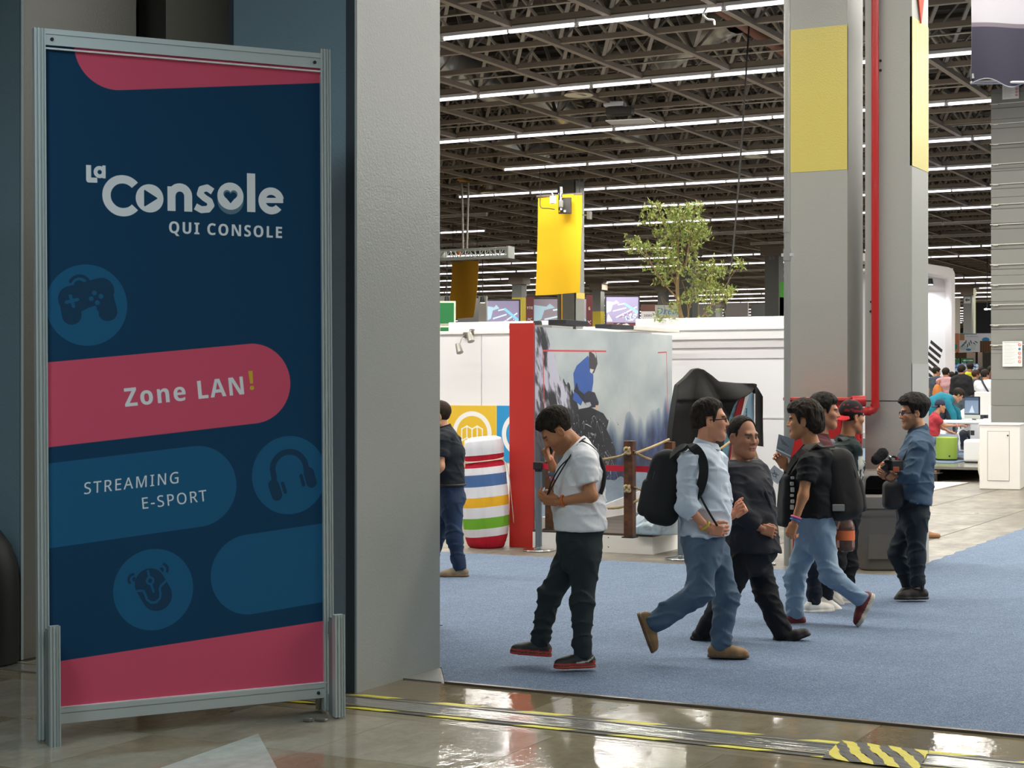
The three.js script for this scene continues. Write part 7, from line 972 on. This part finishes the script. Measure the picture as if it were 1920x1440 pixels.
function pack(S, name, label, c, dims, tiltDeg, color, extra = {}) {
  const o = S.J(c).add(S.base), t = thing(name, label, extra.cat ?? 'backpack', o), a = tiltDeg * Math.PI / 180, Y = up.clone().multiplyScalar(Math.cos(a)).addScaledVector(S.fr, Math.sin(a)), Z = S.fr.clone().multiplyScalar(Math.cos(a)).addScaledVector(up, -Math.sin(a)), X = Y.clone().cross(Z), F = frame(V(0, 0, 0), X, Y, Z), [w, h, d] = dims;
  const rb = (x, y, z, W, H, D, r) => { const q = [Math.abs(x) - W + r, Math.abs(y) - H + r, Math.abs(z) - D + r]; return Math.hypot(Math.max(q[0], 0), Math.max(q[1], 0), Math.max(q[2], 0)) + Math.min(Math.max(...q), 0) - r; };
  const shape = (x, y, z) => { const k = 1 - .22 * smooth(-h, h, y) ; const bulge = (1 - (y / h) * (y / h)) * .03; return rb(x / k, y, z + bulge * .5, w, h, d + bulge * .3, Math.min(w, d) * .75) + .009 * fbm(x * 9, y * 7, z * 9, 3); };
  const W = (f) => (x, y, z) => f(...F.in(x, y, z)); const R = Math.max(w, h, d) + .08, B = [[-R, -R, -R], [R, R, R]];
  part('bag_body', nets(W(shape), ...B, .0095), fabric(color), t);
  if (extra.pocket) part('front_pocket', nets(W((x, y, z) => rb(x, y + h * .35, z + d * .98, w * .72, h * .5, .045, .04) + .006 * fbm(x * 12, y * 10, z * 12, 2)), ...B, .0095), fabric(extra.pocket), t);
  if (extra.zip) { const q = []; for (let i = 0; i <= 16; i++) { const u = i / 16 * Math.PI; q.push(F.out(Math.cos(u) * w * .8, h * .15 + Math.sin(u) * h * .62, -d * .82)); } part('zip', tube(q, .005, 32, 5), mat(extra.zip, .5), t); }
  part('carry_loop', tube([F.out(-.03, h * .93, d * .4), F.out(-.02, h * 1.06, d * .45), F.out(.02, h * 1.06, d * .45), F.out(.03, h * .93, d * .4)], .008, 14, 6), fabric(color), t);
  for (const st of extra.straps ?? []) { const pts = st.map((p) => S.J(p).add(S.base).sub(o)); const g = ribbon(pts, S.torso[1].p.clone().add(S.base).sub(o), extra.sw ?? .06, .016); part('strap', g, fabric(extra.strapColor ?? color), t); }
  for (const st of extra.thin ?? []) part('loose_strap', tube(st.map((p) => S.J(p).add(S.base).sub(o)), .007, 20, 6), fabric(color), t);
  for (const [p, sx, sy, c3] of extra.patch ?? []) { const g = bx(sx, sy, .014, 0, 0, 0, .006); g.rotateY(YAW); const v = S.J(p).add(S.base).sub(o); g.translate(v.x, v.y, v.z); part('patch', g, mat(c3, .6), t); }
  return t;
}
pack(P2, 'backpack', 'rounded black backpack on the back of the light blue shirt', [1250, 914, .0], [.155, .245, .115], 12, '#17181a', { pocket: '#1c1d20', zip: '#34363a', straps: [[[1258, 856, -.14], [1274, 842, -.2], [1292, 836, -.22], [1308, 846, -.235], [1318, 866, -.26], [1319, 890, -.28], [1314, 912, -.27], [1304, 932, -.2], [1285, 950, -.12]]], thin: [[[1308, 918, -.19], [1318, 940, -.24], [1332, 965, -.25], [1345, 986, -.25]]], patch: [[[1316, 872, -.215], .03, .014, '#8d2f2a']] });
pack(P4, 'backpack', 'bulky brown and black backpack on the man in the black tee shirt', [1571, 908, -.02], [.17, .27, .12], 10, '#211d1c', { pocket: '#2a2523', zip: '#4a423c', strapColor: '#3f3632', straps: [[[1560, 838, -.08], [1545, 838, -.13], [1527, 834, -.15], [1512, 842, -.18], [1503, 862, -.2]]], patch: [[[1572, 952, -.21], .09, .05, '#8a8782']] });
pack(P4, 'shoulder_bag', 'black bag with white lettering hanging at the front of the black tee shirt', [1476, 938, .03], [.11, .2, .06], -4, '#15161a', { cat: 'bag', straps: [[[1476, 888, .0], [1490, 862, -.06], [1512, 838, -.1]]], patch: [0, 1, 2, 3, 4, 5].map((i) => [[1486 - (i % 2), 896 + i * 11, -.1], .028, .02 + (i % 3) * .008, '#c9c8c4']) });
pack(P6, 'backpack', 'slate blue soft backpack between the brown backpack and the dark green tee', [1563, 858, .0], [.13, .15, .07], 20, '#5c6270', { straps: [[[1566, 830, -.06], [1574, 822, -.1], [1586, 826, -.13], [1592, 846, -.16]]], strapColor: '#4a4c4e' });
// water bottle
{
  const p = at(1583, 1033, 13.6), k = FPX / 13.6, t = thing('water_bottle', 'large clear water bottle with an orange label hanging from a hand', 'bottle', p); const Y = (py) => (1033 - py) / k, w = 19.5 / k;
  const glass = new THREE.MeshPhysicalMaterial({ color: '#c9a596', roughness: .08, transmission: .85, thickness: .12, ior: 1.33, attenuationColor: new THREE.Color('#c98d70'), attenuationDistance: .35 });
  part('bottle_body', lathe([[0, .006], [w * .8, 0], [w * .97, .012], [w, .03], [w, Y(1012)], [w * .985, Y(1010)], [w, Y(1006)], [w, Y(992)], [w * .95, Y(984)], [w * .7, Y(974)], [w * .38, Y(966)], [w * .36, Y(963)]], 40), glass, t);
  part('label_band', lathe([[w * 1.004, Y(1012)], [w * 1.01, Y(1011)], [w * 1.01, Y(995)], [w * 1.004, Y(994)]], 40), mat('#e2703a', .6), t); part('bottle_cap', cyl(w * .38, w * .4, .04, 0, Y(960), 0), mat('#d8cfca', .4), t); part('handle', tube([V(-.02, Y(962), 0), V(-.012, Y(948), 0), V(.008, Y(938), 0), V(.024, Y(946), 0), V(.02, Y(962), 0)], .006, 24, 6), mat('#b5643f', .5), t);
}
// leaflets
const leaf = (label, corners, d, draw) => { const P = corners.map(([x, y, z]) => at(x, y, d + z)), c = P[0].clone().add(P[1]).add(P[2]).add(P[3]).multiplyScalar(.25), n = 6, pos = [], uv = [], idx = []; for (const [k, off] of [[0, .0], [1, .003]]) for (let j = 0; j <= n; j++) for (let i = 0; i <= n; i++) { const u = i / n, v = j / n, q = P[0].clone().lerp(P[1], u).lerp(P[3].clone().lerp(P[2], u), v).sub(c).addScaledVector(CF, off + .012 * Math.sin(u * 3.14)); pos.push(q.x, q.y, q.z); uv.push(u, 1 - v); } const N = n + 1; for (const k of [0, 1]) for (let j = 0; j < n; j++) for (let i = 0; i < n; i++) { const a = k * N * N + j * N + i, q = [a, a + N, a + 1, a + 1, a + N, a + N + 1]; idx.push(...(k ? q.reverse() : q)); } const g = new THREE.BufferGeometry(); g.setAttribute('position', new THREE.BufferAttribute(new Float32Array(pos), 3)); g.setAttribute('uv', new THREE.BufferAttribute(new Float32Array(uv), 2)); g.setIndex(idx); g.computeVertexNormals(); const m = new THREE.Mesh(g, print(128, 128, draw, .5)); m.name = numbered('leaflet'); m.position.copy(c); m.castShadow = m.receiveShadow = true; scene.add(m); tag(m, label, 'leaflet'); };
leaf('grey printed leaflet held up by the man in the black tee', [[1460, 814, .02], [1490, 824, .0], [1482, 860, -.02], [1455, 846, 0]], 12.72, (g, W, H) => { g.fillStyle = '#767c86'; g.fillRect(0, 0, W, H); g.strokeStyle = '#3a3f48'; g.lineWidth = 5; for (let i = 0; i < 5; i++) { g.beginPath(); g.moveTo(20 + i * 18, 20 + i * 9); g.lineTo(50 + i * 12, 60); g.stroke(); } g.fillStyle = '#3f6a66'; g.fillRect(10, 92, 60, 10); g.fillStyle = '#d0d4da'; g.fillRect(0, 108, W, 8); });
leaf('white printed leaflet sticking out low beside the black shoulder bag', [[1452, 872, .02], [1470, 886, 0], [1458, 908, -.01], [1436, 890, .02]], 12.76, (g, W, H) => { g.fillStyle = '#d9dade'; g.fillRect(0, 0, W, H); g.strokeStyle = '#4a4f5a'; g.lineWidth = 5; g.beginPath(); g.arc(W * .5, H * .55, 20, 0, 7); g.moveTo(30, 40); g.lineTo(96, 92); g.moveTo(24, 80); g.lineTo(100, 50); g.stroke(); });
// video camera and its bag
{
  const d = 14.05, o = at(1674, 884, d), J = (x, y, z = 0) => at(x, y, d + z).sub(o), t = thing('video_camera', 'black video camera with a furry microphone held by the denim shirt', 'camera', o), bk = mat('#17171a', .45);
  part('microphone', nets((x, y, z) => bone(J(1643, 862, -.02), J(1655, 850, 0), .042, .046)(x, y, z) + .004 * noise3(x * 160, y * 160, z * 160), ...box3([J(1648, 856)], .14), .005), mat('#141316', .95), t);
  part('microphone_arm', rod(J(1656, 849), J(1672, 860), .014), M.chrome, t); const g = bx(.13, .085, .1, 0, 0, 0, .012); g.rotateY(YAW + .5); const q = J(1676, 872); g.translate(q.x, q.y, q.z); part('camera_body', g, bk, t); part('lens', [rod(J(1670, 868), J(1660, 880), .032, .036, 20), rod(J(1661, 879), J(1658, 883), .04, .04, 20)], bk, t); part('top_handle', tube([J(1668, 862), J(1674, 856), J(1686, 862), J(1688, 872)], .011, 20, 8), bk, t); part('red_knob', cyl(.016, .016, .02, J(1682, 860).x, J(1682, 860).y, J(1682, 860).z, 14), mat('#a92438', .5), t); part('orange_panel', (() => { const p = J(1680, 880, -.07), b = bx(.05, .04, .01, 0, 0, 0, .003); b.rotateY(YAW); b.translate(p.x, p.y, p.z); return b; })(), mat('#a8502c', .5), t);
  part('hand_strap', tube([J(1668, 886), J(1660, 895, -.03), J(1672, 903, -.04), J(1684, 892, -.03)], .008, 20, 6), mat('#5a3a30', .7), t);
  pack(P7, 'camera_bag', 'dark grey camera bag hanging at the hip of the denim shirt', [1672, 928, -.06], [.09, .12, .075], 0, '#2e2e30', { cat: 'bag', thin: [[[1672, 900, -.06], [1688, 872, -.16], [1708, 835, -.19], [1730, 812, -.1]]] });
}
// ---------- visitors on the platform, coarser because they are small ----------
function visitor(px, topY, d, face, o) {
  const floor = .51, h = EYE + d * (720 - topY) / FPX - floor, g = at(px, 700, d), base = V(g.x, floor, g.z), fr = camDir(face), lat = camLeft(face), P = (l, y, f = 0) => V(0, y * h, 0).addScaledVector(lat, l).addScaledVector(fr, f);
  const arm = (s, right) => { const a = o.arms === 'front' ? [P(s * .2, .65, .06), P(s * .14, .63, .26)] : [P(s * .23, .63, -.02), P(s * .22, .5, .06)]; return { right, sh: P(s * .185, .81), el: a[0], wr: a[1], hand: { dir: a[1].clone().sub(a[0]), palm: lat.clone().multiplyScalar(-s), thumb: .3 } }; };
  return buildPerson({ label: o.label, base, face, skin: o.skin ?? '#a9795a', q: 1.9, headCell: .0065, head: { p: P(0, .93, .02), face: o.look ?? face, pitch: o.pitch ?? 6, s: 1 }, hair: o.hair ?? { color: '#14100e', top: .022, sideT: .01, front: .066, side: -.035, back: -.075, rough: .004 }, neck: P(0, .855),
    torso: [[0, .83, .175, .095], [.0, .75, .185, .125], [.01, .64, .17, .12], [0, .56, .17, .125], [0, .52, .165, .125], [0, .47, .13, .1]].map(([f, y, a, b]) => ({ p: P(0, y, f), a, b })), arms: [arm(1), arm(-1, 1)],
    legs: [1, -1].map((s) => { const hip = P(s * .085, .5), kn = P(s * .09, .27, .03), an = P(s * .09, .05); return { hip, kn, an, n: an.clone().sub(kn).normalize(), shoe: { face, color: '#2b2624', sole: '#8a8680' } }; }),
    shirt: { color: o.shirt, hem: ((y) => (x, yy) => y - yy)(h * .545), sleeve: o.sleeve ?? .62, loose: .02, collarUp: o.hood ? .6 : .34 }, trousers: { color: o.trousers ?? '#2a3240', top: (x, y) => y - h * .58, from: 2 } });
}
const V1 = visitor(1755, 690, 45, 120, { label: 'visitor in a grey blue tee shirt at the left of the queue', shirt: '#3b4652', trousers: '#34496a', look: 95 });
const V2 = visitor(1773, 692, 44, 140, { label: 'visitor in a dusty pink hooded shirt with an orange bag', shirt: '#b08689', hood: 1, arms: 'front' });
const V3 = visitor(1784, 700, 46, 150, { label: 'visitor in a bright blue tee shirt behind the dusty pink shirt', shirt: '#5b86c4', h: 1.62 });
const V4 = visitor(1803, 686, 42.5, 160, { label: 'visitor in a black hooded sweater with back turned', shirt: '#17161a', sleeve: 1.9, hood: 1, hair: { color: '#0f0c0b', top: .02, sideT: .018, front: .06, side: -.04, back: -.1, rough: .006 }, trousers: '#54606c', look: 130 });
const V5 = visitor(1819, 681, 47, 180, { label: 'visitor in a lime yellow tee shirt with back turned', shirt: '#b5b425', trousers: '#1c1c20', skin: '#8d6248' });
const V6 = visitor(1829, 696, 45.5, 100, { label: 'brown haired visitor between the lime yellow and white tee shirts', shirt: '#3b3a3c', hair: { color: '#3a241a', top: .022, sideT: .014, front: .066, side: -.035, back: -.08, rough: .004 } });
const V7 = visitor(1847, 696, 40.5, 150, { label: 'visitor in a white tee shirt with a dark strap across the back', shirt: '#e6e6e8', trousers: '#3a3d44', arms: 'front', look: 120 });
const V8 = visitor(1858, 688, 46, 20, { label: 'dark haired visitor facing the hall beside the slatted column', shirt: '#6a3a44', skin: '#7d5540', hair: { color: '#0d0b0b', top: .02, sideT: .02, front: .06, side: -.06, back: -.12, rough: .005 } });
const V9 = visitor(1840, 690, 49, 170, { label: 'black haired visitor behind the white tee shirt', shirt: '#2c3c34' });
{ const q = (S, pts, r, m, nm) => part(nm, tube(pts.map(([l, y, f]) => V(0, y, 0).addScaledVector(S.lat, l).addScaledVector(S.fr, f)), r, 24, 6), m, S.root); q(V7, [[.16, 1.42, .08], [.1, 1.46, -.06], [0, 1.3, -.15], [-.12, 1.1, -.15]], .02, mat('#2b3038', .8), 'back_strap'); q(V1, [[-.1, 1.44, .08], [-.12, 1.46, -.04], [-.12, 1.3, -.14], [-.1, 1.1, -.14]], .02, mat('#22302a', .8), 'back_strap'); }
{ const c = V2.base.clone().add(V(0, 1.02, 0)).addScaledVector(V2.lat, .12).addScaledVector(V2.fr, -.2), t = thing('shoulder_bag', 'orange brown sling bag on the back of the pink shirt', 'bag', c); part('bag_body', nets((x, y, z) => (Math.hypot(x / .13, y / .26, z / .13) - 1) * .12 + .01 * noise3(x * 14, y * 12, z * 14), [-.2, -.32, -.2], [.2, .32, .2], .018), mat('#b26a2a', .7), t); part('strap', tube([V(0, .2, 0), V(0, .34, 0).addScaledVector(V2.fr, .1), V(0, .42, 0).addScaledVector(V2.fr, .2)], .02, 14, 6), mat('#9a5a24', .7), t); }
// three people at the white table
const T1 = figure({ label: 'young man in a red tee shirt and navy cap sitting at the white table', d: 34.6, foot: [1752, 862], floor: .283, q: 1.7, headCell: .006, face: 88, skin: '#b27f63', head: { p: [1763, 762, 0], face: 92, pitch: 6, s: 1.0 }, hair: { color: '#1a1310', top: .004, sideT: .006, front: .09, side: -.03, back: -.07, rough: .003 }, neck: [1754, 779, 0],
  torso: [[1752, 784, 0, .175, .1], [1750, 793, 0, .185, .13], [1748, 806, 0, .18, .13], [1748, 815, 0, .18, .135], [1748, 820, 0, .18, .14], [1750, 826, 0, .14, .11]], arms: [{ right: 1, sh: [1757, 786, -.18], el: [1772, 798, -.2], wr: [1796, 798, -.16], hand: { dir: mixv(toR, 1, up, .1), palm: mixv(dn, 1), curl: [20, 25, 20], thumb: .2 } }, { sh: [1755, 786, .18], el: [1766, 802, .2], wr: [1782, 810, .16], hand: { dir: mixv(toR, 1, dn, .2), palm: mixv(dn, 1), thumb: .2 } }],
  legs: [{ hip: [1752, 822, -.1], kn: [1790, 822, -.12], an: [1792, 856, -.12], shoe: { face: 84, color: '#2a2a2e', sole: '#888' } }, { hip: [1752, 822, .1], kn: [1790, 822, .14], an: [1788, 856, .14], shoe: { face: 84, color: '#2a2a2e', sole: '#888' } }], shirt: { color: '#a12d38', hem: 818, sleeve: .62 }, trousers: { color: '#7d8a9c', top: 818, from: 2 } });
{ const F = T1.F, nv = lin('#2a3148'); part('cap_crown', nets((x, y, z) => { const q = F.in(x, y, z); return Math.max(ell(0, .05, -.012, .088, .1, .106)(...q), .035 - q[1] + (q[2] > 0 ? -q[2] * .2 : q[2] * .2)); }, ...box3([F.out(0, .05, 0)], .15), .008, () => nv), clothMat, T1.root); part('cap_brim', nets((x, y, z) => { const q = F.in(x, y, z), zz = -q[2], yy = q[1] - .02 + (zz - .08) * .5 + q[0] * q[0] * 5; return Math.max(Math.abs(yy) - .007, Math.hypot(q[0], (zz - .09) * .95) - .085, .07 - zz) * .8; }, ...box3([F.out(0, 0, -.12)], .13), .006, () => nv), clothMat, T1.root); const e = F.out(.088, .06, -.0); part('cap_badge', bx(.03, .03, .03, e.x, e.y, e.z, .01), mat('#c9b7b9', .6), T1.root); wear(T1, band(T1.arms[0], .92, '#e58ab0', .033, .008)); }
figure({ label: 'man in a teal shirt bending over the white table', d: 37, foot: [1740, 850], floor: .283, q: 1.8, headCell: .0065, face: 88, skin: '#a8785c', head: { p: [1796, 742, 0], face: 88, pitch: 38, s: 1.06 }, hair: { color: '#17120f', top: .024, sideT: .01, front: .066, side: -.035, back: -.075, rough: .004 }, neck: [1785, 748, 0],
  torso: [[1778, 749, 0, .19, .11], [1766, 749, 0, .2, .15], [1750, 757, 0, .19, .15], [1740, 768, 0, .18, .15], [1737, 775, 0, .175, .14], [1737, 786, 0, .14, .11]], arms: [{ right: 1, sh: [1776, 755, -.19], el: [1786, 774, -.22], wr: [1791, 792, -.18], hand: { dir: mixv(dn, .6, toR, 1), palm: mixv(dn, 1), curl: [20, 20, 15], thumb: .2 } }, { sh: [1778, 755, .19], el: [1794, 772, .22], wr: [1800, 790, .18], hand: { dir: mixv(dn, .6, toR, 1), palm: mixv(dn, 1), thumb: .2 } }],
  legs: [{ hip: [1738, 780, -.09], kn: [1742, 815, -.09], an: [1738, 846, -.09], shoe: { face: 86, color: '#2a2522', sole: '#555' } }, { hip: [1738, 780, .09], kn: [1744, 815, .09], an: [1740, 845, .09], shoe: { face: 86, color: '#2a2522', sole: '#555' } }], shirt: { color: '#137084', hem: (J) => { const a = J([1735, 776, 0]); return (x, y, z) => a.y - y - (x * CR.x + z * CR.z - (a.x * CR.x + a.z * CR.z)) * .3; }, sleeve: 1.85, loose: .026 }, trousers: { color: '#2f3947', top: 774, from: 2 } });
const T3 = figure({ label: 'man in a white tee shirt and glasses seated behind the computer', d: 38.6, foot: [1812, 840], floor: .283, q: 1.8, headCell: .0065, face: 25, skin: '#8f6248', head: { p: [1824, 755, 0], face: -30, pitch: 4, s: 1.12 }, hair: { color: '#100d0c', top: .014, sideT: .008, front: .08, side: -.03, back: -.07, rough: .004, stubble: .4 }, neck: [1818, 770, 0],
  torso: [[1815, 775, 0, .19, .11], [1813, 784, 0, .2, .14], [1812, 798, 0, .19, .15], [1812, 808, 0, .185, .15], [1812, 813, 0, .18, .14], [1812, 820, 0, .14, .11]], arms: [{ sh: [1829, 778, -.06], el: [1834, 790, -.12], wr: [1826, 794, -.3], hand: { dir: mixv(toL, 1, near, .3), palm: mixv(dn, 1), thumb: .2 } }, { right: 1, sh: [1801, 778, -.02], el: [1798, 791, -.12], wr: [1812, 795, -.28], hand: { dir: mixv(toR, 1), palm: mixv(dn, 1), thumb: .2 } }],
  legs: [{ hip: [1818, 814, -.05], kn: [1822, 814, -.42], an: [1822, 836, -.4], shoe: { face: 10, color: '#222', sole: '#444' } }, { hip: [1806, 814, -.05], kn: [1806, 814, -.42], an: [1806, 836, -.4], shoe: { face: 10, color: '#222', sole: '#444' } }], shirt: { color: '#dfdfe2', hem: 812, sleeve: .66 }, trousers: { color: '#2b2f38', top: 812, from: 2 } });
glasses(T3, '#15120f');
{ const s = ground(1812, 846, .283); const t = thing('stool', 'white stool under the man seated behind the computer', 'stool', [T3.base.x, .283, T3.base.z]); part('cushion', lathe([[0, .02], [.19, .02], [.205, .04], [.208, .42], [.195, .445], [0, .452]], 32), mat('#efecea', .55), t); }
// one brown shoe seen past the column: a walker hidden behind it
{ const g = ground(1746, 1009), S = { an: V(0, .085, 0) }; const t = thing('shoe', 'tan brown shoe toe seen past the rear column foot', 'shoe', g, 0), D = camDir(84), x = up.clone().cross(D), F = frame(V(0, 0, 0), x, up, D); const f = joinAll([bone(v3(0, .04, -.12), v3(0, .036, -.04), .038, .042), bone(v3(0, .034, -.04), v3(.004, .026, .08), .043, .03), bone(v3(0, .05, -.1), v3(0, .085, -.1), .036, .036)], .03), so = lin('#a2845c'), u2 = lin('#9a6a44'); part('upper', nets((a, b, c) => { const q = F.in(a, b, c); return Math.max(f(...q), -q[1]); }, [-.22, -.02, -.22], [.22, .15, .22], .007, (a, b) => b < .02 ? so : u2), shoeMat, t); }
renderer.render(scene, camera);
